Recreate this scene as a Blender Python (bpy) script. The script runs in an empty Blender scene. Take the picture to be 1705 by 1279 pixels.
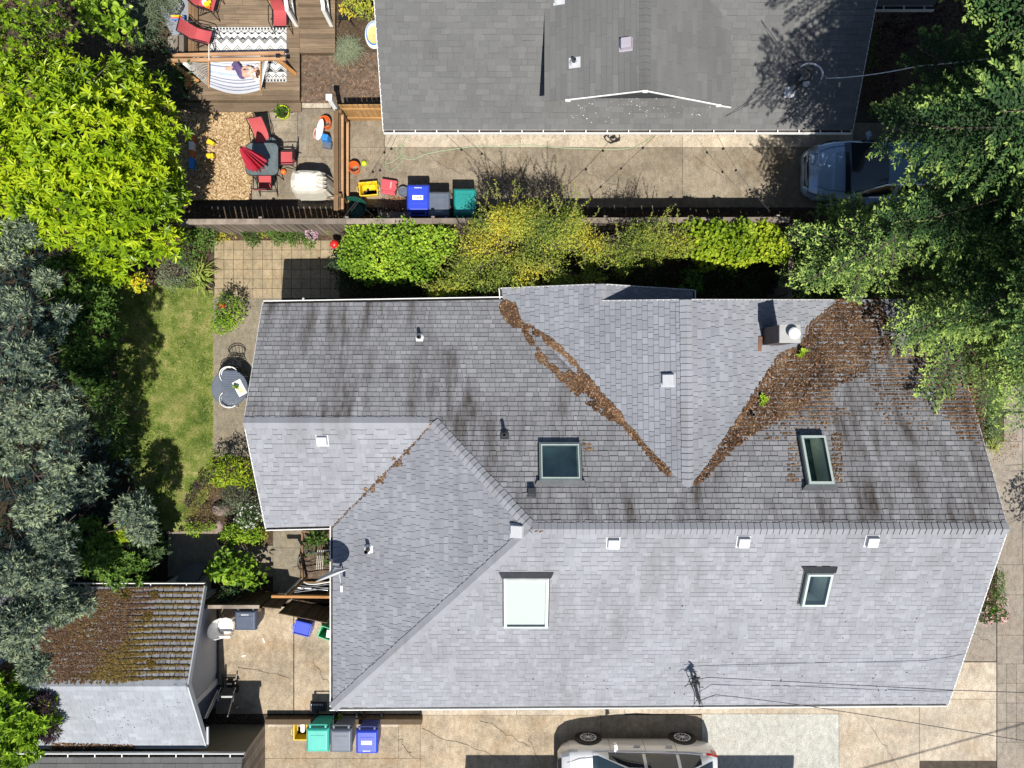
import bpy, bmesh, math, random
import numpy as np
from mathutils import Vector, Matrix

# ------------------------------------------------------------------ camera, light, exposure
S = bpy.context.scene
COL = S.collection
H = 21.5                      # drone height, metres
FPX = 1183.0                  # focal length in photo pixels (1705 wide)
cam_d = bpy.data.cameras.new('drone_camera')
cam_d.sensor_width = 36.0
cam_d.lens = 36.0 * FPX / 1705.0
cam_d.clip_start = 0.1
cam_d.clip_end = 500
cam = bpy.data.objects.new('drone_camera', cam_d)
cam.location = (0, 0, H)
COL.objects.link(cam)
S.camera = cam

SUN_TO = Vector((0.12, -0.57, 1.0)).normalized()
wd = bpy.data.worlds.new('World'); S.world = wd; wd.use_nodes = True
_n = wd.node_tree.nodes; _l = wd.node_tree.links
sky = _n.new('ShaderNodeTexSky'); sky.sky_type = 'NISHITA'; sky.sun_disc = False
sky.sun_elevation = math.asin(SUN_TO.z); sky.sun_rotation = math.radians(168)
sky.altitude = 50; sky.air_density = 1.0; sky.dust_density = 0.6; sky.ozone_density = 1.2
bg = _n['Background']; _l.new(sky.outputs[0], bg.inputs[0]); bg.inputs[1].default_value = 0.075
sun_d = bpy.data.lights.new('sun', 'SUN'); sun_d.energy = 5.0; sun_d.angle = math.radians(0.5)
sun_d.color = (1.0, 0.955, 0.88)
sun = bpy.data.objects.new('sun', sun_d); COL.objects.link(sun)
sun.rotation_euler = (-SUN_TO).to_track_quat('-Z', 'Y').to_euler()
sun.location = (5, -20, 40)
S.view_settings.view_transform = 'Standard'; S.view_settings.look = 'None'
S.view_settings.exposure = 0.42; S.view_settings.gamma = 1.0
S.render.engine = 'CYCLES'
S.cycles.max_bounces = 6; S.cycles.diffuse_bounces = 3; S.cycles.glossy_bounces = 3
S.cycles.transparent_max_bounces = 8; S.cycles.transmission_bounces = 3
S.cycles.use_adaptive_sampling = True; S.cycles.adaptive_threshold = 0.015
S.cycles.use_denoising = True
S.cycles.caustics_reflective = False; S.cycles.caustics_refractive = False

R = random.Random(7)
RN = np.random.default_rng(11)

def P(px, py, z=0.0):
    """point at height z that the photo shows at pixel px, py"""
    k = (H - z) / FPX
    return Vector(((px - 852.5) * k, (639.5 - py) * k, z))
def lerp(a, b, t): return a + (b - a) * t

# ------------------------------------------------------------------ object helpers
def wl(o):
    v = Vector((0, 0, 0))
    while o is not None:
        v = v + o.location; o = o.parent
    return v
def tag(o, label, cat, group=None):
    o['label'] = label; o['category'] = cat
    if group: o['group'] = group
    return o
def thing(name, label, cat, loc=(0, 0, 0), rz=0.0, group=None):
    o = bpy.data.objects.new(name, None); COL.objects.link(o)
    o.location = loc; o.rotation_euler = (0, 0, rz); o.empty_display_size = 0.2
    return tag(o, label, cat, group)
def copy_tree(o, parent=None):
    c = o.copy(); COL.objects.link(c); c.parent = parent
    for ch in list(o.children): copy_tree(ch, c)
    return c
def np_mesh(name, V, faces, mat, parent=None, tint=None, smooth=False, mats=None, mi=None, local=False):
    """V (n,3); faces: (m,k) array or list of index tuples; tint: per-face float attribute"""
    V = np.asarray(V, dtype=np.float64)
    if parent is not None and not local:
        V = V - np.array(wl(parent))
    me = bpy.data.meshes.new(name)
    if isinstance(faces, np.ndarray):
        m, k = faces.shape
        loops = faces.reshape(-1).astype(np.int32)
        starts = np.arange(m, dtype=np.int32) * k
    else:
        m = len(faces)
        cnt = np.array([len(f) for f in faces], dtype=np.int32)
        loops = np.array([i for f in faces for i in f], dtype=np.int32)
        starts = np.concatenate([[0], np.cumsum(cnt)[:-1]]).astype(np.int32) if m else np.zeros(0, np.int32)
    me.vertices.add(len(V)); me.vertices.foreach_set('co', V.reshape(-1).astype(np.float32))
    me.loops.add(len(loops)); me.loops.foreach_set('vertex_index', loops)
    me.polygons.add(m); me.polygons.foreach_set('loop_start', starts)
    me.update(calc_edges=True); me.validate(verbose=False)
    if tint is not None:
        t = np.asarray(tint, dtype=np.float32)
        if len(t) == len(me.polygons):
            a = me.attributes.new('tint', 'FLOAT', 'FACE'); a.data.foreach_set('value', t)
    for mm in (mats or [mat]): me.materials.append(mm)
    if mi is not None: me.polygons.foreach_set('material_index', np.asarray(mi, dtype=np.int32))
    me.polygons.foreach_set('use_smooth', np.full(len(me.polygons), bool(smooth)))
    o = bpy.data.objects.new(name, me); COL.objects.link(o)
    if parent is not None: o.parent = parent
    return o

class MB:
    """collects shapes, then links them as one mesh object"""
    def __init__(s): s.v = []; s.f = []; s.t = []
    def add(s, vs, fs, tint=0.5):
        b = len(s.v); s.v += [tuple(x) for x in vs]
        for f in fs: s.f.append(tuple(b + i for i in f)); s.t.append(tint)
        return s
    def box(s, c, d, rz=0.0, M=None, tint=0.5, taper=1.0):
        x, y, z = (k / 2 for k in d)
        vs = [Vector((sx * x * (taper if sz > 0 else 1), sy * y * (taper if sz > 0 else 1), sz * z)) for sz in (-1, 1) for sx, sy in ((-1, -1), (1, -1), (1, 1), (-1, 1))]
        if M is None: M = Matrix.Rotation(rz, 3, 'Z')
        vs = [M @ v + Vector(c) for v in vs]
        return s.add(vs, [(3, 2, 1, 0), (4, 5, 6, 7), (0, 1, 5, 4), (1, 2, 6, 5), (2, 3, 7, 6), (3, 0, 4, 7)], tint)
    def bbox(s, a, b, tint=0.5):
        a = Vector(a); b = Vector(b)
        return s.box((a + b) / 2, [abs(b[i] - a[i]) for i in range(3)], tint=tint)
    def beam(s, a, b, w, h, tint=0.5):
        """rectangular bar from a to b"""
        a = Vector(a); b = Vector(b); d = b - a; L = d.length
        if L < 1e-6: return s
        q = d.to_track_quat('X', 'Z').to_matrix()
        return s.box((a + b) / 2, (L, w, h), M=q, tint=tint)
    def tube(s, pts, r, n=6, cap=True, tint=0.5):
        pts = [Vector(p) for p in pts]
        if not isinstance(r, (list, tuple)): r = [r] * len(pts)
        rings = []; ref = None
        for i, p in enumerate(pts):
            d = (pts[min(i + 1, len(pts) - 1)] - pts[max(i - 1, 0)])
            d = d.normalized() if d.length > 1e-9 else Vector((0, 0, 1))
            if ref is None: ref = d.orthogonal().normalized()
            ref = (ref - d * ref.dot(d))
            ref = ref.normalized() if ref.length > 1e-6 else d.orthogonal().normalized()
            bi = d.cross(ref)
            rings.append([p + (ref * math.cos(2 * math.pi * k / n) + bi * math.sin(2 * math.pi * k / n)) * r[i] for k in range(n)])
        vs = [v for rg in rings for v in rg]; fs = []
        for i in range(len(pts) - 1):
            for k in range(n):
                k2 = (k + 1) % n
                fs.append((i * n + k, i * n + k2, (i + 1) * n + k2, (i + 1) * n + k))
        if cap:
            fs.append(tuple(reversed(range(n)))); fs.append(tuple((len(pts) - 1) * n + k for k in range(n)))
        return s.add(vs, fs, tint)
    def lathe(s, prof, c=(0, 0, 0), n=20, M=None, tint=0.5, sx=1.0, sy=1.0):
        """prof: list of (r, z)"""
        vs = []; fs = []
        for r, z in prof:
            for k in range(n):
                a = 2 * math.pi * k / n
                v = Vector((r * math.cos(a) * sx, r * math.sin(a) * sy, z))
                if M is not None: v = M @ v
                vs.append(v + Vector(c))
        for i in range(len(prof) - 1):
            for k in range(n):
                k2 = (k + 1) % n
                fs.append((i * n + k, i * n + k2, (i + 1) * n + k2, (i + 1) * n + k))
        return s.add(vs, fs, tint)
    def poly(s, pts, tint=0.5): return s.add(pts, [tuple(range(len(pts)))], tint)
    def prism(s, pts, h, tint=0.5):
        """polygon extruded down by h (pts counter-clockwise from above)"""
        n = len(pts); a = [Vector(p) for p in pts]; b = [p - Vector((0, 0, h)) for p in a]
        fs = [tuple(range(n)), tuple(n + i for i in reversed(range(n)))]
        for i in range(n):
            j = (i + 1) % n; fs.append((i, n + i, n + j, j))
        return s.add(a + b, fs, tint)
    def build(s, name, mat, parent=None, smooth=False, local=False, bevel=0.0):
        o = np_mesh(name, np.array(s.v), s.f, mat, parent, s.t, smooth, local=local)
        if bevel > 0:
            bm = bmesh.new(); bm.from_mesh(o.data)
            bmesh.ops.remove_doubles(bm, verts=bm.verts, dist=1e-5)
            bmesh.ops.bevel(bm, geom=[e for e in bm.edges if len(e.link_faces) == 2 and e.calc_face_angle(0) > 0.5], offset=bevel, segments=2, affect='EDGES', profile=0.6)
            bm.to_mesh(o.data); bm.free()
        return o
def struct(o): o['kind'] = 'structure'; return o
def stuff(o): o['kind'] = 'stuff'; return o

# ------------------------------------------------------------------ materials
def lin(h):
    """sRGB 0..255 triple -> linear"""
    r = []
    for c in h:
        c = c / 255.0
        r.append(c / 12.92 if c <= 0.04045 else ((c + 0.055) / 1.055) ** 2.4)
    return tuple(r)
class NT:
    def __init__(s, name):
        s.m = bpy.data.materials.new(name); s.m.use_nodes = True
        s.t = s.m.node_tree; s.b = s.t.nodes['Principled BSDF']; s.out = s.t.nodes['Material Output']
    def n(s, typ, **kw):
        o = s.t.nodes.new('ShaderNode' + typ)
        for k, v in kw.items(): setattr(o, k, v)
        return o
    def l(s, a, b): s.t.links.new(a, b)
    def pos(s):
        return s.n('NewGeometry').outputs['Position']
    def noise(s, scale, detail=4, rough=0.55, vec=None, stretch=None):
        v = vec if vec is not None else s.pos()
        if stretch:
            mp = s.n('Mapping'); mp.inputs['Scale'].default_value = stretch; s.l(v, mp.inputs['Vector']); v = mp.outputs[0]
        t = s.n('TexNoise'); t.inputs['Scale'].default_value = scale; t.inputs['Detail'].default_value = detail
        t.inputs['Roughness'].default_value = rough; s.l(v, t.inputs['Vector'])
        return t.outputs['Fac']
    def ramp(s, fac, stops):
        r = s.n('ValToRGB'); el = r.color_ramp.elements
        while len(el) < len(stops): el.new(0.5)
        for e, (p, c) in zip(el, stops):
            e.position = p; e.color = (c[0], c[1], c[2], 1) if isinstance(c, (tuple, list)) else (c, c, c, 1)
        s.l(fac, r.inputs[0]); return r.outputs[0]
    def mix(s, fac, a, b, mode='MIX'):
        m = s.n('Mix', data_type='RGBA', blend_type=mode)
        for sock, v in ((m.inputs[0], fac), (m.inputs[6], a), (m.inputs[7], b)):
            if hasattr(v, 'is_output'): s.l(v, sock)
            elif isinstance(v, (tuple, list)): sock.default_value = (v[0], v[1], v[2], 1)
            else: sock.default_value = v if sock.type == 'VALUE' else (v, v, v, 1)
        return m.outputs[2]
    def attr(s, name='tint'):
        return s.n('Attribute', attribute_name=name).outputs['Fac']
    def math(s, op, a, b=0.0):
        m = s.n('Math', operation=op)
        for sock, v in ((m.inputs[0], a), (m.inputs[1], b)):
            if hasattr(v, 'is_output'): s.l(v, sock)
            else: sock.default_value = v
        return m.outputs[0]
    def col(s, c):
        if hasattr(c, 'is_output'): s.l(c, s.b.inputs['Base Color'])
        else: s.b.inputs['Base Color'].default_value = (c[0], c[1], c[2], 1)
    def bump(s, h, strength=0.4, dist=0.02):
        b = s.n('Bump'); b.inputs['Strength'].default_value = strength; b.inputs['Distance'].default_value = dist
        s.l(h, b.inputs['Height']); s.l(b.outputs[0], s.b.inputs['Normal'])
    def set(s, rough=None, metal=None, coat=None, spec=None):
        if rough is not None: s.b.inputs['Roughness'].default_value = rough
        if metal is not None: s.b.inputs['Metallic'].default_value = metal
        if coat is not None: s.b.inputs['Coat Weight'].default_value = coat; s.b.inputs['Coat Roughness'].default_value = 0.03
        if spec is not None: s.b.inputs['Specular IOR Level'].default_value = spec
        return s
def plain(name, c, rough=0.6, metal=0.0, coat=None, var=0.12, scale=6.0, spec=None):
    """one material colour with soft irregular wear"""
    m = NT(name); f = m.noise(scale, 5, 0.6)
    a = tuple(max(0, x * (1 - var)) for x in c); b = tuple(min(1, x * (1 + var)) for x in c)
    m.col(m.ramp(f, [(0.3, a), (0.7, b)])); m.set(rough, metal, coat, spec)
    return m.m
def shingle_mat(name, lo, hi, stain=None, stain_amt=0.0, stretch=(2.2, 0.35, 0.35), fine=0.12, slate=0.0):
    m = NT(name); t = m.attr()
    c = m.ramp(t, [(0.0, (0.035, 0.035, 0.04)), (0.09, lo), (0.8, tuple(lerp(a, b, 0.6) for a, b in zip(lo, hi))), (1.0, hi)])  # darkest stop paints the shade at butt edges of tabs and caps
    g = m.noise(95, 2, 0.7); c = m.mix(fine, c, m.ramp(g, [(0.3, 0.02), (0.7, 0.75)]), 'OVERLAY')
    w = m.noise(0.55, 4, 0.55); c = m.mix(0.28, c, m.ramp(w, [(0.35, 0.36), (0.65, 0.62)]), 'OVERLAY')
    if stain:
        s1 = m.noise(1.6, 5, 0.62, stretch=stretch); s2 = m.noise(0.42, 3, 0.5)
        k = m.math('MULTIPLY', m.ramp(s1, [(0.41, 0.0), (0.66, 1.0)]), m.ramp(s2, [(0.40, 0.0), (0.56, 1.0)]))
        k = m.math('MULTIPLY', k, stain_amt)
        c = m.mix(k, c, stain)
    m.col(c); m.set(0.95, spec=0.2)
    m.bump(m.noise(160, 2, 0.6), 0.25, 0.006)
    return m.m
def leaf_mat(name, dark, mid, light, trans=0.25, rough=0.6, spec=0.22):
    m = NT(name); t = m.attr()
    c = m.ramp(t, [(0.0, dark), (0.5, mid), (1.0, light)])
    m.col(c); m.set(rough, spec=spec)
    tr = m.n('BsdfTranslucent'); m.l(m.mix(0.35, c, (0.55, 0.75, 0.05), 'SOFT_LIGHT'), tr.inputs[0])
    mx = m.n('MixShader'); mx.inputs[0].default_value = trans
    m.l(m.b.outputs[0], mx.inputs[1]); m.l(tr.outputs[0], mx.inputs[2]); m.l(mx.outputs[0], m.out.inputs[0])
    return m.m
def concrete_mat(name, c, dark=0.45, stain=0.5, warm=(0.30, 0.20, 0.11), rough=0.9, blot=0.9):
    m = NT(name); t = m.attr()
    base = m.mix(t, tuple(x * 0.88 for x in c), tuple(min(1, x * 1.1) for x in c))
    a = m.noise(0.9, 7, 0.68); k = m.ramp(a, [(0.36, 1.0), (0.58, 0.0)])
    base = m.mix(m.math('MULTIPLY', k, stain), base, tuple(x * dark for x in c))
    b = m.noise(blot, 5, 0.6, stretch=(1.0, 1.6, 1)); base = m.mix(m.math('MULTIPLY', m.ramp(b, [(0.5, 0.0), (0.75, 1.0)]), stain * 0.8), base, warm)
    f = m.noise(30, 6, 0.8); base = m.mix(0.8, base, m.ramp(f, [(0.32, 0.2), (0.68, 0.76)]), 'OVERLAY')
    v = m.noise(6, 7, 0.75, stretch=(1.4, .8, 1)); base = m.mix(0.6, base, m.ramp(v, [(0.32, 0.28), (0.66, 0.66)]), 'OVERLAY')
    m.col(base); m.set(rough, spec=0.25); m.bump(f, 0.2, 0.01)
    return m.m
def wood_mat(name, c, dark=0.5, along=(0.6, 14, 14), tintvar=0.3, rough=0.8):
    m = NT(name); t = m.attr()
    base = m.mix(t, tuple(x * (1 - tintvar) for x in c), tuple(min(1, x * (1 + tintvar)) for x in c))
    g = m.noise(3.0, 5, 0.65, stretch=along)
    base = m.mix(m.ramp(g, [(0.38, 0.75), (0.6, 0.0)]), base, tuple(x * dark for x in c))
    w = m.noise(1.3, 4, 0.6); base = m.mix(0.35, base, m.ramp(w, [(0.35, 0.3), (0.65, 0.7)]), 'OVERLAY')
    m.col(base); m.set(rough, spec=0.3); return m.m
def soil_mat(name, a, b, c, scale=14):
    m = NT(name); f = m.noise(scale, 8, 0.75)
    col = m.ramp(f, [(0.3, a), (0.5, b), (0.68, c)])
    w = m.noise(0.8, 4, 0.6); col = m.mix(0.4, col, m.ramp(w, [(0.35, 0.25), (0.65, 0.7)]), 'OVERLAY')
    m.col(col); m.set(1.0, spec=0.1); m.bump(f, 0.8, 0.04); return m.m
def tint_mat(name, stops, rough=0.9, spec=0.2):
    m = NT(name); m.col(m.ramp(m.attr(), stops)); m.set(rough, spec=spec); return m.m
def glass_mat(name, tintc=(0.86, 0.96, 0.94), refl=0.10, rough=0.02):
    m = NT(name); tr = m.n('BsdfTransparent'); tr.inputs[0].default_value = (*tintc, 1)
    g = m.n('BsdfGlossy'); g.inputs[0].default_value = (1, 1, 1, 1); g.inputs['Roughness'].default_value = rough
    f = m.n('Fresnel'); f.inputs[0].default_value = 1.5
    k = m.math('ADD', f.outputs[0], refl)
    mx = m.n('MixShader'); m.l(k, mx.inputs[0]); m.l(tr.outputs[0], mx.inputs[1]); m.l(g.outputs[0], mx.inputs[2])
    m.l(mx.outputs[0], m.out.inputs[0]); return m.m

M = {}
M['roof_s'] = shingle_mat('grey_shingle_clean', (0.242, 0.25, 0.274), (0.292, 0.301, 0.33), (0.15, 0.148, 0.15), 0.42)
M['roof_n'] = shingle_mat('grey_shingle_weathered', (0.19, 0.192, 0.204), (0.258, 0.26, 0.274), (0.05, 0.04, 0.034), 0.92)
M['roof_w'] = shingle_mat('grey_shingle_side', (0.212, 0.223, 0.25), (0.268, 0.28, 0.308), (0.13, 0.125, 0.13), 0.3)
M['roof_nb'] = shingle_mat('grey_laminated_shingle', (0.130, 0.131, 0.130), (0.158, 0.158, 0.155), (0.10, 0.098, 0.095), 0.3, fine=0.3)
M['roof_gar'] = shingle_mat('pale_grey_shingle', (0.27, 0.29, 0.32), (0.33, 0.35, 0.385), (0.14, 0.14, 0.14), 0.3)
M['under'] = plain('roofing_felt', (0.028, 0.028, 0.03), 0.95)
M['moss'] = tint_mat('dry_brown_moss', [(0.0, (0.032, 0.019, 0.012)), (0.45, (0.10, 0.062, 0.039)), (0.75, (0.155, 0.095, 0.056)), (1.0, (0.26, 0.185, 0.11))], 1.0, 0.05)
M['moss_y'] = tint_mat('golden_moss', [(0.0, (0.045, 0.032, 0.012)), (0.5, (0.125, 0.085, 0.024)), (1.0, (0.25, 0.19, 0.08))], 1.0, 0.05)
M['white'] = plain('white_paint', (0.78, 0.78, 0.76), 0.45, var=0.06)
M['white_old'] = plain('weathered_white_paint', (0.66, 0.66, 0.64), 0.55, var=0.14)
M['gutter_in'] = plain('gutter_grime', (0.055, 0.045, 0.04), 0.9, var=0.5)
M['wall'] = plain('pale_siding', (0.55, 0.54, 0.50), 0.7, var=0.06)
M['wall_grey'] = plain('grey_blue_siding', (0.42, 0.44, 0.47), 0.65, var=0.06)
M['wall_olive'] = plain('olive_siding', (0.20, 0.19, 0.13), 0.75, var=0.1)
M['metal'] = plain('galvanised_metal', (0.42, 0.43, 0.44), 0.4, 0.7, var=0.15)
M['lead'] = plain('dark_flashing', (0.06, 0.065, 0.07), 0.5, 0.3, var=0.2)
M['black'] = plain('black_plastic', (0.018, 0.018, 0.02), 0.45, var=0.2)
M['black_metal'] = plain('black_metal_frame', (0.02, 0.021, 0.023), 0.4, 0.3, var=0.2)
M['vent'] = plain('vent_metal', (0.50, 0.51, 0.53), 0.5, 0.1, var=0.05)
M['vent_mauve'] = plain('dusty_vent_metal', (0.36, 0.33, 0.38), 0.6, var=0.06)
M['chimney'] = plain('dark_brown_siding', (0.075, 0.055, 0.055), 0.75, var=0.2)
M['cap'] = plain('chimney_cap_concrete', (0.34, 0.34, 0.33), 0.8, var=0.08)
M['sky_frame'] = plain('pale_green_frame', (0.42, 0.48, 0.455), 0.4, var=0.06)
M['sky_clad'] = plain('grey_green_cladding', (0.16, 0.20, 0.20), 0.4, 0.2, var=0.1)
M['shaft'] = plain('plaster_shaft', (0.70, 0.74, 0.68), 0.9, var=0.04)
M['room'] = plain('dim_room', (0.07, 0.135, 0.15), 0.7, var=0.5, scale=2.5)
M['blind'] = plain('white_blind', (0.70, 0.635, 0.63), 0.6, var=0.02)
M['glass'] = glass_mat('window_glass')
M['conc'] = concrete_mat('tan_concrete', (0.40, 0.325, 0.23), 0.5, 0.8)
M['conc_dk'] = concrete_mat('grimy_concrete', (0.285, 0.24, 0.178), 0.5, 0.75, (0.17, 0.12, 0.066))
M['conc_pale'] = concrete_mat('pale_concrete', (0.50, 0.43, 0.335), 0.55, 0.6)
M['conc_new'] = concrete_mat('new_concrete', (0.43, 0.425, 0.385), 0.85, 0.35, (0.50, 0.44, 0.33))
M['conc_walk'] = concrete_mat('sidewalk_concrete', (0.275, 0.24, 0.20), 0.65, 0.5, (0.25, 0.19, 0.13))
M['conc_peb'] = concrete_mat('exposed_aggregate', (0.26, 0.225, 0.165), 0.6, 0.5, (0.17, 0.12, 0.07))
M['paver'] = concrete_mat('patio_paver', (0.345, 0.275, 0.175), 0.62, 0.55, (0.40, 0.29, 0.14), blot=2.0)
M['soil'] = soil_mat('garden_soil', (0.035, 0.024, 0.016), (0.075, 0.052, 0.034), (0.17, 0.125, 0.085))
M['soil_dk'] = soil_mat('dark_soil', (0.018, 0.014, 0.01), (0.04, 0.03, 0.02), (0.09, 0.065, 0.045))
M['soil_brick'] = soil_mat('leaf_strewn_paving', (0.06, 0.043, 0.032), (0.13, 0.095, 0.07), (0.24, 0.18, 0.13), 9)
M['chipbase'] = soil_mat('bark_mulch', (0.19, 0.11, 0.05), (0.36, 0.235, 0.115), (0.56, 0.42, 0.24), 20)
M['chips'] = tint_mat('wood_chips', [(0, (0.16, 0.09, 0.04)), (0.5, (0.42, 0.28, 0.14)), (1, (0.68, 0.54, 0.34))])
M['turf'] = soil_mat('turf', (0.06, 0.105, 0.018), (0.17, 0.20, 0.05), (0.34, 0.29, 0.13), 5)
M['deck'] = wood_mat('deck_boards', (0.215, 0.155, 0.10), 0.55)
M['fence'] = wood_mat('grey_fence_wood', (0.25, 0.205, 0.165), 0.5, (1, 1, 14))
M['fence_br'] = wood_mat('brown_fence_wood', (0.22, 0.135, 0.07), 0.45, (14, 14, 0.8))
M['fence_dk'] = wood_mat('dark_fence_wood', (0.12, 0.085, 0.05), 0.5, (14, 14, 0.8))
M['gold'] = wood_mat('golden_cedar', (0.40, 0.23, 0.09), 0.65, (14, 14, 0.7), 0.2)
M['beam'] = wood_mat('orange_timber', (0.46, 0.225, 0.08), 0.7, (0.5, 12, 12), 0.15)
M['stand'] = wood_mat('tan_timber', (0.45, 0.265, 0.14), 0.7, (0.5, 12, 12), 0.15)
M['bark'] = plain('bark', (0.09, 0.07, 0.055), 0.95, var=0.4, scale=18)
M['twig'] = plain('grey_twig', (0.16, 0.125, 0.09), 0.9, var=0.3)
M['joint'] = plain('joint_dirt', (0.06, 0.048, 0.035), 1.0, var=0.4)
M['tyre'] = plain('tyre_rubber', (0.014, 0.014, 0.014), 0.8)
M['rim'] = plain('alloy', (0.82, 0.82, 0.83), 0.3, 0.25, var=0.05)
M['rubber'] = plain('rubber_hose_black', (0.02, 0.02, 0.02), 0.55)
M['rock'] = plain('garden_rock', (0.23, 0.17, 0.15), 0.9, var=0.35, scale=9)
M['rust'] = plain('terracotta', (0.48, 0.15, 0.05), 0.7, var=0.2)
M['orange'] = plain('orange_plastic', (0.72, 0.15, 0.025), 0.4, var=0.06)
M['orange_in'] = plain('orange_plastic_inside', (0.60, 0.12, 0.02), 0.5, var=0.1)
M['sling'] = plain('red_sling_fabric', (0.43, 0.07, 0.075), 0.75, var=0.07)
M['umbr'] = plain('raspberry_fabric', (0.56, 0.035, 0.07), 0.75, var=0.1)
M['yellow'] = plain('yellow_plastic', (0.75, 0.52, 0.015), 0.45, var=0.06)
M['blue'] = plain('blue_plastic', (0.025, 0.06, 0.52), 0.42, var=0.08)
M['navy'] = plain('navy_plastic', (0.03, 0.045, 0.19), 0.45, var=0.1)
M['bluegrey'] = plain('slate_plastic', (0.105, 0.125, 0.165), 0.42, var=0.1)
M['slate'] = plain('dark_slate_plastic', (0.055, 0.075, 0.12), 0.45, var=0.1)
M['teal'] = plain('teal_plastic', (0.05, 0.42, 0.34), 0.45, var=0.08)
M['teal_dk'] = plain('deep_teal_plastic', (0.012, 0.23, 0.21), 0.45, var=0.1)
M['green_pl'] = plain('green_plastic', (0.08, 0.44, 0.22), 0.45, var=0.06)
M['lime_pl'] = plain('lime_glaze', (0.48, 0.60, 0.03), 0.35, var=0.06)
M['red'] = plain('red_paint', (0.60, 0.025, 0.02), 0.3, var=0.05)
M['toyred'] = plain('faded_red_plastic', (0.55, 0.08, 0.10), 0.5, var=0.1)
M['toyblue'] = plain('toy_blue', (0.03, 0.22, 0.62), 0.45)
M['pink_pl'] = plain('pink_plastic', (0.66, 0.33, 0.28), 0.5)
M['canvas'] = plain('beige_canvas', (0.56, 0.53, 0.45), 0.85, var=0.10)
M['canvas_w'] = plain('pale_canvas', (0.70, 0.70, 0.68), 0.85, var=0.05)  # paler than the rest of the canvas, for the top of the cover
M['tglass'] = plain('frosted_table_glass', (0.11, 0.135, 0.14), 0.18, var=0.25)
M['sedan'] = plain('steel_blue_car_paint', (0.42, 0.60, 0.82), 0.22, 0.25, 1.0, var=0.03)
M['suv'] = plain('silver_car_paint', (0.66, 0.67, 0.68), 0.3, 0.25, 1.0, var=0.02)
M['carglass'] = plain('tinted_car_glass', (0.012, 0.016, 0.02), 0.04, var=0.1, coat=1.0)
M['carglass_b'] = plain('tinted_windscreen', (0.02, 0.035, 0.045), 0.04, var=0.1, coat=1.0)
M['chrome'] = plain('chrome', (0.75, 0.75, 0.76), 0.12, 1.0, var=0.02)
M['lamp'] = plain('headlamp_lens', (0.35, 0.37, 0.40), 0.1, 0.4, 1.0)
M['tail'] = plain('tail_lamp_lens', (0.45, 0.02, 0.015), 0.15, coat=1.0)
M['skin'] = plain('skin', (0.58, 0.34, 0.24), 0.55, var=0.04)
M['hair'] = plain('brown_hair', (0.07, 0.03, 0.018), 0.6, var=0.3)
M['pants'] = plain('purple_cotton', (0.095, 0.065, 0.17), 0.85, var=0.12)
M['leaflitter'] = tint_mat('dead_leaves', [(0, (0.10, 0.045, 0.02)), (0.5, (0.26, 0.13, 0.07)), (1, (0.45, 0.30, 0.18))])
M['hose'] = plain('pale_green_hose', (0.24, 0.36, 0.20), 0.5, var=0.05)
M['cable'] = plain('black_cable', (0.02, 0.02, 0.022), 0.6)
M['cable_w'] = plain('pale_cable', (0.62, 0.62, 0.60), 0.5)
M['paper'] = plain('paper', (0.78, 0.76, 0.70), 0.7, var=0.03)
# ------------------------------------------------------------------ the ground
def gpoly(pts, z=0.0): return [P(x, y, 0) + Vector((0, 0, z)) for x, y in pts]
def ccw(pts):
    a = sum(pts[i].x * pts[(i + 1) % len(pts)].y - pts[(i + 1) % len(pts)].x * pts[i].y for i in range(len(pts)))
    return pts if a > 0 else pts[::-1]
def sheet(name, mat, polys, z, thick=0.05):
    mb = MB()
    for p in polys: mb.prism(ccw(gpoly(p, z)), thick, tint=R.random())
    return struct(mb.build(name, mat))
def rect(x0, y0, x1, y1, g=0.35): return [(x0 + g, y0 + g), (x1 - g, y0 + g), (x1 - g, y1 - g), (x0 + g, y1 - g)]

mb = MB(); mb.poly([(-60, -60, 0), (60, -60, 0), (60, 60, 0), (-60, 60, 0)])
struct(mb.build('ground', M['soil']))
# joints bed below slabs
sheet('driveway_bed', M['joint'], [rect(350, 180, 1900, 350, 0), rect(352, 400, 566, 500, 0), rect(436, 1005, 1900, 1420, 0), rect(352, 1005, 618, 1190, 0)], 0.006, 0.004)
# upper driveway (neighbour's)
g = 0.28
sheet('upper_driveway', M['conc_dk'], [rect(578, 246, 640, 346, g), rect(640, 246, 866, 346, g), rect(866, 246, 1136, 346, g), rect(1136, 246, 1420, 346, g), rect(1420, 205, 1660, 346, g), rect(1660, 205, 1900, 346, g),
      rect(578, 190, 641, 246, g)], 0.03)
sheet('driveway_apron', M['conc_pale'], [rect(641, 160, 866, 246, g), rect(866, 160, 1136, 246, g), rect(1136, 160, 1420, 246, g)], 0.034)
sheet('patio_slab', M['conc_dk'], [rect(496, 182, 578, 262, g), rect(496, 262, 578, 348, g), rect(420, 182, 496, 201, g), rect(420, 201, 496, 222, g), rect(420, 222, 496, 285, g), rect(420, 285, 496, 334, g)], 0.032)
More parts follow.
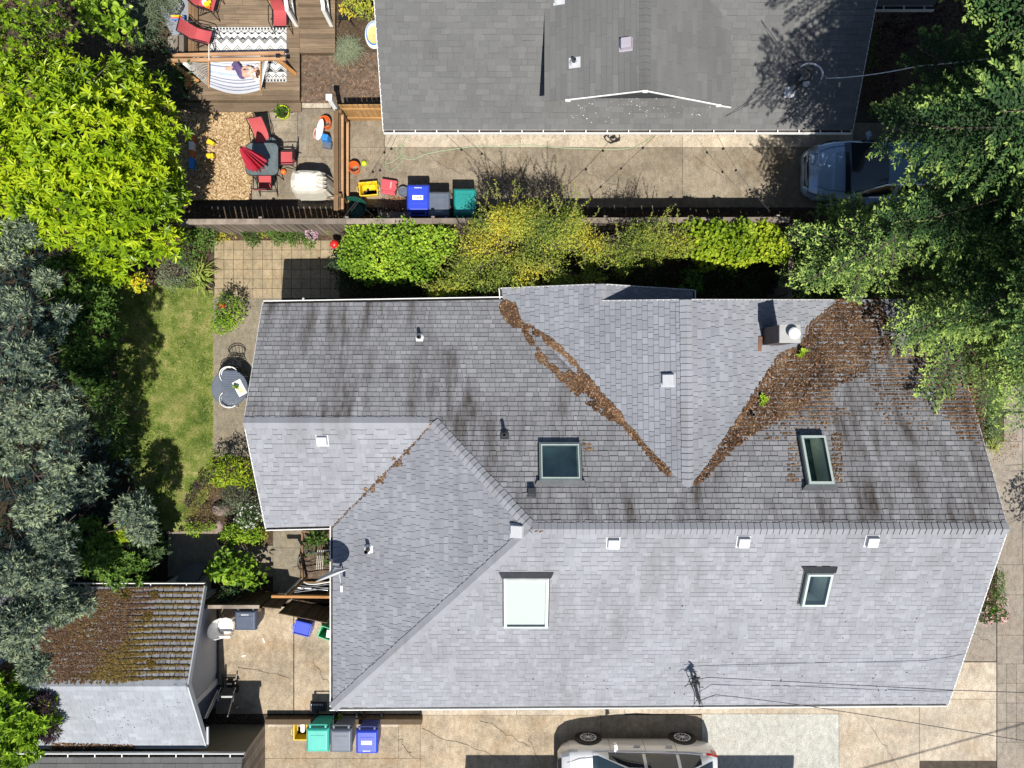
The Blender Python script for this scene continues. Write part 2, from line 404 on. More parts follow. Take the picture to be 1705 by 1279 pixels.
# lower driveway
sheet('lower_driveway', M['conc'], [rect(360, 1010, 489, 1100, g * .1), rect(360, 1100, 489, 1188, g * .1), rect(490.4, 1010, 620, 1188, 0),
      rect(440, 1203, 664, 1262, g), rect(440, 1262, 560, 1420, g), rect(560, 1262, 700, 1420, g), rect(664, 1203, 700, 1262, g), rect(700, 1190, 1000, 1420, g), rect(1000, 1190, 1168, 1420, g)], 0.03)
sheet('lower_apron', M['conc_pale'], [rect(620, 1060, 700, 1188, g), rect(700, 1060, 860, 1190, g), rect(860, 1060, 1040, 1190, g), rect(1040, 1060, 1220, 1188, g), rect(1220, 1060, 1396, 1188, g),
      rect(1396, 1060, 1530, 1285, g), rect(1530, 1163, 1658, 1266, g), rect(1540, 1102, 1658, 1164, g)], 0.034)
sheet('new_slab', M['conc_new'], [rect(1168, 1188, 1396, 1420, g), rect(1396, 1288, 1658, 1420, g)], 0.036)
sw = [rect(1659, y0, x1, y1, g) for y0, y1, x1 in ((940, 990, 1703), (990, 1057, 1703), (1057, 1105, 1703))]
sw += [rect(1703, y0, 1900, y1, g) for y0, y1 in ((940, 990), (990, 1057), (1057, 1105))]
xs = [1659, 1675, 1691, 1708, 1726, 1744, 1764]; ys = [1105, 1137, 1170, 1202, 1235]
sw += [rect(xs[i], ys[j], xs[i + 1], ys[j + 1], 0.25) for i in range(6) for j in range(4)]
sw += [rect(1659, 1235, 1900, 1420, g), rect(1670, 640, 1701, 682, g), rect(1701, 640, 1900, 730, g), rect(1670, 682, 1701, 735, g), rect(1640, 735, 1701, 850, g), rect(1701, 730, 1900, 850, g),
       rect(1640, 850, 1701, 940, g), rect(1701, 850, 1900, 940, g)]
sheet('sidewalk', M['conc_walk'], sw, 0.032)
sheet('side_path', M['conc_walk'], [rect(1560, 1035, 1658, 1101, g)], 0.03)
# left garden
sheet('garden_path', M['conc_peb'], [[(356, 494), (470, 494), (470, 560), (470, 760), (356, 760)], rect(280, 884, 365, 960, g), rect(365, 908, 455, 960, g), rect(455, 882, 560, 912, g), rect(455, 912, 500, 1002, g)], 0.03)
tiles = MB(); x0, y0, st = 357.5, 400.5, 16.05
for i in range(13):
    for j in range(6):
        if (i, j) in ((0, 0), (12, 5)): pass
        a = x0 + i * st; b = y0 + j * st
        tiles.prism(ccw(gpoly(rect(a, b, a + st, b + st, 0.32), 0.034 + R.uniform(-.003, .003))), 0.05, tint=R.random())
struct(tiles.build('paver_patio', M['paver']))
sheet('wood_chip_bed', M['chipbase'], [[(285, 183), (420, 183), (420, 290), (415, 334), (280, 334)]], 0.05, 0.06)
sheet('leafy_paving', M['soil_brick'], [[(501, 88), (640, 88), (640, 176), (501, 176)]], 0.03)
sheet('stone_edging', M['conc_pale'], [rect(501, 173, 552, 181, .2)], 0.06)
sheet('gravel_path', plain('blue_gravel', (0.24, 0.255, 0.29), 0.95, var=0.35, scale=40), [[(246, -30), (316, -30), (316, 62), (288, 62), (268, 20)]], 0.02)
sheet('lawn_base', M['turf'], [[(190, 470), (356, 484), (356, 760), (346, 830), (300, 885), (240, 880), (200, 700)]], 0.03)
sheet('shaded_bed', M['soil_dk'], [[(-60, 380), (190, 440), (205, 700), (215, 860), (280, 890), (280, 965), (-60, 1200)]], .012, .01)  # dark sheet, the shade under the evergreens put into the soil colour
sheet('pebble_strip', M['conc_walk'], [rect(280, 60, 290, 90, 0)], 0.012)

# grass blades on the lawn
def in_poly(x, y, poly):
    c = np.zeros(len(x), dtype=bool); n = len(poly); j = n - 1
    for i in range(n):
        xi, yi = poly[i]; xj, yj = poly[j]
        with np.errstate(divide='ignore', invalid='ignore'):
            k = ((yi > y) != (yj > y)) & (x < (xj - xi) * (y - yi) / (yj - yi + 1e-12) + xi)
        c ^= k; j = i
    return c
def px_points(poly, n, z=0.0):
    xs = [p[0] for p in poly]; ys = [p[1] for p in poly]
    out = np.zeros((0, 2))
    while len(out) < n:
        q = RN.uniform((min(xs), min(ys)), (max(xs), max(ys)), (n * 2, 2))
        out = np.vstack([out, q[in_poly(q[:, 0], q[:, 1], poly)]])
    q = out[:n]; k = (H - z) / FPX
    return np.column_stack([(q[:, 0] - 852.5) * k, (639.5 - q[:, 1]) * k, np.full(n, z)])
def vnoise(p, scale, seed=0):
    """cheap smooth value noise for numpy points (n,2) -> 0..1"""
    r = np.random.default_rng(seed); g = r.random((64, 64))
    q = p * scale; i = np.floor(q).astype(int); f = q - i; f = f * f * (3 - 2 * f)
    a = g[i[:, 0] % 64, i[:, 1] % 64]; b = g[(i[:, 0] + 1) % 64, i[:, 1] % 64]
    c = g[i[:, 0] % 64, (i[:, 1] + 1) % 64]; d = g[(i[:, 0] + 1) % 64, (i[:, 1] + 1) % 64]
    return (a * (1 - f[:, 0]) + b * f[:, 0]) * (1 - f[:, 1]) + (c * (1 - f[:, 0]) + d * f[:, 0]) * f[:, 1]
lawn_px = [(192, 470), (300, 482), (354, 488), (354, 760), (344, 826), (312, 868), (240, 872), (200, 700)]
pts = px_points(lawn_px, 62000, 0.03)
dry = vnoise(pts[:, :2], 1.3, 3) * 0.5 + vnoise(pts[:, :2], 4.5, 5) * 0.5
keep = RN.random(len(pts)) < np.clip(1.35 - dry * 0.9, 0.3, 1); pts = pts[keep]; dry = dry[keep]
n = len(pts); a = RN.uniform(0, 2 * np.pi, n); L = RN.uniform(0.035, 0.085, n); w = RN.uniform(0.004, 0.008, n)
lean = RN.uniform(0.2, 0.9, n)
d = np.column_stack([np.cos(a) * lean, np.sin(a) * lean, np.ones(n) * 0.55]) * L[:, None]
s = np.column_stack([-np.sin(a), np.cos(a), np.zeros(n)]) * w[:, None]
V = np.stack([pts - s, pts + s, pts + d], 1).reshape(-1, 3)
tnt = np.clip((dry - .5) * 1.7 + .45 + RN.normal(0, 0.13, n), 0, 1)
grass = np_mesh('lawn', V, np.arange(3 * n).reshape(n, 3), leaf_mat('grass_blades', (0.075, 0.155, 0.02), (0.215, 0.30, 0.05), (0.55, 0.48, 0.21), 0.3, 0.6), tint=tnt)
stuff(tag(grass, 'sunlit patchy lawn of green and straw grass beside the concrete path', 'grass'))
# wood chips
pts = px_points([(286, 184), (424, 184), (420, 300), (415, 333), (282, 333)], 9000, 0.055)
n = len(pts); a = RN.uniform(0, 2 * np.pi, n); L = RN.uniform(0.012, 0.04, n); w = RN.uniform(0.005, 0.014, n)
u = np.column_stack([np.cos(a), np.sin(a), RN.uniform(-.3, .3, n)]) * L[:, None]; s = np.column_stack([-np.sin(a), np.cos(a), RN.uniform(-.3, .3, n)]) * w[:, None]
pts[:, 2] += RN.uniform(0.005, 0.02, n)
V = np.stack([pts - u - s, pts + u - s, pts + u + s, pts - u + s], 1).reshape(-1, 3)
chips = np_mesh('wood_chips', V, np.arange(4 * n).reshape(n, 4), M['chips'], tint=RN.random(n))
stuff(tag(chips, 'loose tan wood chips covering the play corner below the deck', 'wood chips'))

# ------------------------------------------------------------------ shingled roofs
def clip2(poly, a, b, c):
    """keep the part of a 2-D convex polygon with a*x+b*y<=c"""
    out = []; n = len(poly)
    for i in range(n):
        p = poly[i]; q = poly[(i + 1) % n]
        dp = a * p[0] + b * p[1] - c; dq = a * q[0] + b * q[1] - c
        if dp <= 0: out.append(p)
        if (dp < 0 < dq) or (dq < 0 < dp):
            t = dp / (dp - dq); out.append((p[0] + (q[0] - p[0]) * t, p[1] + (q[1] - p[1]) * t))
    return out
class Slope:
    def __init__(s, o, u, up):
        """plane through o; u runs along the eave, up points up the slope"""
        s.o = Vector(o); s.u = Vector(u).normalized(); v = Vector(up); v = v - s.u * v.dot(s.u); s.v = v.normalized()
        s.n = s.u.cross(s.v)
        if s.n.z < 0: s.n = -s.n
    def uv(s, p): d = Vector(p) - s.o; return (d.dot(s.u), d.dot(s.v))
    def at(s, u, v, h=0.0): return s.o + s.u * u + s.v * v + s.n * h
    def hit(s, px, py, h=0.0):
        c = Vector((0, 0, H)); d = P(px, py, 0) - c; o = s.o + s.n * h
        return c + d * ((o - c).dot(s.n) / d.dot(s.n))
    def z(s, x, y): d = s.o - Vector((x, y, 0)); return d.dot(s.n) / s.n.z
    def mat(s): return Matrix((s.u, s.v, s.n)).transposed()
def shingle(mb, ub, sl, polys, row=0.134, w=(0.12, 0.3), lift=0.013, gap=0.007, seed=1, holes=(), curl=0.004, tint=(0.12, 1.0), vstart=None, dash=1.0):
    rr = random.Random(seed)
    P2 = [[sl.uv(p) for p in poly] for poly in polys]
    vmin = min(q[1] for p in P2 for q in p) if vstart is None else vstart
    vmax = max(q[1] for p in P2 for q in p)
    umin = min(q[0] for p in P2 for q in p); umax = max(q[0] for p in P2 for q in p)
    k = 0
    while vmin + k * row < vmax:
        v0 = vmin + k * row; v1 = v0 + row; k += 1
        uu = umin - rr.uniform(0, w[1])
        while uu < umax:
            ww = rr.uniform(*w); ua, ub_ = uu, uu + ww; uu = ub_
            t = rr.uniform(*tint) if rr.random() > 0.1 else rr.choice((tint[0], tint[1]))
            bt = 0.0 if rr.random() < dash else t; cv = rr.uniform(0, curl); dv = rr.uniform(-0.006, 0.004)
            if any(ub_ > h[0] and ua < h[2] and v1 > h[1] and v0 < h[3] for h in holes):
                inside = True
            else: inside = False
            for poly in P2:
                c0 = poly
                for cc in ((-1, 0, -ua), (1, 0, ub_), (0, -1, -v0), (0, 1, v1)):
                    c0 = clip2(c0, *cc)
                    if len(c0) < 3: break
                if len(c0) < 3: continue
                # cut skylight holes exactly
                pieces = [c0]
                if inside:
                    for h in holes:
                        nx = []
                        for pc in pieces:
                            for cc in ((1, 0, h[0]), (-1, 0, -h[2])):
                                q = clip2(pc, *cc)
                                if len(q) > 2: nx.append(q)
                            m_ = clip2(clip2(pc, -1, 0, -h[0]), 1, 0, h[2])
                            if len(m_) > 2:
                                for cc in ((0, 1, h[1]), (0, -1, -h[3])):
                                    q = clip2(m_, *cc)
                                    if len(q) > 2: nx.append(q)
                        pieces = nx
                for c in pieces:
                    ub.add([sl.at(x, y, -0.004) for x, y in c], [tuple(range(len(c)))])
                    c = clip2(clip2(c, -1, 0, -(ua + gap / 2)), 1, 0, ub_ - gap / 2)
                    c = clip2(c, 0, -1, -(v0 - dv)) if dv < 0 else c
                    if dash < 1.0 and bt == 0.0: c = clip2(c, 0, -1, -(v0 + .017))
                    if len(c) < 3: continue
                    hh = lambda y: lift * (1 - (y - v0) / row * 0.85) + cv * (1 - (y - v0) / row)
                    top = [sl.at(x, y, hh(y)) for x, y in c]
                    n = len(c); b = len(mb.v)
                    lowi = [i for i, (x, y) in enumerate(c) if y < v0 + 0.0185]
                    mb.add(top, [tuple(range(n))], t)
                    if len(lowi) >= 2:
                        lo = min(lowi, key=lambda i: c[i][0]); hi = max(lowi, key=lambda i: c[i][0])
                        p0 = top[lo]; p1 = top[hi]
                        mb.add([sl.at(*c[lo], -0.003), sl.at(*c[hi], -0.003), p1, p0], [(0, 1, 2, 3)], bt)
def ridge_caps(mb, A, B, n1, n2, step=0.145, w=0.15, lift=0.03, seed=3, tint=(0.3, 0.8)):
    """bent cap shingles from A to B; n1, n2 the two slope normals"""
    rr = random.Random(seed); A = Vector(A); B = Vector(B); d = (B - A); L = d.length; d.normalize()
    s1 = d.cross(n1).normalized(); s1 = s1 if s1.dot(n2) < 0 else -s1
    s1 = s1 if (s1.z < 0 or abs(s1.z) < .02) else -s1
    s2 = d.cross(n2).normalized(); s2 = s2 if s2.z < 0 else -s2
    if s1.dot(s2) > 0.95: s2 = -s1
    up = (n1 + n2).normalized(); n = int(L / step)
    for i in range(n):
        a = A + d * (i * step); b = A + d * ((i + 1.12) * step); t = rr.uniform(*tint); j = rr.uniform(-.008, .008)
        ha, hb = lift * 1.7, lift * 0.75
        pa = [a + s1 * (w + j) + n1 * ha * .8, a + up * (ha + .012), a + s2 * (w + j) + n2 * ha * .8]
        pb = [b + s1 * (w + j) + n1 * hb * .8, b + up * (hb + .012), b + s2 * (w + j) + n2 * hb * .8]
        fa = [a + s1 * (w + j) - n1 * .004, a - up * .0, a + s2 * (w + j) - n2 * .004]
        mb.add(pa + pb, [(0, 1, 4, 3), (1, 2, 5, 4)], t); mb.add(pa + fa, [(0, 3, 4, 1), (1, 4, 5, 2)], 0.0)
        mb.add([pa[0], pb[0], b + s1 * (w + j) - n1 * .004, fa[0]], [(0, 1, 2, 3)], 0.03)
        mb.add([pa[2], pb[2], b + s2 * (w + j) - n2 * .004, fa[2]], [(3, 2, 1, 0)], 0.03)
def gutter(parent, a, b, out, name='gutter', mat='white', brackets=0, w=0.075, dep=0.09, drop=0.03):
    """trough along the eave a-b; out is the outward horizontal direction"""
    a = Vector(a); b = Vector(b); o = Vector(out).normalized(); zz = Vector((0, 0, 1))
    mb = MB(); z0 = -drop; a = a - o * .03; b = b - o * .03; w += .03
    def prof(p): return [p + zz * z0, p + zz * (z0 - dep), p + o * w + zz * (z0 - dep), p + o * w + zz * z0, p + o * (w + .02) + zz * z0, p + o * (w + .02) + zz * (z0 - dep - .015), p - o * .002 + zz * (z0 - dep - .015), p - o * .002 + zz * (z0 - .02)]
    pa, pb = prof(a), prof(b); n = len(pa)
    mb.add(pa + pb, [(i, (i + 1) % n, n + (i + 1) % n, n + i) for i in range(n)] + [(0, 7, 6, 1), (1, 6, 5, 2), (2, 5, 4, 3), (8, 9, 14, 15), (9, 10, 13, 14), (10, 11, 12, 13)])
    for i in range(brackets):
        p = a.lerp(b, (i + .5) / brackets); t = (b - a).normalized()
        mb.beam(p + zz * (z0 + .006) - o * .03, p + o * (w + .015) + zz * (z0 + .006), .025, .008)
    g_ = mb.build(name, M[mat], parent)
    m2 = MB(); m2.add([a + zz * (z0 - dep + .012) + o * .003, b + zz * (z0 - dep + .012) + o * .003, b + zz * (z0 - dep + .012) + o * (w - .003), a + zz * (z0 - dep + .012) + o * (w - .003)], [(0, 1, 2, 3)])
    m2.build('leaf_debris', M['gutter_in'], g_)
    return g_

# ---- main house --------------------------------------------------
house = thing('house', 'large grey shingled house with hip roof, cross gable and four skylights filling the centre', 'house', (3, -3, 0))
q = 0.443
R1 = Vector((0.46, -3.31, 5.26)); R2 = Vector((11.34, -3.31, 5.26))
J = Vector((-1.907, -0.943, 4.211)); K = Vector((-6.526, -0.943, 4.211))
SW = Vector((-4.66, -8.43, 2.992)); SE = Vector((11.34, -8.30, 5.26 - q * 4.99))
V1 = Vector((-4.66, -3.696, 2.992)); W1 = Vector((-6.43, -3.74, 4.211 - q * 2.797))
def nz(x, y): return Vector((x, y, 5.26 - q * (y + 3.31)))
NW = nz(-6.54, 2.095); N1 = nz(-0.23, 2.21); N2 = nz(8.47, 2.21); NE = nz(11.34, 2.25)
C0 = nz(4.12, -2.46); C1 = Vector((4.07, 1.97, C0.z))
sN = Slope(NW, (1, 0, 0), (0, -1, q)); sS = Slope(SW, (1, 0, 0), (0, 1, q))
sW = Slope(SW, (0, 1, 0), (1, 0, q)); sWS = Slope(W1, (1, 0, 0), (0, 1, q))
rd = (C1 - C0).normalized()
sCL = Slope(N1, rd, C0 - N1); sCR = Slope(N2, rd, C0 - N2)
PW = nz(-1.907, 2.18); tQ = (4.12 - .46) / 4.35; Q = nz(.46, -2.46 + tQ * 4.67)
def rect_uv(sl, px, py, w, l, h=0.0):
    u, v = sl.uv(sl.hit(px, py, h)); return (u - w / 2, v - l / 2, u + w / 2, v + l / 2)
SKY = [(sN, 933, 768, 0.99, 0.93, 0.15, 'slim'), (sN, 1361, 765, 0.62, 1.22, 0.17, 'dark'), (sS, 876, 1006, 1.06, 1.50, 0.13, 'blind'), (sS, 1361, 983, 0.62, 0.98, 0.15, 'dark')]
holes = {id(sN): [], id(sS): []}; frames = []
for sl, px, py, w_, l_, h_, kd in SKY:
    u, v = sl.uv(sl.hit(px, py, h_)); r = (u - w_ / 2, v - l_ / 2, u + w_ / 2, v + l_ / 2)
    holes[id(sl)].append((r[0] + .03, r[1] + .03, r[2] - .03, r[3] - .03)); frames.append((sl, r, h_, kd))
ub = MB()
mbn = MB(); shingle(mbn, ub, sN, [[NW, PW, J, K], [PW, N1, Q, R1, J], [R1, Q, C0, nz(4.12, -3.31)], [nz(4.12, -3.31), C0, N2, nz(8.47, -3.31)], [nz(8.47, -3.31), N2, NE, R2]], row=.128, w=(.10, .26), lift=.017, gap=.008, seed=5, holes=holes[id(sN)], curl=.012)
mbs = MB(); shingle(mbs, ub, sS, [[R1, SW, SE, R2]], row=.130, w=(.10, .24), lift=.011, gap=.0025, seed=6, holes=holes[id(sS)], curl=.003, dash=.55)
shingle(mbs, ub, sWS, [[J, K, W1, V1]], row=.130, w=(.10, .24), lift=.011, gap=.0025, seed=7, curl=.003, dash=.5)
mbw = MB(); shingle(mbw, ub, sW, [[R1, J, V1, SW]], row=.132, w=(.10, .25), lift=.013, gap=.009, seed=8, curl=.008)
# cross gable
def zl(x, y): return Vector((x, y, sCL.z(x, y)))
B0 = zl(2.2, 2.05); B1 = zl(2.2, 2.46); BW = zl(-0.26, 2.52)
shingle(mbw, ub, sCL, [[C0, C1, B0, N1], [B0, B1, BW, N1]], row=.134, w=(.10, .27), lift=.014, gap=.010, seed=9, curl=.008)
shingle(mbw, ub, sCR, [[C0, N2, C1]], row=.134, w=(.10, .27), lift=.014, gap=.010, seed=10, curl=.008)
sBR = Slope(B1 + Vector((2.56, 0, -2.56 * .475)), (0, 1, 0), (-1, 0, .475))
E1 = Vector((4.76, 2.48, sBR.z(4.76, 2.48))); E0 = Vector((4.76, 1.6, sBR.z(4.76, 1.6)))
shingle(mbw, ub, sBR, [[Vector((2.2, 1.6, B1.z)), B1, E1, E0]], row=.134, w=(.10, .27), lift=.012, gap=.008, seed=11)
mbn.build('weathered_roof', M['roof_n'], house); mbs.build('sunny_roof', M['roof_s'], house); mbw.build('side_roof', M['roof_w'], house)
ub.build('roofing_felt', M['under'], house)
rc = MB()
ridge_caps(rc, R1, R2, sN.n, sS.n, .145, .135, seed=1); ridge_caps(rc, K, J, sN.n, sWS.n, .145, .135, seed=2)
ridge_caps(rc, J, R1, sN.n, sW.n, .15, .14, seed=3); ridge_caps(rc, SW, R1, sW.n, sS.n, .15, .14, seed=4)
ridge_caps(rc, C1, C0, sCL.n, sCR.n, .15, .14, seed=5); ridge_caps(rc, B1, B0, sCL.n, sBR.n, .15, .13, seed=6)
rc.build('ridge_caps', M['roof_s'], house)
# soffit / roof edge boards
rk = MB()
for a, b in ((SW, SE), (NW, N1), (N2, NE), (W1, V1), (V1, SW), (N1, BW), (E0, E1)):
    ix = Vector((3 - (a.x + b.x) / 2, -3 - (a.y + b.y) / 2, 0)) * 0; rk.beam(a - Vector((0, 0, .115)), b - Vector((0, 0, .115)), .02, .17)
for a, b in ((SE, R2), (R2, NE), (K, W1), (NW, K), (BW, B1), (B1, E1), (C1, N2), (B0, C1)):
    rk.beam(a - Vector((0, 0, .10)), b - Vector((0, 0, .10)), .03, .19)
rk.build('fascia', M['white_old'], house)
gutter(house, NW, N1, (0, 1, 0)); gutter(house, V1 + Vector((0, 0, 0)), SW, (-1, 0, 0)); gutter(house, W1, V1 - Vector((.1, 0, 0)), (0, -1, 0)); gutter(house, SW - Vector((.1, 0, 0)), SE, (0, -1, 0))
gutter(house, N1 - Vector((0, .0, 0)), BW, (-1, 0, 0))
gutter(house, E0 + Vector((0, .45, 0)), E1, (1, 0, 0)); gutter(house, N2 + Vector((.25, 0, 0)), N2 + Vector((.85, 0, -.005)), (0, 1, 0))
# walls
wl_ = MB(); ins = .45
fp = [(-6.1, -3.2), (-4.2, -3.2), (-4.2, -7.95), (10.9, -7.95), (10.9, 1.75), (4.35, 1.75), (4.35, 2.1), (.2, 2.1), (.2, 1.7), (-6.1, 1.7)]
wl_.prism([(x, y, 2.62) for x, y in fp], 2.62)
wl_.add([(10.9, -7.95, 2.62), (10.9, 1.75, 2.62), (10.9, -3.31, 4.95), (10.86, -7.95, 2.62), (10.86, 1.75, 2.62), (10.86, -3.31, 4.95)], [(0, 1, 2), (5, 4, 3)])
wl_.add([(-6.1, -3.2, 2.62), (-6.1, 1.7, 2.62), (-6.1, -.943, 3.95)], [(2, 1, 0)])
wl_.add([(.4, 1.72, 2.62), (7.8, 1.72, 2.62), (4.07, 1.72, 4.55)], [(2, 1, 0)])
wl_.add([(.2, 2.1, 2.62), (4.35, 2.1, 2.62), (2.2, 2.1, 3.75)], [(2, 1, 0)])
wl_.build('wall', M['wall'], house)
for wx, wy, ww, ax in ((-5.2, 1.7, .9, 'y'), (-2.8, 1.7, 1.3, 'y'), (7, 1.75, 1.1, 'y'), (9.2, 1.75, 1.1, 'y'), (0, -7.95, 1.2, 'y-'), (3.5, -7.95, 1.6, 'y-'), (7.5, -7.95, 1.4, 'y-'), (10.9, -5, 1.6, 'x'), (10.9, -1, 1.4, 'x')):
    f = MB(); pnl = MB(); sg = -1 if ax == 'y-' else 1
    if ax == 'x': f.box((wx + .03, wy, 1.5), (.06, ww + .12, 1.22)); pnl.box((wx + .062, wy, 1.5), (.01, ww, 1.1))
    else: f.box((wx, wy + sg * .03, 1.5), (ww + .12, .06, 1.22)); pnl.box((wx, wy + sg * .062, 1.5), (ww, .01, 1.1))
    fo = f.build('window', M['white'], house); pnl.build('pane', M['carglass'], fo)
# skylights
def skylight(sl, r, h, kd):
    u0, v0, u1, v1 = r; A = lambda u, v, z: sl.at(u, v, z)
    c = MB()
    def ring(mb, a, b, z0, z1):
        (au0, av0, au1, av1), (bu0, bv0, bu1, bv1) = a, b
        o = [(au0, av0), (au1, av0), (au1, av1), (au0, av1)]; i = [(bu0, bv0), (bu1, bv0), (bu1, bv1), (bu0, bv1)]
        vs = [A(*p, z0) for p in o] + [A(*p, z1) for p in o] + [A(*p, z1) for p in i] + [A(*p, z0) for p in i]
        fs = []
        for k in range(4):
            j = (k + 1) % 4; fs += [(k, j, 4 + j, 4 + k), (4 + k, 4 + j, 8 + j, 8 + k), (8 + k, 8 + j, 12 + j, 12 + k)]
        mb.add(vs, fs)
    ex = lambda a: (u0 + a, v0 + a, u1 - a, v1 - a)
    ring(c, ex(0), ex(.035), -.02, h); root = c.build('skylight', M['sky_clad'] if kd != 'blind' else M['white_old'], house)
    f = MB(); ring(f, ex(.045 if kd == 'slim' else .018), ex(.070), h + .001, h + .022); f.build('frame', M['sky_frame'], root)
    fl = MB(); ring(fl, ex(-.035), ex(-.001), .0, .024)
    fl.add([A(u0 - .12, v1 + .10, .024), A(u1 + .12, v1 + .10, .024), A(u1 + .05, v1, h * .9), A(u0 - .05, v1, h * .9)], [(0, 1, 2, 3)])
    fl.build('flashing', M['lead'], root)
    g_ = MB(); e = ex(.06); g_.add([A(e[0], e[1], h + .012), A(e[2], e[1], h + .012), A(e[2], e[3], h + .012), A(e[0], e[3], h + .012)], [(0, 1, 2, 3)])
    g_.build('pane', M['glass'], root)
    if kd == 'blind':
        b = MB(); e = ex(.04); b.add([A(e[0], e[1] + .1, h - .02), A(e[2], e[1] + .1, h - .02), A(e[2], e[3], h - .02), A(e[0], e[3], h - .02)], [(0, 1, 2, 3)])
        b.add([A(e[0], e[1], h - .05), A(e[2], e[1], h - .05), A(e[2], e[1] + .1, h - .05), A(e[0], e[1] + .1, h - .05)], [(0, 1, 2, 3)])
        b.build('blind', M['blind'], root)
    s_ = MB(); e = ex(.03); dz = .75; cs = [A(e[0], e[1], 0), A(e[2], e[1], 0), A(e[2], e[3], 0), A(e[0], e[3], 0)]
    top = [A(e[0], e[1], h - .0), A(e[2], e[1], h - .0), A(e[2], e[3], h - .0), A(e[0], e[3], h - .0)]; low = [p - Vector((0, 0, dz)) for p in cs]
    s_.add(top + low, [(k, (k + 1) % 4, 4 + (k + 1) % 4, 4 + k) for k in range(4)]); s_.build('shaft', M['shaft'], root)
    fl = MB(); fl.add([p - Vector((0, 0, dz + .01)) for p in cs], [(0, 1, 2, 3)]); fl.build('room_below', M['room'], root)  # dark sheet closing the shaft, dimness of the room put into its colour
for a in frames: skylight(*a)
# roof vents: low boxes
def roof_vent(sl, px, py, s=.26, h=.12, mat='vent', parent=None, rz=0, name='roof_vent', flash=None):
    p = sl.hit(px, py, h); u, v = sl.uv(p); mt = sl.mat()
    mb = MB(); mb.box(sl.at(u, v, h * .5), (s, s, h), M=mt, taper=.92)
    o = mb.build(name, M[mat], parent or house, bevel=.01)
    f = MB(); f.box(sl.at(u, v - .02, .012), (s + .05, s + .06, .018), M=mt); f.build('flashing', M[flash or mat], o)
    return o
for px, py in ((1022, 908), (1240, 906), (1455, 905)): roof_vent(sS, px, py, .27, .13)
roof_vent(sW, 859, 886, .30, .14); roof_vent(sWS, 535, 736, .26, .12); roof_vent(sCL, 1112, 633, .28, .14)
o = roof_vent(sN, 885, 818, .17, .16, 'lead', flash='lead')
def pipe_vent(sl, px, py, r=.045, h=.34, collar='white', parent=None, mat='black', fl=.18, name='vent_pipe'):
    p = sl.hit(px, py, 0); mb = MB(); mb.lathe([(r, -.05), (r, h), (r * .8, h), (r * .8, h - .1), (0.001, h - .1)], p, 12)
    o = mb.build(name, M[mat], parent or house)
    c = MB(); c.lathe([(r * 2.2, .0), (r * 2.1, .03), (r * 1.25, .09), (r * 1.05, .10)], p, 14, M=Matrix.Identity(3))
    u, v = sl.uv(p); c.box(sl.at(u, v + .03, .01), (fl, fl * 1.1, .016), M=sl.mat())
    c.build('pipe_collar', M[collar], o); return o
pipe_vent(sN, 699, 562, .05, .30, 'white'); pipe_vent(sN, 840, 722, .045, .42, 'lead', fl=.22); pipe_vent(sW, 614, 914, .055, .36, 'white')
pipe_vent(sCR, 1250, 690, .04, .2, 'lead', fl=.1)
# chimney
ch = MB(); cb = sCR.hit(1297, 557, 0); ct = P(1315.5, 555.5, 5.03)
cx, cy = ct.x, ct.y; ch.bbox((cx - .235, cy - .205, 2.4), (cx + .235, cy + .205, 4.96)); cho = ch.build('chimney', M['chimney'], house)
c2 = MB(); c2.box((cx, cy, 5.0), (.49, .43, .06)); c2.build('chimney_cap', M['cap'], cho, bevel=.01)
c3 = MB(); c3.lathe([(.09, 5.03), (.09, 5.14), (.13, 5.14), (.14, 5.18), (.105, 5.21), (.08, 5.20), (.055, 5.21), (.001, 5.22)], (cx + .05, cy, 0), 24); c3.build('flue_cap', M['white_old'], cho, smooth=False)
c4 = MB(); c4.beam((cx - .33, cy - .36, sCR.z(cx - .33, cy - .36) + .02), (cx - .31, cy + .0, sCR.z(cx - .31, cy) + .05), .09, .02); c4.build('flashing', plain('rusty_flashing', (.16, .075, .04), .8, var=.3), cho)
# service mast and wires
ms = MB(); b = sS.hit(1163, 1172, 0); t = P(1156, 1130, 3.9)
ms.tube([P(1166, 1179, 2.7), P(1163, 1160, 3.5), t], .03, 8); mso = ms.build('service_mast', M['black_metal'], house)
w_ = MB()
for i in range(14):
    a = R.uniform(0, 6.28); c = t + Vector((R.uniform(-.12, .12), R.uniform(-.15, .1), R.uniform(-.08, .04)))
    w_.tube([c, c + Vector((math.cos(a) * .09, math.sin(a) * .09, .02)), c + Vector((math.cos(a + .7) * .17, math.sin(a + .7) * .17, -.02))], .012 if i % 3 else .03, 5)
for dx in (-.1, .05, .14): w_.tube([t + Vector((dx, -.1, -.05)), P(1163, 1165, 3.4) + Vector((dx * .3, 0, 0)), P(1160 + dx * 90, 1180, 2.75)], .01, 5)
w_.build('wire_loops', M['cable'], mso)
# satellite dish on the west eave
D0 = P(551, 954, 3.75); dn = Vector((.38, -.90, .22)).normalized()
dq = dn.to_track_quat('Z', 'Y').to_matrix()
d = MB(); d.lathe([(.40, .07), (.30, .03), (.18, .01), (.001, 0), (.18, -.012), (.30, .01), (.41, .055)], D0, 28, M=dq, sy=.9)
dish = d.build('satellite_dish', M['vent'], house, smooth=True)
a = MB(); a.tube([D0 - dn * .02, D0 - dn * .15 + Vector((.1, 0, -.1)), P(566, 945, 3.25), P(566, 945, 3.0)], .025, 8); a.tube([D0 + Vector((.12, .0, -.32)), D0 + dn * .45 + Vector((.06, 0, -.25))], .018, 6)
a.box(D0 + dn * .48 + Vector((.06, 0, -.24)), (.07, .16, .07)); a.build('dish_arm', M['vent'], dish)
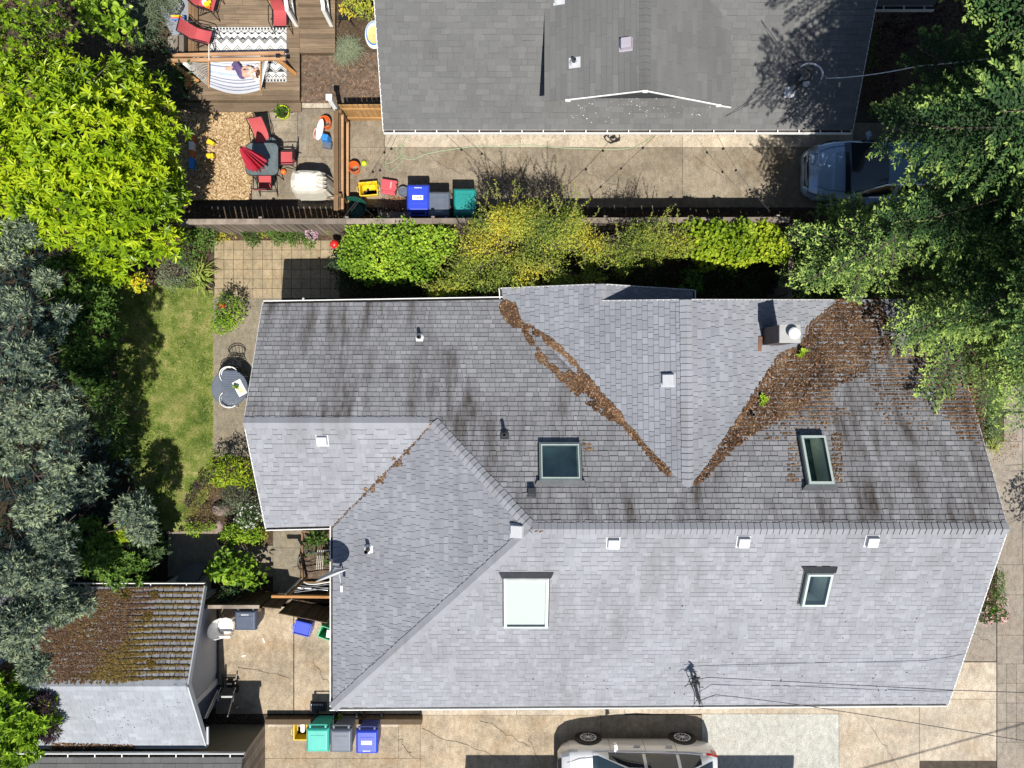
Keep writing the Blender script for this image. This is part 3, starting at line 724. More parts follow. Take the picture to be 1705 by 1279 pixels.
# downpipe over the patio
a = MB(); a.tube([P(505, 497, 2.8), P(505, 500, 2.75)], .03, 6); a.build('gutter_outlet', M['white'], house)
# ------------------------------------------------------------------ moss and debris lying on roofs
def stuff_part(*a, **k):
    o = np_mesh(*a, **k); o['kind'] = 'stuff'; return o
def domes(name, pos, nrm, r, h, tint, mat, parent, k=6, sink=.012):
    n = len(pos); nrm = np.asarray(nrm); pos = np.asarray(pos) + nrm * sink
    ref = np.tile([1.0, 0.13, 0.0], (n, 1)); t1 = np.cross(nrm, ref); t1 /= np.linalg.norm(t1, axis=1, keepdims=True); t2 = np.cross(nrm, t1)
    V = np.zeros((n, 2 * k + 1, 3))
    for i in range(k):
        a = 2 * np.pi * i / k + RN.uniform(-.3, .3, n); rr = r * RN.uniform(.65, 1.3, n)
        e = t1 * np.cos(a)[:, None] + t2 * np.sin(a)[:, None]
        V[:, i] = pos + e * rr[:, None] - nrm * .004
        V[:, k + i] = pos + e * (rr * RN.uniform(.5, .75, n))[:, None] + nrm * (h * RN.uniform(.55, .95, n))[:, None]
    V[:, 2 * k] = pos + nrm * h[:, None]
    fs = []
    for i in range(k):
        j = (i + 1) % k; fs += [(i, j, k + j), (i, k + j, k + i), (k + i, k + j, 2 * k)]
    F = np.array(fs); F = (F[None] + (np.arange(n) * (2 * k + 1))[:, None, None]).reshape(-1, 3)
    return stuff_part(name, V.reshape(-1, 3), F, mat, parent, tint=np.clip(np.repeat(tint, len(fs)) + RN.normal(0, .09, n * len(fs)), 0, 1))
def flakes(name, pos, nrm, L, W, tint, mat, parent=None, lift=.02):
    n = len(pos); a = RN.uniform(0, 2 * np.pi, n); ref = np.tile([1.0, 0.13, 0.0], (n, 1))
    t1 = np.cross(nrm, ref); t1 /= np.linalg.norm(t1, axis=1, keepdims=True); t2 = np.cross(nrm, t1)
    u = (t1 * np.cos(a)[:, None] + t2 * np.sin(a)[:, None]) + nrm * RN.uniform(-.3, .5, n)[:, None]; s = np.cross(nrm, u); s /= np.linalg.norm(s, axis=1, keepdims=True)
    p = pos + nrm * RN.uniform(.3, 1, n)[:, None] * lift; u = u * L[:, None]; s = s * W[:, None]
    V = np.stack([p - u, p + s, p + u, p - s], 1).reshape(-1, 3)
    return stuff_part(name, V, np.arange(4 * n).reshape(n, 4), mat, parent, tint=tint)
def roof_pts(poly, n, slopes, dens=None):
    """random pixels in poly, dropped on the highest of the given slopes"""
    xs = [p[0] for p in poly]; ys = [p[1] for p in poly]
    q = RN.uniform((min(xs), min(ys)), (max(xs), max(ys)), (n, 2)); q = q[in_poly(q[:, 0], q[:, 1], poly)]
    if dens is not None: q = q[RN.random(len(q)) < dens(q[:, 0], q[:, 1])]
    c = np.array([0, 0, H]); d = np.column_stack([(q[:, 0] - 852.5) / FPX, (639.5 - q[:, 1]) / FPX, -np.ones(len(q))])
    best = None; bn = None; rowf = None
    for sl in slopes:
        nn = np.array(sl.n); t = ((np.array(sl.o) - c) @ nn) / (d @ nn); hp = c + d * t[:, None]
        vv = (hp - np.array(sl.o)) @ np.array(sl.v)
        if best is None: best = hp; bn = np.tile(nn, (len(q), 1)); rowf = vv
        else:
            m = hp[:, 2] > best[:, 2]; best = np.where(m[:, None], hp, best); bn = np.where(m[:, None], nn, bn); rowf = np.where(m, vv, rowf)
    return best, bn, rowf, q
def snap_row(p, rowf, sl_v, row, k):
    """pull points toward the butt edges of the courses"""
    f = (rowf / row) - np.floor(rowf / row); return p - np.array(sl_v)[None] * (f * row * k)[:, None]
def dist_to(q, pl):
    x, y = q; best = np.full(len(x), 1e9)
    for (ax, ay), (bx, by) in zip(pl[:-1], pl[1:]):
        L2 = (bx - ax) ** 2 + (by - ay) ** 2; t = np.clip(((x - ax) * (bx - ax) + (y - ay) * (by - ay)) / L2, 0, 1)
        best = np.minimum(best, np.hypot(x - ax - t * (bx - ax), y - ay - t * (by - ay)))
    return best
allp = []; alln = []; allr = []; allt = []
def add_moss(p, n, r0, r1, tint):
    allp.append(p); alln.append(n); allr.append(RN.uniform(r0, r1, len(p))); allt.append(tint)
# thick needles and moss in the right-hand valley
edge = [(1156, 806), (1190, 757), (1225, 705), (1262, 645), (1290, 606), (1318, 583), (1336, 572), (1345, 545), (1362, 530), (1385, 512)]
body = [(1158, 808), (1196, 744), (1232, 690), (1258, 648), (1296, 590), (1332, 575), (1345, 540), (1375, 516), (1395, 504), (1460, 508), (1500, 560), (1490, 612), (1450, 622), (1400, 640), (1360, 660), (1318, 690), (1270, 715), (1225, 745), (1190, 782), (1166, 808)]
p, n, rf, qq = roof_pts(body, 44000, [sN, sCR], lambda x, y: np.clip(1.4 - .35 * np.clip((x - 1390) / 90, 0, 1) - np.maximum(0, dist_to((x, y), edge) - 30 * vnoise(np.column_stack([x, y]), .05, 3)) / 105 + (vnoise(np.column_stack([x, y]), .07, 12) - .5) * .9, 0, 1)); p = snap_row(p, rf, sN.v, .128, .2); add_moss(p, n, .015, .047, np.clip(RN.normal(.42, .18, len(p)), 0, 1))
fringe = [(1390, 500), (1470, 505), (1530, 560), (1600, 600), (1625, 650), (1640, 700), (1610, 735), (1560, 690), (1490, 690), (1430, 690), (1380, 712), (1300, 735), (1240, 765), (1200, 790), (1300, 690), (1400, 640), (1480, 610)]
p, n, rf, qq = roof_pts(fringe, 22000, [sN], lambda x, y: np.clip(vnoise(np.column_stack([x, y]), .03, 8) * 2.6 - .55, 0, 1) * np.clip((750 - y) / 110, 0, 1))
p = snap_row(p, rf, sN.v, .128, .8); add_moss(p, n, .018, .042, np.clip(RN.normal(.5, .16, len(p)), 0, 1))
right = [(1520, 600), (1600, 610), (1640, 690), (1640, 740), (1600, 735), (1570, 690)]
p, n, rf, qq = roof_pts(right, 2600, [sN], lambda x, y: np.clip(1.1 - np.abs(x - 1588 - (y - 640) * .15) / 40, 0, 1)); p = snap_row(p, rf, sN.v, .128, .85); add_moss(p, n, .018, .045, np.clip(RN.normal(.5, .15, len(p)), 0, 1))
# left valley
for poly, cnt in (([(838, 500), (858, 505), (868, 540), (860, 548), (840, 532), (832, 512)], 900), ([(868, 540), (890, 545), (940, 590), (985, 640), (1030, 680), (1022, 700), (990, 678), (958, 650), (925, 605), (890, 575)], 0)):
    if cnt: p, n, rf, qq = roof_pts(poly, cnt * 3, [sN, sCL]); add_moss(p, n, .02, .05, np.clip(RN.normal(.5, .15, len(p)), 0, 1))
for line, wd_, cnt, gate in (([(868, 540), (895, 590), (935, 628), (975, 665), (1020, 697)], 6, 2600, .3), ([(880, 545), (915, 568), (950, 598), (985, 640), (1015, 672), (1035, 700)], 5, 2400, .34), ([(950, 625), (985, 655), (1015, 680), (1032, 700)], 8, 3000, .05), ([(1030, 698), (1065, 735), (1090, 765), (1112, 782)], 5, 900, .1), ([(1100, 775), (1112, 788)], 6, 250, 0), ([(1156, 806), (1180, 778)], 3, 200, .2)):
    xs = [a[0] for a in line]; ys = [a[1] for a in line]
    bx = [(min(xs) - 20, min(ys) - 20), (max(xs) + 20, min(ys) - 20), (max(xs) + 20, max(ys) + 20), (min(xs) - 20, max(ys) + 20)]
    p, n, rf, qq = roof_pts(bx, cnt * 14, [sN, sCR if line[0][0] > 1140 else sCL], lambda x, y: (dist_to((x, y), line) < wd_ * (.5 + .8 * vnoise(np.column_stack([x, y]), .09, 4))) & (vnoise(np.column_stack([x, y]), .06, 21) > gate * .9))
    p = p[:cnt]; n = n[:cnt]; add_moss(p, n, .018, .04, np.clip(RN.normal(.5, .14, len(p)), 0, 1))
# tufts round the skylights and the wing valley
for x0, y0, x1, y1, cnt, k in ((970, 728, 984, 796, 170, .6), (905, 797, 962, 803, 110, 0), (1312, 735, 1330, 806, 90, .8), (1384, 722, 1402, 806, 200, .6), (1338, 808, 1392, 815, 130, 0), (1350, 944, 1390, 948, 50, 0), (1470, 690, 1560, 720, 60, .9)):
    p, n, rf, qq = roof_pts([(x0, y0), (x1, y0), (x1, y1), (x0, y1)], cnt, [sS if y0 > 900 else sN]); gk = vnoise(p[:, :2], 3.3, 64) > .38; p = snap_row(p, rf, sN.v, .128, k * .8)[gk]; n = n[gk]; add_moss(p, n, .012, .042, np.clip(RN.normal(.6, .2, len(p)), 0, 1))
for x, y, r, cnt in ((679, 752, 6, 26), (663, 772, 8, 40), (633, 800, 8, 44), (640, 793, 5, 20), (620, 815, 6, 24), (609, 815, 4, 10), (655, 765, 4, 12), (896, 881, 9, 16)):
    q_ = RN.normal((x, y), (r * .55, r * .55), (cnt, 2)); p, n, rf, qq = roof_pts([(x - 3 * r, y - 3 * r), (x + 3 * r, y - 3 * r), (x + 3 * r, y + 3 * r), (x - 3 * r, y + 3 * r)], 700, [sWS, sW] if x < 800 else [sN], lambda a, b: np.hypot(a - x, b - y) < r * RN.uniform(.2, 1.0, len(a)))
    p = p[:cnt]; n = n[:cnt]; add_moss(p, n, .015, .04, np.clip(RN.normal(.62, .12, len(p)), 0, 1))
line = [(722, 702), (700, 728), (660, 770), (620, 812), (580, 850), (556, 876)]
p, n, rf, qq = roof_pts([(540, 690), (740, 690), (740, 890), (540, 890)], 60000, [sWS, sW], lambda x, y: dist_to((x, y), line) < 1.6); p = p[:420]; n = n[:420]; add_moss(p, n, .01, .02, np.clip(RN.normal(.3, .12, len(p)), 0, 1))
ap = np.vstack(allp); an = np.vstack(alln); ar = np.concatenate(allr); at_ = np.concatenate(allt)
patch = vnoise(ap[:, :2], 2.2, 31); at_ = np.clip(at_ + (patch - .5) * .5 + (vnoise(ap[:, :2], 7.0, 33) - .5) * .35, 0, 1)
domes('moss', ap, an, ar, ar * RN.uniform(.22, .6, len(ar)), at_, M['moss'], house)
sel = RN.random(len(ap)) < .16
flakes('fallen_needles', ap[sel], an[sel], RN.uniform(.02, .055, sel.sum()), RN.uniform(.005, .016, sel.sum()), RN.random(sel.sum()), M['leaflitter'], house, .045)
# dark lifted tabs, bits of grit on the sunny slope
p, n, rf, qq = roof_pts([(556, 900), (1660, 900), (1580, 1165), (560, 1172)], 420, [sS], lambda x, y: np.clip((y - 940) / 260, .03, 1) * np.clip((x - 900) / 700 + .35, 0, 1))
domes('grit', p, n, RN.uniform(.008, .024, len(p)), RN.uniform(.004, .012, len(p)), RN.random(len(p)) * .3, M['under'], house)
p, n, rf, qq = roof_pts([(556, 900), (880, 890), (560, 1172)], 160, [sW]); domes('lifted_tabs', p, n, RN.uniform(.008, .02, len(p)), RN.uniform(.003, .008, len(p)), RN.random(len(p)), M['under'], house, 4)

# ------------------------------------------------------------------ neighbour's house at the top
nb = thing('neighbour_house', 'charcoal grey shingled house with a low cross gable at the top of the photo', 'house', (2.8, 8, 0))
qn = 0.45; e0 = 2.9; Ye = 6.655
def nn_(x, y): return Vector((x, y, e0 + qn * (y - Ye)))
A0 = nn_(-3.37, Ye); A1 = nn_(8.92, Ye); A2 = nn_(8.92, 12.2); A3 = nn_(-3.37, 12.2)
sA = Slope(A0, (1, 0, 0), (0, 1, qn)); rb = MB(); ub = MB()
shingle(rb, ub, sA, [[A0, A1, A2, A3]], row=.140, w=(.14, .4), lift=.010, gap=.003, seed=21, curl=.002)
pk = Vector((3.15, 6.95, 4.72)); dl = Vector((.80, 6.95, 4.02)); dr = Vector((5.42, 6.87, 3.92))
pk2 = pk + Vector((0, 4.6, 0)); dl2 = dl + Vector((0, 4.6, 0)); dr2 = dr + Vector((0, 4.6, 0))
sDL = Slope(dl, (0, 1, 0), pk - dl); sDR = Slope(dr, (0, 1, 0), pk - dr)
shingle(rb, ub, sDL, [[dl, pk, pk2, dl2]], row=.140, w=(.2, .9), lift=.010, gap=.003, seed=22, curl=.002)
shingle(rb, ub, sDR, [[dr, dr2, pk2, pk]], row=.140, w=(.2, .9), lift=.010, gap=.003, seed=23, curl=.002)
rb.build('roof', M['roof_nb'], nb); ub.build('roofing_felt', M['under'], nb)
bk = MB(); bk.add([A3, A2, Vector((8.92, 17.5, e0)), Vector((-3.37, 17.5, e0))], [(0, 1, 2, 3)]); bk.build('rear_roof', M['roof_nb'], nb)
rc = MB(); ridge_caps(rc, pk, pk2, sDL.n, sDR.n, .16, .14, .014, 31, (.3, .8)); rc.build('ridge_caps', M['roof_nb'], nb)
fc = MB()
for a, b in ((pk, dl.lerp(pk, .22)), (pk, dr.lerp(pk, .12))): fc.beam(a + Vector((0, -.02, -.02)), b + Vector((0, -.02, -.02)), .022, .04)
fc.beam(dr.lerp(pk, .12) + Vector((0, -.02, -.05)), dr + Vector((0, -.02, -.03)), .018, .05)
for p_ in (pk + Vector((-.0, 0, .0)), dl.lerp(pk, .24), dr.lerp(pk, .15)): fc.box(p_ + Vector((0, -.03, -.03)), (.12, .05, .05))
fc.build('rake_board', M['white'], nb)
dw = MB(); yw = 7.35
dw.add([(dl.x + .12, yw, 3.0), (dr.x - .12, yw, 3.0), (dr.x - .12, yw, dr.z - .03), (pk.x, yw, pk.z - .05), (dl.x + .12, yw, dl.z - .03)], [(0, 1, 2, 3, 4)])
dw.add([(dl.x + .12, yw, 3.0), (dl.x + .12, yw, dl.z - .03), (dl.x + .12, 11, dl.z - .03), (dl.x + .12, 11, 3.0)], [(0, 1, 2, 3)])
dw.add([(dr.x - .12, yw, 3.0), (dr.x - .12, yw, dr.z - .03), (dr.x - .12, 11, dr.z - .03), (dr.x - .12, 11, 3.0)], [(3, 2, 1, 0)])
dw.build('dormer_wall', M['lead'], nb)
gutter(nb, A0, A1, (0, -1, 0), brackets=22, w=.06)
rk = MB(); rk.beam(A0 - Vector((0, 0, .09)), A3 - Vector((0, 0, .09)), .03, .17); rk.beam(A1 - Vector((0, 0, .09)), A2 - Vector((0, 0, .09)), .03, .17); rk.build('fascia', M['white_old'], nb)
nw = MB(); nw.bbox((-2.95, 7.8, 0), (8.5, 17.0, 3.1)); nw.build('wall', M['wall'], nb)
for x in (-1.5, 1.2, 4.2, 7.0):
    f = MB(); f.box((x, 7.785, 1.5), (1.3, .06, 1.15)); fo = f.build('window', M['white'], nb); f = MB(); f.box((x, 7.75, 1.5), (1.15, .02, 1.0)); f.build('pane', M['carglass'], fo)
roof_vent(sDL, 1042, 70, .26, .16, 'vent_mauve', nb)
pipe_vent(sDL, 955, 105, .045, .22, 'vent', nb, 'lead', .26); pipe_vent(sDL, 929, 0, .05, .2, 'vent', nb, 'lead', .26)
# paint specks below the rake
q_ = RN.uniform((960, 160), (1200, 205), (150, 2)); p, n, rf, qq = roof_pts([(960, 166), (1075, 158), (1185, 176), (1200, 190), (1000, 206), (950, 200)], 170, [sA])
domes('paint_specks', p, n, RN.uniform(.004, .016, len(p)), np.full(len(p), .006), RN.random(len(p)), M['white'], nb, 4, sink=.006)
# mast, meter drop loop and guy wires on that roof
ms = MB(); b = sA.hit(1316, 150, 0); t = b + Vector((.0, 0, .75)); ms.tube([b, t], .03, 8); mo = ms.build('service_mast', M['metal'], nb)
w_ = MB(); c = b + Vector((.25, .15, .5))
w_.tube([c + Vector((.32 * math.cos(a), .26 * math.sin(a), .1)) for a in np.linspace(-.5, 2.4, 14)], .022, 6); w_.build('drip_loop', M['cable_w'], mo)
w_ = MB(); w_.tube([b + Vector((-.1, .3, .6)), b + Vector((.1, .36, .55)), b + Vector((.3, .25, .5)), b + Vector((.35, .1, .45))], .014, 5); w_.tube([t, t + Vector((.15, .12, -.05)), c], .014, 5)
w_.tube([b + Vector((.05, -.05, .05)), b + Vector((.12, .05, .4)), b + Vector((.3, .02, .55))], .02, 5); w_.box(b + Vector((0, .05, .5)), (.12, .22, .16)); w_.build('wire_loops', M['cable'], mo)
f = MB(); u, v = sA.uv(b); f.box(sA.at(u - .02, v - .05, .02), (.26, .26, .02), M=sA.mat()); f.lathe([(.09, .0), (.06, .06), (.001, .07)], b + Vector((.28, .04, .30)), 10); f.build('mast_base', M['vent'], mo)
w_ = MB(); w_.tube([t, sA.hit(1267, 33, .02)], .006, 4); w_.tube([t, sA.hit(1208, 194, .02)], .006, 4); w_.build('guy_wires', M['cable'], mo)
# low rear wing at the top right
f = MB(); f.add([P(1452, 9, 2.5), P(1558, 9, 2.5), P(1558, -90, 3.4), P(1452, -90, 3.4)], [(0, 1, 2, 3)]); f.build('wing_roof', M['roof_nb'], nb)
gutter(nb, P(1455, 9, 2.5), P(1557, 9, 2.5), (0, -1, 0), brackets=3, w=.09)
# service drop to the street
def cable(name, label, pts, r=.008, mat='cable', sag=.0, beads=0):
    pp = []
    for a, b in zip(pts[:-1], pts[1:]):
        for i in range(10):
            t = i / 10; v = Vector(a).lerp(Vector(b), t); v.z -= sag * 4 * t * (1 - t); pp.append(v)
    pp.append(Vector(pts[-1])); mb = MB(); mb.tube(pp, r, 5)
    o = mb.build(name, M[mat]); return tag(o, label, 'cable')
cable('service_cable', 'pale twisted service cable running from the charcoal roof into the fir', [t + Vector((.6, .0, -.05)), P(1530, 110, 5.0), P(1900, 60, 7.5)], .011, 'cable_w', .15)
cable('service_cable', 'black service cable above the lower edge of the main roof', [P(1163, 1131, 3.9), P(1180, 1128, 3.9), P(1580, 1149, 4.4), P(1900, 1160, 5.5)], .009, sag=.0)
cable('service_cable', 'black twisted cable drooping from the roof mast across the driveway', [P(1163, 1168, 3.4), P(1192, 1157, 3.6), P(1340, 1175, 3.8), P(1600, 1217, 4.2), P(1900, 1265, 5.0)], .010, sag=.02)
cable('street_wire', 'overhead street wire that crosses the pavement corner diagonally', [P(1340, 1304, 0) + Vector((.84, -3.99, 7)), P(1560, 1243, 0) + Vector((.84, -3.99, 7)), P(1800, 1176, 0) + Vector((.84, -3.99, 7))], .02)

# ------------------------------------------------------------------ garage, shed, southern neighbour
ga = thing('garage', 'small detached garage with a mossy north roof and a clean south roof', 'garage', (-11, -7.6, 0))
GR0 = Vector((-14.5, -7.91, 2.88)); GR1 = Vector((-8.507, -7.91, 2.88))
GN0 = Vector((-14.5, -5.62, 1.82)); GN1 = Vector((-8.53, -5.62, 1.82)); GS0 = Vector((-14.5, -10.04, 1.82)); GS1 = Vector((-8.48, -10.04, 1.82))
sGN = Slope(GN0, (1, 0, 0), GR0 - GN0); sGS = Slope(GS0, (1, 0, 0), GR0 - GS0)
ub = MB(); g1 = MB(); shingle(g1, ub, sGN, [[GN0, GR0, GR1, GN1]], row=.155, w=(.12, .28), lift=.02, gap=.02, seed=41, curl=.01, tint=(.3, 1)); g1.build('mossy_roof', M['roof_n'], ga)
g2 = MB(); shingle(g2, ub, sGS, [[GS0, GS1, GR1, GR0]], row=.135, w=(.15, .35), lift=.008, gap=.003, seed=42, curl=.002); ridge_caps(g2, GR0, GR1, sGN.n, sGS.n, .22, .15, .02, 43, (.5, 1)); g2.build('clean_roof', M['roof_gar'], ga); ub.build('roofing_felt', M['under'], ga)
p, n, rf, qq = roof_pts([(165, 982), (338, 982), (311, 1138), (-40, 1140)], 30000, [sGN], lambda x, y: np.clip((1.55 - (x - 120 - (1140 - y) * .25) / 160) * (.6 + 1.0 * vnoise(np.column_stack([x, y]), .05, 17)), .0, 1))
k = np.clip((qq[:, 0] - 150) / 120, 0, 1); p = snap_row(p, rf, sGN.v, .155, .9 * np.clip(k * 1.5 - .45, 0, .95))
gt = np.clip(RN.normal(.45, .2, len(p)), 0, 1); ye = vnoise(p[:, :2], 1.5, 77) * .75 + RN.random(len(p)) * .35 > .54
r_ = RN.uniform(.014, .042, len(p))
domes('moss', p[~ye], n[~ye], r_[~ye], r_[~ye] * .6, gt[~ye], M['moss'], ga); domes('golden_moss', p[ye], n[ye], r_[ye], r_[ye] * .6, gt[ye], M['moss_y'], ga)
for cnt, poly, kk in ((900, [(190, 982), (340, 982), (312, 1138), (250, 1138)], .92),):
    p, n, rf, qq = roof_pts(poly, cnt * 3, [sGN], lambda x, y: vnoise(np.column_stack([x, y]), .09, 55) > .45); p = snap_row(p, rf, sGN.v, .155, kk); r_ = RN.uniform(.01, .03, len(p)); domes('seam_moss', p, n, r_, r_ * .5, np.clip(RN.normal(.3, .15, len(p)), 0, 1), M['moss'], ga)
for x, y, r0 in ((210, 991, 9), (257, 990, 7), (246, 1027, 9), (252, 1107, 9)):
    p, n, rf, qq = roof_pts([(x - r0, y - r0), (x + r0, y - r0), (x + r0, y + r0), (x - r0, y + r0)], 150, [sGN], lambda a, b: np.hypot(a - x, b - y) < r0 * (.45 + .9 * vnoise(np.column_stack([a, b]), .16, 5)))
    domes('moss_cushion', p, n, RN.uniform(.015, .04, len(p)), RN.uniform(.015, .035, len(p)), np.clip(RN.normal(.3, .12, len(p)), 0, 1), M['moss_y'], ga)
p, n, rf, qq = roof_pts([(120, 1160), (300, 1160), (340, 1240), (110, 1240)], 170, [sGS], lambda x, y: vnoise(np.column_stack([x, y]), .06, 9) > .5); domes('grit', p, n, RN.uniform(.006, .02, len(p)), RN.uniform(.004, .010, len(p)), RN.random(len(p)) * .3, M['under'], ga, sink=.006)
p, n, rf, qq = roof_pts([(85, 1236), (225, 1240), (225, 1247), (85, 1247)], 500, [sGS]); domes('gutter_litter', p, n, RN.uniform(.015, .04, len(p)), RN.uniform(.01, .03, len(p)), RN.random(len(p)), M['moss'], ga)
gutter(ga, GN0, GN1, (0, 1, 0), brackets=6); gutter(ga, GS0, GS1, (0, -1, 0), brackets=3, w=.05)
rk = MB()
for a, b in ((GN1, GR1), (GR1, GS1)): rk.beam(a + Vector((.01, 0, -.07)), b + Vector((.01, 0, -.07)), .035, .17)
rk.beam(GS1 + Vector((.05, .02, -.02)), GS1 + Vector((.05, .55, .0)), .05, .05); rk.build('rake_board', M['wall_grey'], ga)
w = MB(); w.bbox((-14.2, -9.0, 0), (-8.93, -6.2, 1.80)); w.add([(-8.93, -9.0, 1.8), (-8.93, -6.2, 1.8), (-8.93, -7.9, 2.6)], [(0, 1, 2)]); w.bbox((-14.2, -9.6, 0), (-9.5, -9.0, 1.8)); w.build('wall', M['wall_grey'], ga)
w = MB(); w.bbox((-8.925, -9.04, 0), (-8.87, -8.88, 2.05)); w.build('corner_board', M['white_old'], ga)
w = MB(); w.bbox((-8.93, -9.62, 0), (-8.86, -9.045, 1.8)); w.build('side_panel', M['slate'], ga)
w = MB(); w.bbox((-8.925, -8.7, .05), (-8.90, -6.35, 1.78)); w.build('garage_door', M['wall_grey'], ga)
w = MB(); w.bbox((-8.90, -9.0, .0), (-8.86, -6.2, .1)); w.build('sill', M['lead'], ga)
# storage box behind the garage
sb = thing('storage_box', 'open grey timber box standing behind the mossy garage roof', 'box', P(326, 962, 0))
w = MB(); a = P(352, 985, 0); b = P(296, 958, 0); z1 = .75; t_ = .08
for x0_, y0_, x1_, y1_ in ((b.x, a.y, a.x, a.y + t_), (b.x, b.y - t_, a.x, b.y), (b.x, a.y + t_, b.x + t_, b.y - t_), (a.x - t_, a.y + t_, a.x, b.y - t_)): w.bbox((x0_, y0_, 0), (x1_, y1_, z1))
w.build('box_walls', M['wall_grey'], sb)
w = MB(); w.box(P(320, 953, .55), (.62, .07, .75), M=Matrix.Rotation(.5, 3, 'X')); w.build('lid', M['slate'], sb)
# shed at the bottom
sh = thing('garden_shed', 'low shed with grey roof and brown board side at the bottom edge', 'shed', (-9.5, -11.5, 0))
w = MB(); w.bbox((-13.8, -13.4, 0), (-7.50, -10.30, 2.0)); w.build('wall', M['wall_olive'], sh)
w = MB()
for i in range(20): y = -10.29 - i * .155; w.bbox((-7.495, y - .145, 0), (-7.46, y, 1.98), tint=R.random())
w.build('board_siding', M['fence'], sh)
sSh = Slope((-14, -10.22, 2.06), (1, 0, 0), (0, -1, .42)); ub = MB(); g1 = MB()
shingle(g1, ub, sSh, [[Vector((-14, -10.22, 2.06)), Vector((-7.37, -10.22, 2.06)), Vector((-7.37, -12, 2.06 + .42 * 1.78)), Vector((-14, -12, 2.06 + .42 * 1.78))]], row=.145, w=(.2, .5), lift=.01, gap=.004, seed=51)
g1.add([(-14, -12, 2.80), (-7.37, -12, 2.80), (-7.37, -13.8, 2.05), (-14, -13.8, 2.05)], [(0, 3, 2, 1)]); g1.build('roof', M['roof_nb'], sh); ub.build('roofing_felt', M['under'], sh)
gutter(sh, (-14, -10.22, 2.09), (-7.34, -10.22, 2.09), (0, 1, 0), brackets=9, w=.085)
# house to the south, just outside the frame; its gable shades the driveway
so = thing('southern_house', 'neighbour house whose gabled bay shades the lower driveway', 'house', (4, -16, 0))
w = MB(); w.bbox((-.75, -17, 0), (8.6, -13.2, 2.9)); w.build('wall', M['wall'], so)
w = MB(); w.add([(-1.03, -12.93, 3.05), (8.88, -12.93, 3.05), (8.88, -15.5, 4.2), (-1.03, -15.5, 4.2), (-1.03, -18, 3.05), (8.88, -18, 3.05)], [(0, 1, 2, 3), (3, 2, 5, 4)])
w.add([(-1.03, -12.93, 2.98), (8.88, -12.93, 2.98), (8.88, -15.5, 4.12), (-1.03, -15.5, 4.12)], [(3, 2, 1, 0)]); w.build('roof', M['roof_nb'], so)

# ------------------------------------------------------------------ fences and walls
def board_fence(root, a, b, h, mat, board=.14, gap=.012, th=.022, rail=True, cap=0.0, capmat=None, postev=2.4, lift=.04):
    a = Vector(a); b = Vector(b); d = b - a; L = d.length; d.normalize(); s = Vector((-d.y, d.x, 0))
    mb = MB(); x = 0
    while x < L:
        w_ = min(board, L - x); c = a + d * (x + w_ / 2) + s * R.uniform(-.004, .004)
        mb.box(c + Vector((0, 0, lift + (h - lift) / 2)), (w_, th, h - lift + R.uniform(-.015, .01)), rz=math.atan2(d.y, d.x), tint=R.random()); x += board + gap * R.uniform(.3, 1.9)
    mb.build('boards', mat, root)
    if rail:
        r = MB()
        for z in (.35, h - .22): r.beam(a + s * .045 + Vector((0, 0, z)), b + s * .045 + Vector((0, 0, z)), .05, .09)
        r.build('rails', mat, root)
    if cap:
        r = MB(); x = 0
        while x < L:
            e = min(L, x + 2.4); r.beam(a + d * x + Vector((0, 0, h + .02)), a + d * (e - .006) + Vector((0, 0, h + .02)), cap, .035, tint=R.random()); x += 2.4
        r.build('cap_rail', capmat or mat, root)
    x = .0
    while x <= L + .01:
        r = MB(); r.box(a + d * min(x, L) + s * .10 + Vector((0, 0, h / 2)), (.09, .09, h), rz=math.atan2(d.y, d.x), tint=R.random()); r.build('post', mat, root); x += postev
f1 = thing('garden_fence', 'long grey board fence dividing the driveway from the shrub bed', 'fence', (-.6, 4.54, 0))
board_fence(f1, (-9.4, 4.50, 0), (7.72, 4.56, 0), 1.75, M['fence'], cap=.15, gap=.022)
f2 = thing('garden_fence', 'short weathered fence return running from the long fence to the main house', 'fence', (7.74, 3.5, 0))
board_fence(f2, (7.76, 4.45, 0), (7.70, 2.0, 0), 1.75, M['fence'], cap=.13, gap=.02)
f3 = thing('garden_fence', 'brown timber fence between the red chair patio and the driveway', 'fence', (-5.0, 6.3, 0))
board_fence(f3, (-5.02, 7.80, 0), (-5.02, 4.95, 0), 1.2, M['fence_br'], cap=.13, gap=.02)
f3b = MB(); f3b.beam((-4.90, 7.8, .95), (-4.90, 4.98, .95), .07, .09); f3b.beam((-4.89, 7.8, .35), (-4.89, 4.98, .35), .07, .09); f3b.build('rails', M['stand'], f3)
f4 = thing('cedar_gate', 'golden cedar gate panel beside the charcoal house wall', 'gate', (-4.2, 7.95, 0))
board_fence(f4, (-2.9, 7.96, 0), (-4.95, 7.96, 0), 1.25, M['gold'], gap=.008, rail=True)
pw = thing('white_post', 'white painted gate post at the end of the cedar panel', 'post', (-5.1, 8.0, 0))
w = MB(); w.bbox((-5.16, 7.93, 0), (-5.04, 8.05, 1.68)); w.build('shaft', M['white'], pw, bevel=.008); w = MB(); w.box((-5.1, 7.99, 1.70), (.17, .17, .035)); w.build('cap', M['white'], pw)
f5 = thing('side_fence', 'dark green stained fence between garage and open side gate', 'fence', (-7.8, -6.3, 0))
board_fence(f5, (-7.12, -6.28, 0), (-8.9, -6.28, 0), 1.45, M['fence_dk'], cap=.10, capmat=M['fence'], gap=.01)
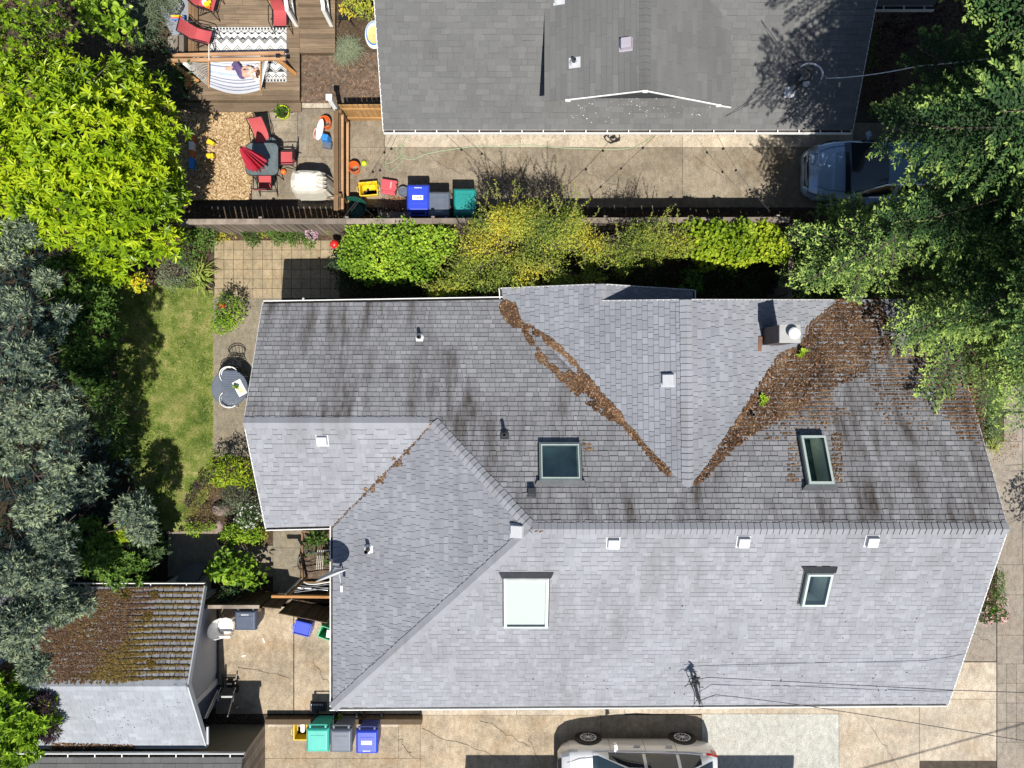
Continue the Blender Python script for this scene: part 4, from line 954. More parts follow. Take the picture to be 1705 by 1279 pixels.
def gate_leaf(name, label, a, b, h, brace=True):
    a = Vector(a); b = Vector(b); t = thing(name, label, 'gate', a); d = (b - a); L = d.length; d.normalize(); s = Vector((-d.y, d.x, 0)); rz = math.atan2(d.y, d.x)
    mb = MB(); n = int(L / .15)
    for i in range(n): mb.box(a + d * ((i + .5) * L / n) + Vector((0, 0, .06 + h / 2)), (L / n - .008, .022, h), rz=rz, tint=R.random())
    mb.build('boards', M['fence_dk'], t); r = MB(); Z = lambda z: Vector((0, 0, z))
    for z in (.25, h - .1): r.beam(a + s * .03 + Z(z), b + s * .03 + Z(z), .035, .09)
    if brace: r.beam(a + s * .03 + Z(.3), b + s * .03 + Z(h - .15), .03, .09)
    r.build('brace', M['fence_dk'], t); return t
gate_leaf('side_gate', 'open dark gate leaf with a diagonal brace beside the slate bin', P(470, 990, 0) + Vector((.35, 0, 0)), P(418, 984, 0), 1.3)
gate_leaf('side_gate', 'dark board gate leaf leaning behind the blue tub at the house corner', P(562, 1013, 0), P(487, 998, 0), 1.25)
# low timber sleeper between the driveways
sl_ = thing('sleeper_wall', 'low dark timber sleeper edging above the three kerbside bins', 'retaining wall', P(574, 1190, 0))
w = MB(); w.bbox(P(447, 1199, 0) , P(704, 1190, 0) + Vector((0, 0, .30)), .3); w.build('sleeper', M['fence_dk'], sl_, bevel=.015); w = MB(); w.bbox(P(447, 1209, 0), P(664, 1203, 0) + Vector((0, 0, .05))); w.build('footing', M['conc_pale'], sl_)
# ------------------------------------------------------------------ vegetation
def unit(a): return a / (np.linalg.norm(a, axis=1, keepdims=True) + 1e-9)
def leaves(name, base, axis, up, L, W, tint, mat, parent, fold=.25, six=True, droop=0.0):
    """one mesh of many single leaves"""
    axis = unit(axis); s = unit(np.cross(axis, up)); u = np.cross(s, axis); n = len(base); L = L[:, None]; W = W[:, None]
    if six:
        a = base; l1 = base + axis * L * .35 + s * W * .5 + u * W * fold; r1 = base + axis * L * .35 - s * W * .5 + u * W * fold
        l2 = base + axis * L * .72 + s * W * .42 + u * (W * fold - L * droop * .4); r2 = base + axis * L * .72 - s * W * .42 + u * (W * fold - L * droop * .4); t = base + axis * L - u * L * droop
        V = np.stack([a, l1, l2, t, r2, r1], 1).reshape(-1, 3)
        F = np.array([(0, 3, 2, 1), (0, 5, 4, 3)])
        F = (F[None] + (np.arange(n) * 6)[:, None, None]).reshape(-1, 4); tt = np.repeat(tint, 2)
    else:
        V = np.stack([base, base + axis * L * .5 + s * W * .5 + u * W * fold, base + axis * L, base + axis * L * .5 - s * W * .5], 1).reshape(-1, 3)
        F = np.arange(4 * n).reshape(n, 4); tt = tint
    return np_mesh(name, V, F, mat, parent, tint=np.clip(tt, 0, 1))
def lump_points(lumps, n, inner=.75, zmin=-.35, rough=.18, seed=None):
    """points on the upper skin of a set of ellipsoids: (c, r) world"""
    rr = np.random.default_rng(seed) if seed else RN
    C = np.array([l[0] for l in lumps], float); Rr = np.array([l[1] for l in lumps], float)
    wgt = Rr[:, 0] * Rr[:, 1] + Rr[:, 0] * Rr[:, 2]; wgt /= wgt.sum(); out_p = []; out_n = []; tot = 0
    while tot < n:
        i = rr.choice(len(lumps), n, p=wgt); d = unit(rr.normal(0, 1, (n, 3))); d[:, 2] = np.where(d[:, 2] < zmin, -d[:, 2], d[:, 2])
        k = rr.uniform(inner, 1.0, n) + rr.normal(0, rough, n) * .5
        pp_ = C[i] + d * Rr[i]; k = k * (.72 + .5 * vnoise(pp_[:, :2] + pp_[:, 2:3] * .7, 1.9, 41) * .6 + .5 * vnoise(pp_[:, :2] * 1.0 + pp_[:, 2:3], 4.3, 43) * .4 + .03)
        p = C[i] + d * Rr[i] * k[:, None]
        ok = np.ones(n, bool)
        for j in range(len(lumps)):
            q = (p - C[j]) / Rr[j]; ok &= ~((np.linalg.norm(q, axis=1) < inner * .8) & (i != j))
        out_p.append(p[ok]); out_n.append(unit(d[ok] / Rr[i][ok])); tot += ok.sum()
        if len(out_p) > 40: break
    return np.vstack(out_p)[:n], np.vstack(out_n)[:n]
def rosettes(p, nrm, k, L, spread=.9, Lvar=.25):
    """k leaves round each point: bases, axes, ups"""
    n = len(p); ref = unit(np.cross(nrm, RN.normal(0, 1, (n, 3)))); r2 = np.cross(nrm, ref)
    B = []; A = []; U = []; LL = []
    for i in range(k):
        a = 2 * np.pi * i / k + RN.uniform(-.35, .35, n); e = ref * np.cos(a)[:, None] + r2 * np.sin(a)[:, None]
        t = RN.uniform(.15, spread, n)[:, None]; A.append(e * t ** .5 + nrm * (1 - t) ** .5 * .9); U.append(nrm - e * .3); B.append(p + e * .01); LL.append(L * RN.uniform(1 - Lvar, 1 + Lvar, n))
    return np.vstack(B), np.vstack(A), np.vstack(U), np.concatenate(LL)
def PL(px, py, z, rx, ry, rz): return (tuple(P(px, py, z)), (rx, ry, rz))
def limbs(root, base, tops, r0, mat='bark', seed=1, name='trunk'):
    rr = random.Random(seed); base = Vector(base); mb = MB()
    mid = base + Vector((rr.uniform(-.1, .1), rr.uniform(-.1, .1), max(.2, (tops[0].z - base.z) * .4)))
    mb.tube([base - Vector((0, 0, .05)), base + (mid - base) * .5 + Vector((rr.uniform(-.05, .05), rr.uniform(-.05, .05), 0)), mid], [r0, r0 * .85, r0 * .75], 8)
    for t in tops:
        t = Vector(t); c = mid.lerp(t, .5) + Vector((rr.uniform(-.2, .2), rr.uniform(-.2, .2), rr.uniform(0, .25)))
        mb.tube([mid - Vector((0, 0, .05)), c, t], [r0 * .55, r0 * .35, r0 * .1], 6)
        for _ in range(4):
            e = t + Vector((rr.uniform(-.6, .6), rr.uniform(-.6, .6), rr.uniform(-.2, .4))); mb.tube([c.lerp(t, rr.uniform(.2, .9)), e], [r0 * .16, r0 * .04], 5)
    return mb.build(name, M[mat], root)
LM = {}
LM['lime'] = leaf_mat('lime_leaf', (0.06, 0.125, 0.008), (0.26, 0.40, 0.014), (0.47, 0.56, 0.02), .22, .42, .38)
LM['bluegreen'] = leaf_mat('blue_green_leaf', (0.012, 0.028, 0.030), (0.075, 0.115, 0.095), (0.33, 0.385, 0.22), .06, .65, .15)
LM['mid'] = leaf_mat('mid_green_leaf', (0.03, 0.065, 0.016), (0.08, 0.155, 0.03), (0.20, 0.32, 0.06), .2, .45)
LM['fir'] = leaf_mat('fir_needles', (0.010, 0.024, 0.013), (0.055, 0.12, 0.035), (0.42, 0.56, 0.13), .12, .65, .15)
LM['willow'] = leaf_mat('yellow_green_leaf', (0.09, 0.15, 0.03), (0.37, 0.44, 0.07), (0.74, 0.60, 0.06), .3, .6)
LM['vine'] = leaf_mat('bright_vine_leaf', (0.06, 0.135, 0.012), (0.23, 0.38, 0.03), (0.46, 0.60, 0.06), .22, .45)
LM['acid'] = leaf_mat('acid_green_leaf', (0.09, 0.16, 0.012), (0.25, 0.36, 0.02), (0.48, 0.54, 0.04), .22, .45)
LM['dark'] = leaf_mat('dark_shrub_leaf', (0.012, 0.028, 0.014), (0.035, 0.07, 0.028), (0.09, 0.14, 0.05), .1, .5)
LM['grey'] = leaf_mat('grey_green_leaf', (0.06, 0.085, 0.05), (0.16, 0.20, 0.12), (0.33, 0.37, 0.24), .15, .6)
LM['rustleaf'] = leaf_mat('bronze_leaf', (0.06, 0.04, 0.015), (0.17, 0.13, 0.04), (0.32, 0.25, 0.08), .15, .6)
LM['purple'] = leaf_mat('purple_leaf', (0.02, 0.012, 0.02), (0.045, 0.025, 0.035), (0.09, 0.05, 0.06), .1, .5)
LM['flower_w'] = leaf_mat('white_petals', (0.6, 0.6, 0.55), (0.75, 0.75, 0.7), (0.85, 0.85, 0.8), .2, .6)
LM['flower_p'] = leaf_mat('pink_petals', (0.50, 0.22, 0.24), (0.66, 0.38, 0.38), (0.80, 0.62, 0.58), .2, .6)
LM['flower_m'] = leaf_mat('magenta_petals', (0.45, 0.20, 0.38), (0.62, 0.36, 0.52), (0.78, 0.60, 0.66), .2, .6)
LM['flower_y'] = leaf_mat('golden_petals', (0.6, 0.40, 0.01), (0.75, 0.55, 0.02), (0.8, 0.65, 0.05), .2, .6)
LM['blade'] = leaf_mat('strap_leaf', (0.09, 0.13, 0.02), (0.22, 0.29, 0.05), (0.42, 0.45, 0.12), .2, .5)

def plant(name, label, cat, lumps, n, L, W, mat, base=None, tintm=.5, tints=.2, inner=.7, mode='leaf', k=7, spread=.9, fold=.25, six=True, trunk=.05, flowers=None, group=None, patch=.35, pscale=1.6, zmin=-.35, flop=0.0, droop=.1, ntops=7):
    c = Vector(lumps[0][0]) if base is None else Vector(base); root = thing(name, label, cat, (c.x, c.y, 0), group=group)
    p, nr = lump_points(lumps, n, inner, zmin)
    p[:, 2] = np.maximum(p[:, 2], .04)
    pt = vnoise(p[:, :2] + p[:, 2:3] * .6, pscale, R.randrange(999)) - .5
    if mode == 'rosette':
        nr2 = unit(nr + np.array([0, 0, .7]) + RN.normal(0, .35, nr.shape)); B, A, U, LL = rosettes(p, nr2, k, L, spread); t0 = np.tile(pt, k)
        T = tintm + t0 * patch * 2 + RN.normal(0, tints, len(B)); leaves('foliage', B, A, U, LL, LL * (W / L) * RN.uniform(.8, 1.2, len(LL)), T, LM[mat], root, fold, six, droop)
    else:
        A = unit(nr * .5 + RN.normal(0, .75, nr.shape) + np.array([0, 0, -flop])); U = unit(nr + RN.normal(0, .45, nr.shape) + np.array([0, 0, .8]))
        LL = L * RN.uniform(.6, 1.35, n); T = tintm + pt * patch * 2 + RN.normal(0, tints, n)
        leaves('foliage', p, A, U, LL, LL * (W / L) * RN.uniform(.8, 1.2, n), T, LM[mat], root, fold, six, droop)
    if trunk:
        tops = [Vector(p[i]) - Vector(nr[i]) * .12 for i in RN.choice(len(p), min(ntops, len(p)), replace=False)]
        limbs(root, (c.x, c.y, 0), tops, trunk, seed=R.randrange(999), name='trunk' if cat == 'tree' else 'stems')
    if flowers:
        fm, fn, fl = flowers; i = RN.choice(len(p), fn); q_ = p[i] + nr[i] * .05; B, A, U, LL = rosettes(q_, unit(nr[i] + np.array([0, 0, .8])), 5, fl, .95); leaves('flowers', B, A, U, LL, LL * .7, RN.random(len(B)), LM[fm], root, .1, False)['kind'] = 'stuff'
    return root

# ---- big lime-green tree, upper left
lump = [PL(150, 250, 4.6, 1.7, 1.7, 1.5), PL(60, 170, 4.5, 1.5, 1.2, 1.3), PL(60, 330, 4.3, 1.5, 1.3, 1.2), PL(210, 340, 4.2, 1.25, 1.2, 1.2), PL(215, 160, 3.9, .85, .9, .9),
        PL(235, 235, 3.9, 1.0, 1.0, 1.0), PL(250, 395, 3.6, .75, .7, .7), PL(180, 430, 3.4, .7, .6, .6), PL(135, 170, 4.6, .9, .9, .8), PL(130, 335, 4.7, 1.2, 1.1, 1.1), PL(30, 260, 4.9, 1.3, 1.2, 1.1), PL(275, 310, 3.4, .5, .7, .6)]
lump = [(tuple(Vector((c_[0], c_[1], 0)) * ((H - (c_[2] - 1.35)) / (H - c_[2])) + Vector((0, 0, c_[2] - 1.35))), tuple(x_ * (H - c_[2] + 1.35) / (H - c_[2]) for x_ in r_)) for c_, r_ in lump]
lt = plant('broadleaf_tree', 'large lime green broadleaf tree filling the upper left corner', 'tree', lump, 3000, .20, .056, 'lime', base=P(120, 260, 0), tintm=.52, tints=.2, inner=.66, mode='rosette', k=8, spread=.95, trunk=.16, patch=.4, ntops=12, droop=.14)
# sparse twiggy crown at the corner
plant('broadleaf_tree', 'sparse small leaved tree with bare twigs in the top left corner', 'tree', [PL(35, 70, 4.0, 1.0, 1.0, .8), PL(95, 55, 3.4, .7, .7, .5), PL(20, 10, 4.2, 1.0, .7, .7)], 380, .11, .045, 'lime', tintm=.4, tints=.2, inner=.5, mode='rosette', k=6, trunk=.07, ntops=26)
plant('shrub', 'leafy green climber with big leaves left of the gravel path', 'shrub', [PL(178, 25, 1.5, .6, .55, .5), PL(205, 50, 1.2, .35, .45, .4), PL(160, 0, 1.5, .5, .5, .5)], 420, .17, .13, 'vine', tintm=.5, tints=.22, trunk=.03)
# ---- blue-green tall evergreen along the left edge: pads tinted as sunlit, body tinted dark for the shade between
pads = [PL(28, 510, 4.6, .62, .55, .4), PL(30, 590, 4.8, .8, .65, .5), PL(35, 690, 5.0, .9, .8, .5), PL(120, 705, 4.5, .55, .5, .4), PL(110, 520, 3.9, .35, .3, .3), PL(85, 555, 4.0, .4, .35, .3), PL(80, 470, 4.2, .4, .35, .3),
        PL(60, 625, 4.6, .6, .5, .4), PL(75, 700, 4.9, .7, .6, .45), PL(130, 815, 3.0, .8, .5, .45), PL(165, 790, 2.8, .35, .35, .3), PL(225, 850, 2.2, .65, .6, .45), PL(240, 880, 2.0, .5, .5, .4), PL(85, 900, 4.2, .65, .6, .45),
        PL(70, 960, 4.4, .7, .6, .5), PL(25, 950, 4.6, .6, .7, .5), PL(30, 1050, 4.7, .75, .8, .5), PL(100, 1010, 4.0, .6, .5, .45), PL(140, 1000, 3.4, .45, .4, .35), PL(60, 1110, 4.2, .5, .5, .4), PL(20, 760, 4.6, .55, .5, .4), PL(20, 420, 4.0, .5, .5, .4),
        PL(40, 380, 3.9, .5, .4, .35), PL(110, 940, 3.9, .4, .4, .35), PL(60, 1010, 4.4, .5, .5, .4), PL(100, 765, 5.3, .5, .5, .4), PL(95, 825, 5.2, .5, .5, .4), PL(55, 850, 5.1, .5, .5, .4), PL(112, 665, 5.2, .45, .45, .4)]
pads = [(c_, tuple(x_ * .80 for x_ in r_)) for c_, r_ in pads]
body = [PL(70, 560, 2.6, 1.6, 1.6, 1.2), PL(90, 760, 2.7, 1.8, 1.7, 1.2), PL(60, 960, 2.7, 1.7, 1.7, 1.3), PL(150, 860, 2.2, 1.1, 1.0, 1.0), PL(20, 430, 2.4, 1.2, 1.2, 1.0)]
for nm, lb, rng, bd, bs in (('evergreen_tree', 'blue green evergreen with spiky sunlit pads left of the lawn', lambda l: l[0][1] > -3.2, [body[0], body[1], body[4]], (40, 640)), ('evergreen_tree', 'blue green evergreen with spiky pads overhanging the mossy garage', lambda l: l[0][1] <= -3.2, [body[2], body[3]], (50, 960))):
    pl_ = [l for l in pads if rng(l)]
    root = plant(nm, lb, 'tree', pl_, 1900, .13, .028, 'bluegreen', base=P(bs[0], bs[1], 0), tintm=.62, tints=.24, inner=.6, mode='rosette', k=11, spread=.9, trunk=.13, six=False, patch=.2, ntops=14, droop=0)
    bd = [((c_[0] * 1.06, c_[1] * 1.06, c_[2] - 1.1), r_) for c_, r_ in bd]; p, nr = lump_points(bd, 1100, .72, -.2); B, A, U, LL = rosettes(p, unit(nr + RN.normal(0, .4, nr.shape)), 10, .17, .9); leaves('shaded_foliage', B, A, U, LL, LL * .2, RN.normal(.05, .12, len(B)), LM['bluegreen'], root, .2, False)  # near-black tint puts the shade between the pads into the leaves
plant('undergrowth', 'dark shaded undergrowth below the two blue green evergreens', 'shrub', [PL(x, y, .6, 1.3, 1.2, .6) for x, y in ((60, 480), (120, 560), (60, 640), (150, 700), (80, 780), (190, 800), (60, 880), (200, 900), (100, 960), (20, 1020), (60, 1080), (10, 560), (10, 760))], 5200, .13, .055, 'dark', tintm=.35, trunk=.03)  # added dark leaves so the gaps below the pads look shaded
# mid green shrubs between the evergreen and the lawn
plant('shrub', 'glossy dark green shrub with broad leaves left of the lawn under the lime tree', 'shrub', [PL(150, 560, 2.1, .75, 1.0, .8), PL(165, 500, 1.9, .6, .6, .6), PL(110, 470, 2.1, .7, .7, .7), PL(160, 620, 1.9, .6, .6, .6)], 620, .15, .05, 'mid', tintm=.45, tints=.17, mode='rosette', k=8, trunk=.05)
plant('shrub', 'feathery dark green shrub at the lawn edge below the broad leaved one', 'shrub', [PL(180, 690, 1.5, .45, .6, .6), PL(195, 735, 1.3, .35, .5, .5), PL(178, 660, 1.6, .45, .45, .5)], 1900, .12, .03, 'mid', tintm=.36, tints=.17, trunk=.04, six=False, flop=.3)
plant('shrub', 'bushy green shrub in front of the garage roof corner', 'shrub', [PL(160, 920, 1.8, .7, .6, .6), PL(215, 945, 1.5, .6, .6, .5), PL(150, 885, 1.9, .5, .4, .4)], 330, .17, .06, 'mid', tintm=.55, tints=.2, mode='rosette', k=7, trunk=.04)
plant('shrub', 'small yellow flowering shrub at the shaded foot of the evergreen', 'shrub', [PL(212, 880, 1.7, .2, .3, .25)], 90, .14, .05, 'acid', tintm=.8, tints=.15, mode='rosette', k=7, trunk=.02)
plant('shrub', 'shaded broad leaf bush between the garden path and the lean-to box', 'shrub', [PL(240, 905, 1.1, .6, .5, .5)], 260, .15, .06, 'dark', tintm=.6, mode='rosette', k=7, trunk=.03)
plant('shrub', 'bright green long leaved bush at the lower left corner', 'shrub', [PL(40, 1195, 3.0, .7, .6, .5), PL(25, 1240, 2.9, .7, .6, .5), PL(70, 1200, 2.6, .4, .4, .4), PL(0, 1160, 3.0, .6, .5, .4)], 330, .19, .062, 'vine', tintm=.42, tints=.2, mode='rosette', k=9, trunk=.06)
plant('shrub', 'dark spiky bush poking over the garage roof edge', 'shrub', [PL(72, 1175, 2.95, .25, .3, .25), PL(85, 1215, 2.75, .22, .3, .25)], 120, .14, .025, 'purple', tintm=.6, mode='rosette', k=9, six=False, trunk=.02)
plant('shrub', 'low dark shrub in the shade beneath the lime tree', 'shrub', [PL(295, 150, .7, .7, .9, .6), PL(260, 90, .6, .6, .6, .5), PL(110, 40, .7, 1.6, 1.2, .6), PL(280, 220, .5, .5, .7, .4)], 1400, .11, .04, 'dark', tintm=.5, trunk=.03)
# ornamental grass by the gravel path
def blades(name, label, spots, n, L, W, mat, lean=.9, cat='grass', tintm=.5, parentz=0, group=None, az=None):
    c = P(*spots[0][:2], 0); root = thing(name, label, cat, (c.x, c.y, 0), group=group); B = []; 
    for (px, py, r) in spots:
        q_ = RN.normal(0, r * .5, (n, 2)); pc = P(px, py, parentz); B.append(np.column_stack([pc.x + q_[:, 0], pc.y + q_[:, 1], np.full(n, parentz + .02)]))
    B = np.vstack(B); m = len(B); a = RN.uniform(0, 2 * np.pi, m) if az is None else RN.normal(az[0], az[1], m); e = np.column_stack([np.cos(a), np.sin(a), np.zeros(m)]); LL = L * RN.uniform(.6, 1.25, m)[:, None]; ln = RN.uniform(.3, lean, m)[:, None]
    s = np.column_stack([-np.sin(a), np.cos(a), np.zeros(m)]) * W / 2; z = np.array([[0, 0, 1.0]])
    p1 = B + e * LL * .35 * ln + z * LL * .5; p2 = B + e * LL * .75 * ln + z * LL * .62 * (1.15 - .5 * ln); p3 = B + e * LL * 1.05 * ln + z * LL * .62 * (1.1 - .9 * ln)
    V = np.stack([B - s, B + s, p1 + s, p1 - s, p2 + s * .8, p2 - s * .8, p3], 1).reshape(-1, 3); F = []
    for i in range(m): o = 7 * i; F += [(o, o + 1, o + 2, o + 3), (o + 3, o + 2, o + 4, o + 5), (o + 5, o + 4, o + 6)]
    np_mesh('blades', V, F, LM[mat], root, tint=np.clip(np.repeat(RN.normal(tintm, .18, m), 3), 0, 1)); return root
blades('ornamental_grass', 'arching tuft of ornamental grass next to the gravel path', [(232, 15, .4), (255, 35, .3), (215, 0, .4), (270, 5, .3), (245, 60, .25)], 260, .75, .011, 'grey', .95, tintm=.35)
blades('ornamental_grass', 'dark leafy grass clump in shadow beside the hammock', [(300, 118, .25), (305, 135, .2)], 160, .6, .012, 'mid', .95)
blades('strap_leaf_plant', 'golden green strap leaved clump at the paver patio corner', [(337, 455, .12), (342, 470, .1)], 60, .62, .032, 'blade', 1.0, cat='plant', tintm=.6)
# ---- shrub border at the top left of the lawn
plant('shrub', 'deep green bushy perennial between the lime tree and the pavers', 'shrub', [PL(335, 390, .8, .45, .4, .45), PL(318, 420, .8, .4, .45, .45), PL(345, 400, .7, .3, .35, .4), PL(322, 385, .9, .3, .25, .4)], 1000, .10, .04, 'mid', tintm=.5, trunk=.02)
plant('shrub', 'soft grey green mound beside the strap leaved clump', 'shrub', [PL(295, 450, .5, .5, .45, .35), PL(285, 465, .4, .4, .3, .3), PL(310, 440, .45, .3, .3, .3)], 1500, .07, .014, 'grey', tintm=.42, trunk=.02, six=False)
plant('shrub', 'low green edging plant along the lawn top under the mound', 'shrub', [PL(300, 472, .22, .7, .16, .2)], 420, .07, .025, 'mid', tintm=.75, trunk=.0)
plant('flowering_plant', 'golden yellow flowers in the border above the lawn', 'plant', [PL(228, 470, 1.0, .28, .24, .25)], 150, .12, .05, 'acid', tintm=.85, tints=.15, trunk=.02, flowers=('flower_y', 60, .05))
# patio border under the fence
plant('shrub', 'blue green perennial in the narrow bed above the pavers', 'shrub', [PL(421, 394, .35, .24, .28, .3), PL(412, 385, .35, .2, .2, .25)], 380, .08, .035, 'mid', tintm=.28, trunk=.015)
plant('shrub', 'leafy perennial pair spilling over the middle of the patio edge', 'shrub', [PL(468, 393, .4, .26, .3, .3), PL(493, 395, .35, .3, .3, .25), PL(455, 385, .35, .22, .2, .25), PL(515, 404, .25, .2, .2, .2)], 900, .075, .03, 'mid', tintm=.52, trunk=.015)
plant('shrub', 'yellowish low growth in the bed under the fence', 'shrub', [PL(440, 385, .35, .2, .2, .25), PL(376, 392, .25, .3, .2, .2), PL(402, 382, .35, .12, .15, .2), PL(545, 380, .35, .25, .2, .25)], 480, .06, .024, 'willow', tintm=.5, trunk=.012)
plant('flowering_plant', 'pink flower spikes in the fence bed by the red ball', 'plant', [PL(519, 386, .4, .14, .26, .3)], 260, .06, .025, 'mid', tintm=.55, trunk=.012, flowers=('flower_m', 110, .04))
plant('shrub', 'round green shrub with pale flecks on the concrete path', 'shrub', [PL(384, 520, .55, .42, .52, .5), PL(370, 545, .3, .3, .22, .25)], 1500, .065, .026, 'vine', tintm=.42, tints=.22, trunk=.03)
# ---- vine hedge and dark understorey by the house
hed = [PL(x, y, 1.35 + .12 * ((i * 7) % 3), .48, .5, .45) for i, (x, y) in enumerate([(600, 400), (640, 395), (680, 400), (715, 398), (590, 425), (630, 425), (670, 430), (710, 425), (735, 405), (615, 445), (655, 448), (700, 447)])]
plant('hedge', 'bright lime vine hedge below the bins behind the long fence', 'hedge', hed, 6200, .075, .058, 'vine', tintm=.55, tints=.2, inner=.8, trunk=.04, fold=.15)
plant('hedge', 'dark shaded undergrowth strip between the vine hedge and the house', 'hedge', [PL(x, y, .5, .5, .4, .5) for x, y in ((590, 470), (635, 475), (680, 478), (720, 470), (575, 445), (760, 475))], 2200, .08, .05, 'dark', tintm=.5, trunk=.03)  # shadow of the house also put into these leaves as dark colour
plant('hedge', 'dark understorey between the yellow shrub and the short fence return', 'hedge', [PL(x, y, .6, .6, .45, .5) for x, y in ((1080, 460), (1130, 475), (1180, 470), (1230, 480), (1280, 460), (960, 470), (900, 465), (1020, 465), (1180, 440))], 3200, .09, .05, 'dark', tintm=.5, trunk=.03)  # same house shadow carried in the dark leaf colour
plant('shrub', 'mid green shrub with pointed leaves right below the yellow shrub', 'shrub', [PL(1150, 475, 1.5, .3, .45, .4), PL(1215, 445, 1.3, .35, .3, .3)], 420, .11, .04, 'mid', tintm=.45, trunk=.03)
ivy = [PL(x, y, 1.6 + .1 * ((i * 5) % 3), .48, .38, .42) for i, (x, y) in enumerate([(1150, 390), (1190, 388), (1230, 390), (1270, 390), (1165, 410), (1205, 412), (1245, 412), (1285, 415), (1225, 425), (1180, 425)])]
plant('hedge', 'acid green ivy mass beside the short fence return', 'hedge', ivy, 3600, .10, .075, 'acid', tintm=.48, tints=.2, inner=.78, trunk=.04, fold=.15)
# ---- the yellow-green shrub spilling over the fence
wil = [PL(1060, 398, 2.6, .5, .5, .45), PL(1095, 388, 2.4, .45, .45, .4), PL(1130, 412, 2.1, .42, .42, .35), PL(1035, 440, 2.3, .4, .4, .4), PL(1085, 425, 2.2, .42, .38, .4), PL(870, 372, 3.4, .6, .5, .5), PL(915, 385, 3.5, .6, .5, .5), PL(830, 365, 3.2, .4, .4, .45), PL(945, 372, 3.2, .45, .45, .45), PL(935, 470, 2.7, .55, .35, .45), PL(985, 465, 2.5, .45, .35, .4), PL(870, 478, 2.7, .45, .3, .4), PL(745, 480, 2.1, .5, .3, .4), PL(730, 487, 2.0, .35, .2, .3), PL(815, 470, 2.5, .5, .4, .4), PL(780, 440, 2.4, .5, .4, .4), PL(850, 375, 2.6, .85, .6, .65), PL(800, 420, 2.5, .7, .65, .6), PL(770, 465, 2.3, .65, .45, .5), PL(900, 430, 2.7, .8, .7, .65), PL(950, 390, 2.7, .7, .65, .6), PL(990, 420, 2.5, .55, .6, .55), PL(850, 450, 2.6, .6, .55, .5), PL(880, 360, 2.6, .6, .45, .6), PL(800, 385, 2.3, .5, .5, .5), PL(1040, 420, 2.3, .5, .45, .5), PL(1080, 400, 2.2, .6, .45, .45), PL(1110, 410, 2.0, .45, .4, .4), PL(840, 350, 2.4, .3, .25, .4), PL(950, 355, 2.4, .35, .3, .45)]
yel = plant('willow_shrub', 'big yellow green small leaved shrub spilling over the fence in the middle', 'shrub', wil, 33000, .062, .022, 'willow', base=P(880, 420, 0), tintm=.45, tints=.2, inner=.4, trunk=.09, six=False, patch=.5, pscale=1.3, zmin=-.6, ntops=40)
# upright shoots
mbs_ = MB(); sp = []; 
for i in range(150):
    l = wil[i % len(wil)]; c = Vector(l[0]); a = R.uniform(0, 6.28); s_ = c + Vector((math.cos(a) * l[1][0] * R.uniform(.3, 1), math.sin(a) * l[1][1] * R.uniform(.3, 1) + .1, .25)); e = s_ + Vector((math.cos(a) * .25, math.sin(a) * .25 + .12, R.uniform(.3, .7)))
    mbs_.tube([s_ - Vector((0, 0, .5)), s_, e], [.012, .008, .003], 4)
    for t in np.linspace(.0, 1, 26): sp.append(tuple(s_.lerp(e, t)))
mbs_.build('shoots', M['twig'], yel); sp = np.array(sp); A = unit(RN.normal(0, 1, sp.shape) + np.array([0, 0, .5])); leaves('shoot_leaves', sp, A, unit(RN.normal(0, .4, sp.shape) + np.array([0, 0, 1])), RN.uniform(.04, .075, len(sp)), RN.uniform(.014, .026, len(sp)), RN.normal(.45, .2, len(sp)), LM['willow'], yel, .2, False)

# ---- garden bed left of the wing
plant('shrub', 'vivid lime fern like shrub beside the wing roof edge', 'shrub', [PL(385, 785, .9, .5, .42, .45), PL(410, 790, .9, .35, .4, .4), PL(365, 770, .6, .3, .3, .35), PL(372, 800, .6, .35, .25, .3)], 780, .13, .03, 'acid', tintm=.42, tints=.22, trunk=.03)
plant('shrub', 'grey green shrub right of the garden rock', 'shrub', [PL(395, 822, .6, .45, .35, .4), PL(415, 835, .6, .4, .4, .4), PL(380, 845, .4, .3, .25, .3)], 1100, .06, .024, 'grey', tintm=.3, trunk=.025)
plant('flowering_plant', 'white flowering shrub under the wing roof corner', 'plant', [PL(420, 855, .7, .35, .35, .4), PL(408, 870, .5, .3, .25, .3)], 700, .07, .03, 'mid', tintm=.4, trunk=.025, flowers=('flower_w', 120, .035))
plant('shrub', 'rounded light green shrub with lobed leaves beside the path', 'shrub', [PL(395, 888, .5, .5, .32, .4), PL(420, 890, .45, .35, .3, .35)], 1300, .075, .03, 'vine', tintm=.4, tints=.2, trunk=.025)
plant('shrub', 'bronze sprawling groundcover left of the garden rock', 'shrub', [PL(335, 838, .3, .3, .4, .25), PL(345, 860, .25, .35, .3, .22), PL(320, 850, .2, .25, .25, .18), PL(350, 815, .3, .25, .25, .25)], 1100, .05, .018, 'rustleaf', tintm=.5, trunk=.015, six=False)
plant('shrub', 'small green spurge below the bronze groundcover', 'shrub', [PL(325, 880, .25, .26, .2, .22), PL(350, 876, .2, .14, .14, .16)], 420, .07, .028, 'vine', tintm=.42, trunk=.012)
plant('shrub', 'dark leaved small shrub at the lawn corner with black shade', 'shrub', [PL(318, 832, .35, .15, .2, .25), PL(335, 805, .35, .18, .2, .25)], 300, .06, .025, 'purple', tintm=.6, trunk=.012)
plant('shrub', 'yellow speckled low plant under the wing gutter corner', 'shrub', [PL(436, 888, .25, .22, .2, .2)], 260, .05, .02, 'willow', tintm=.7, trunk=.01)
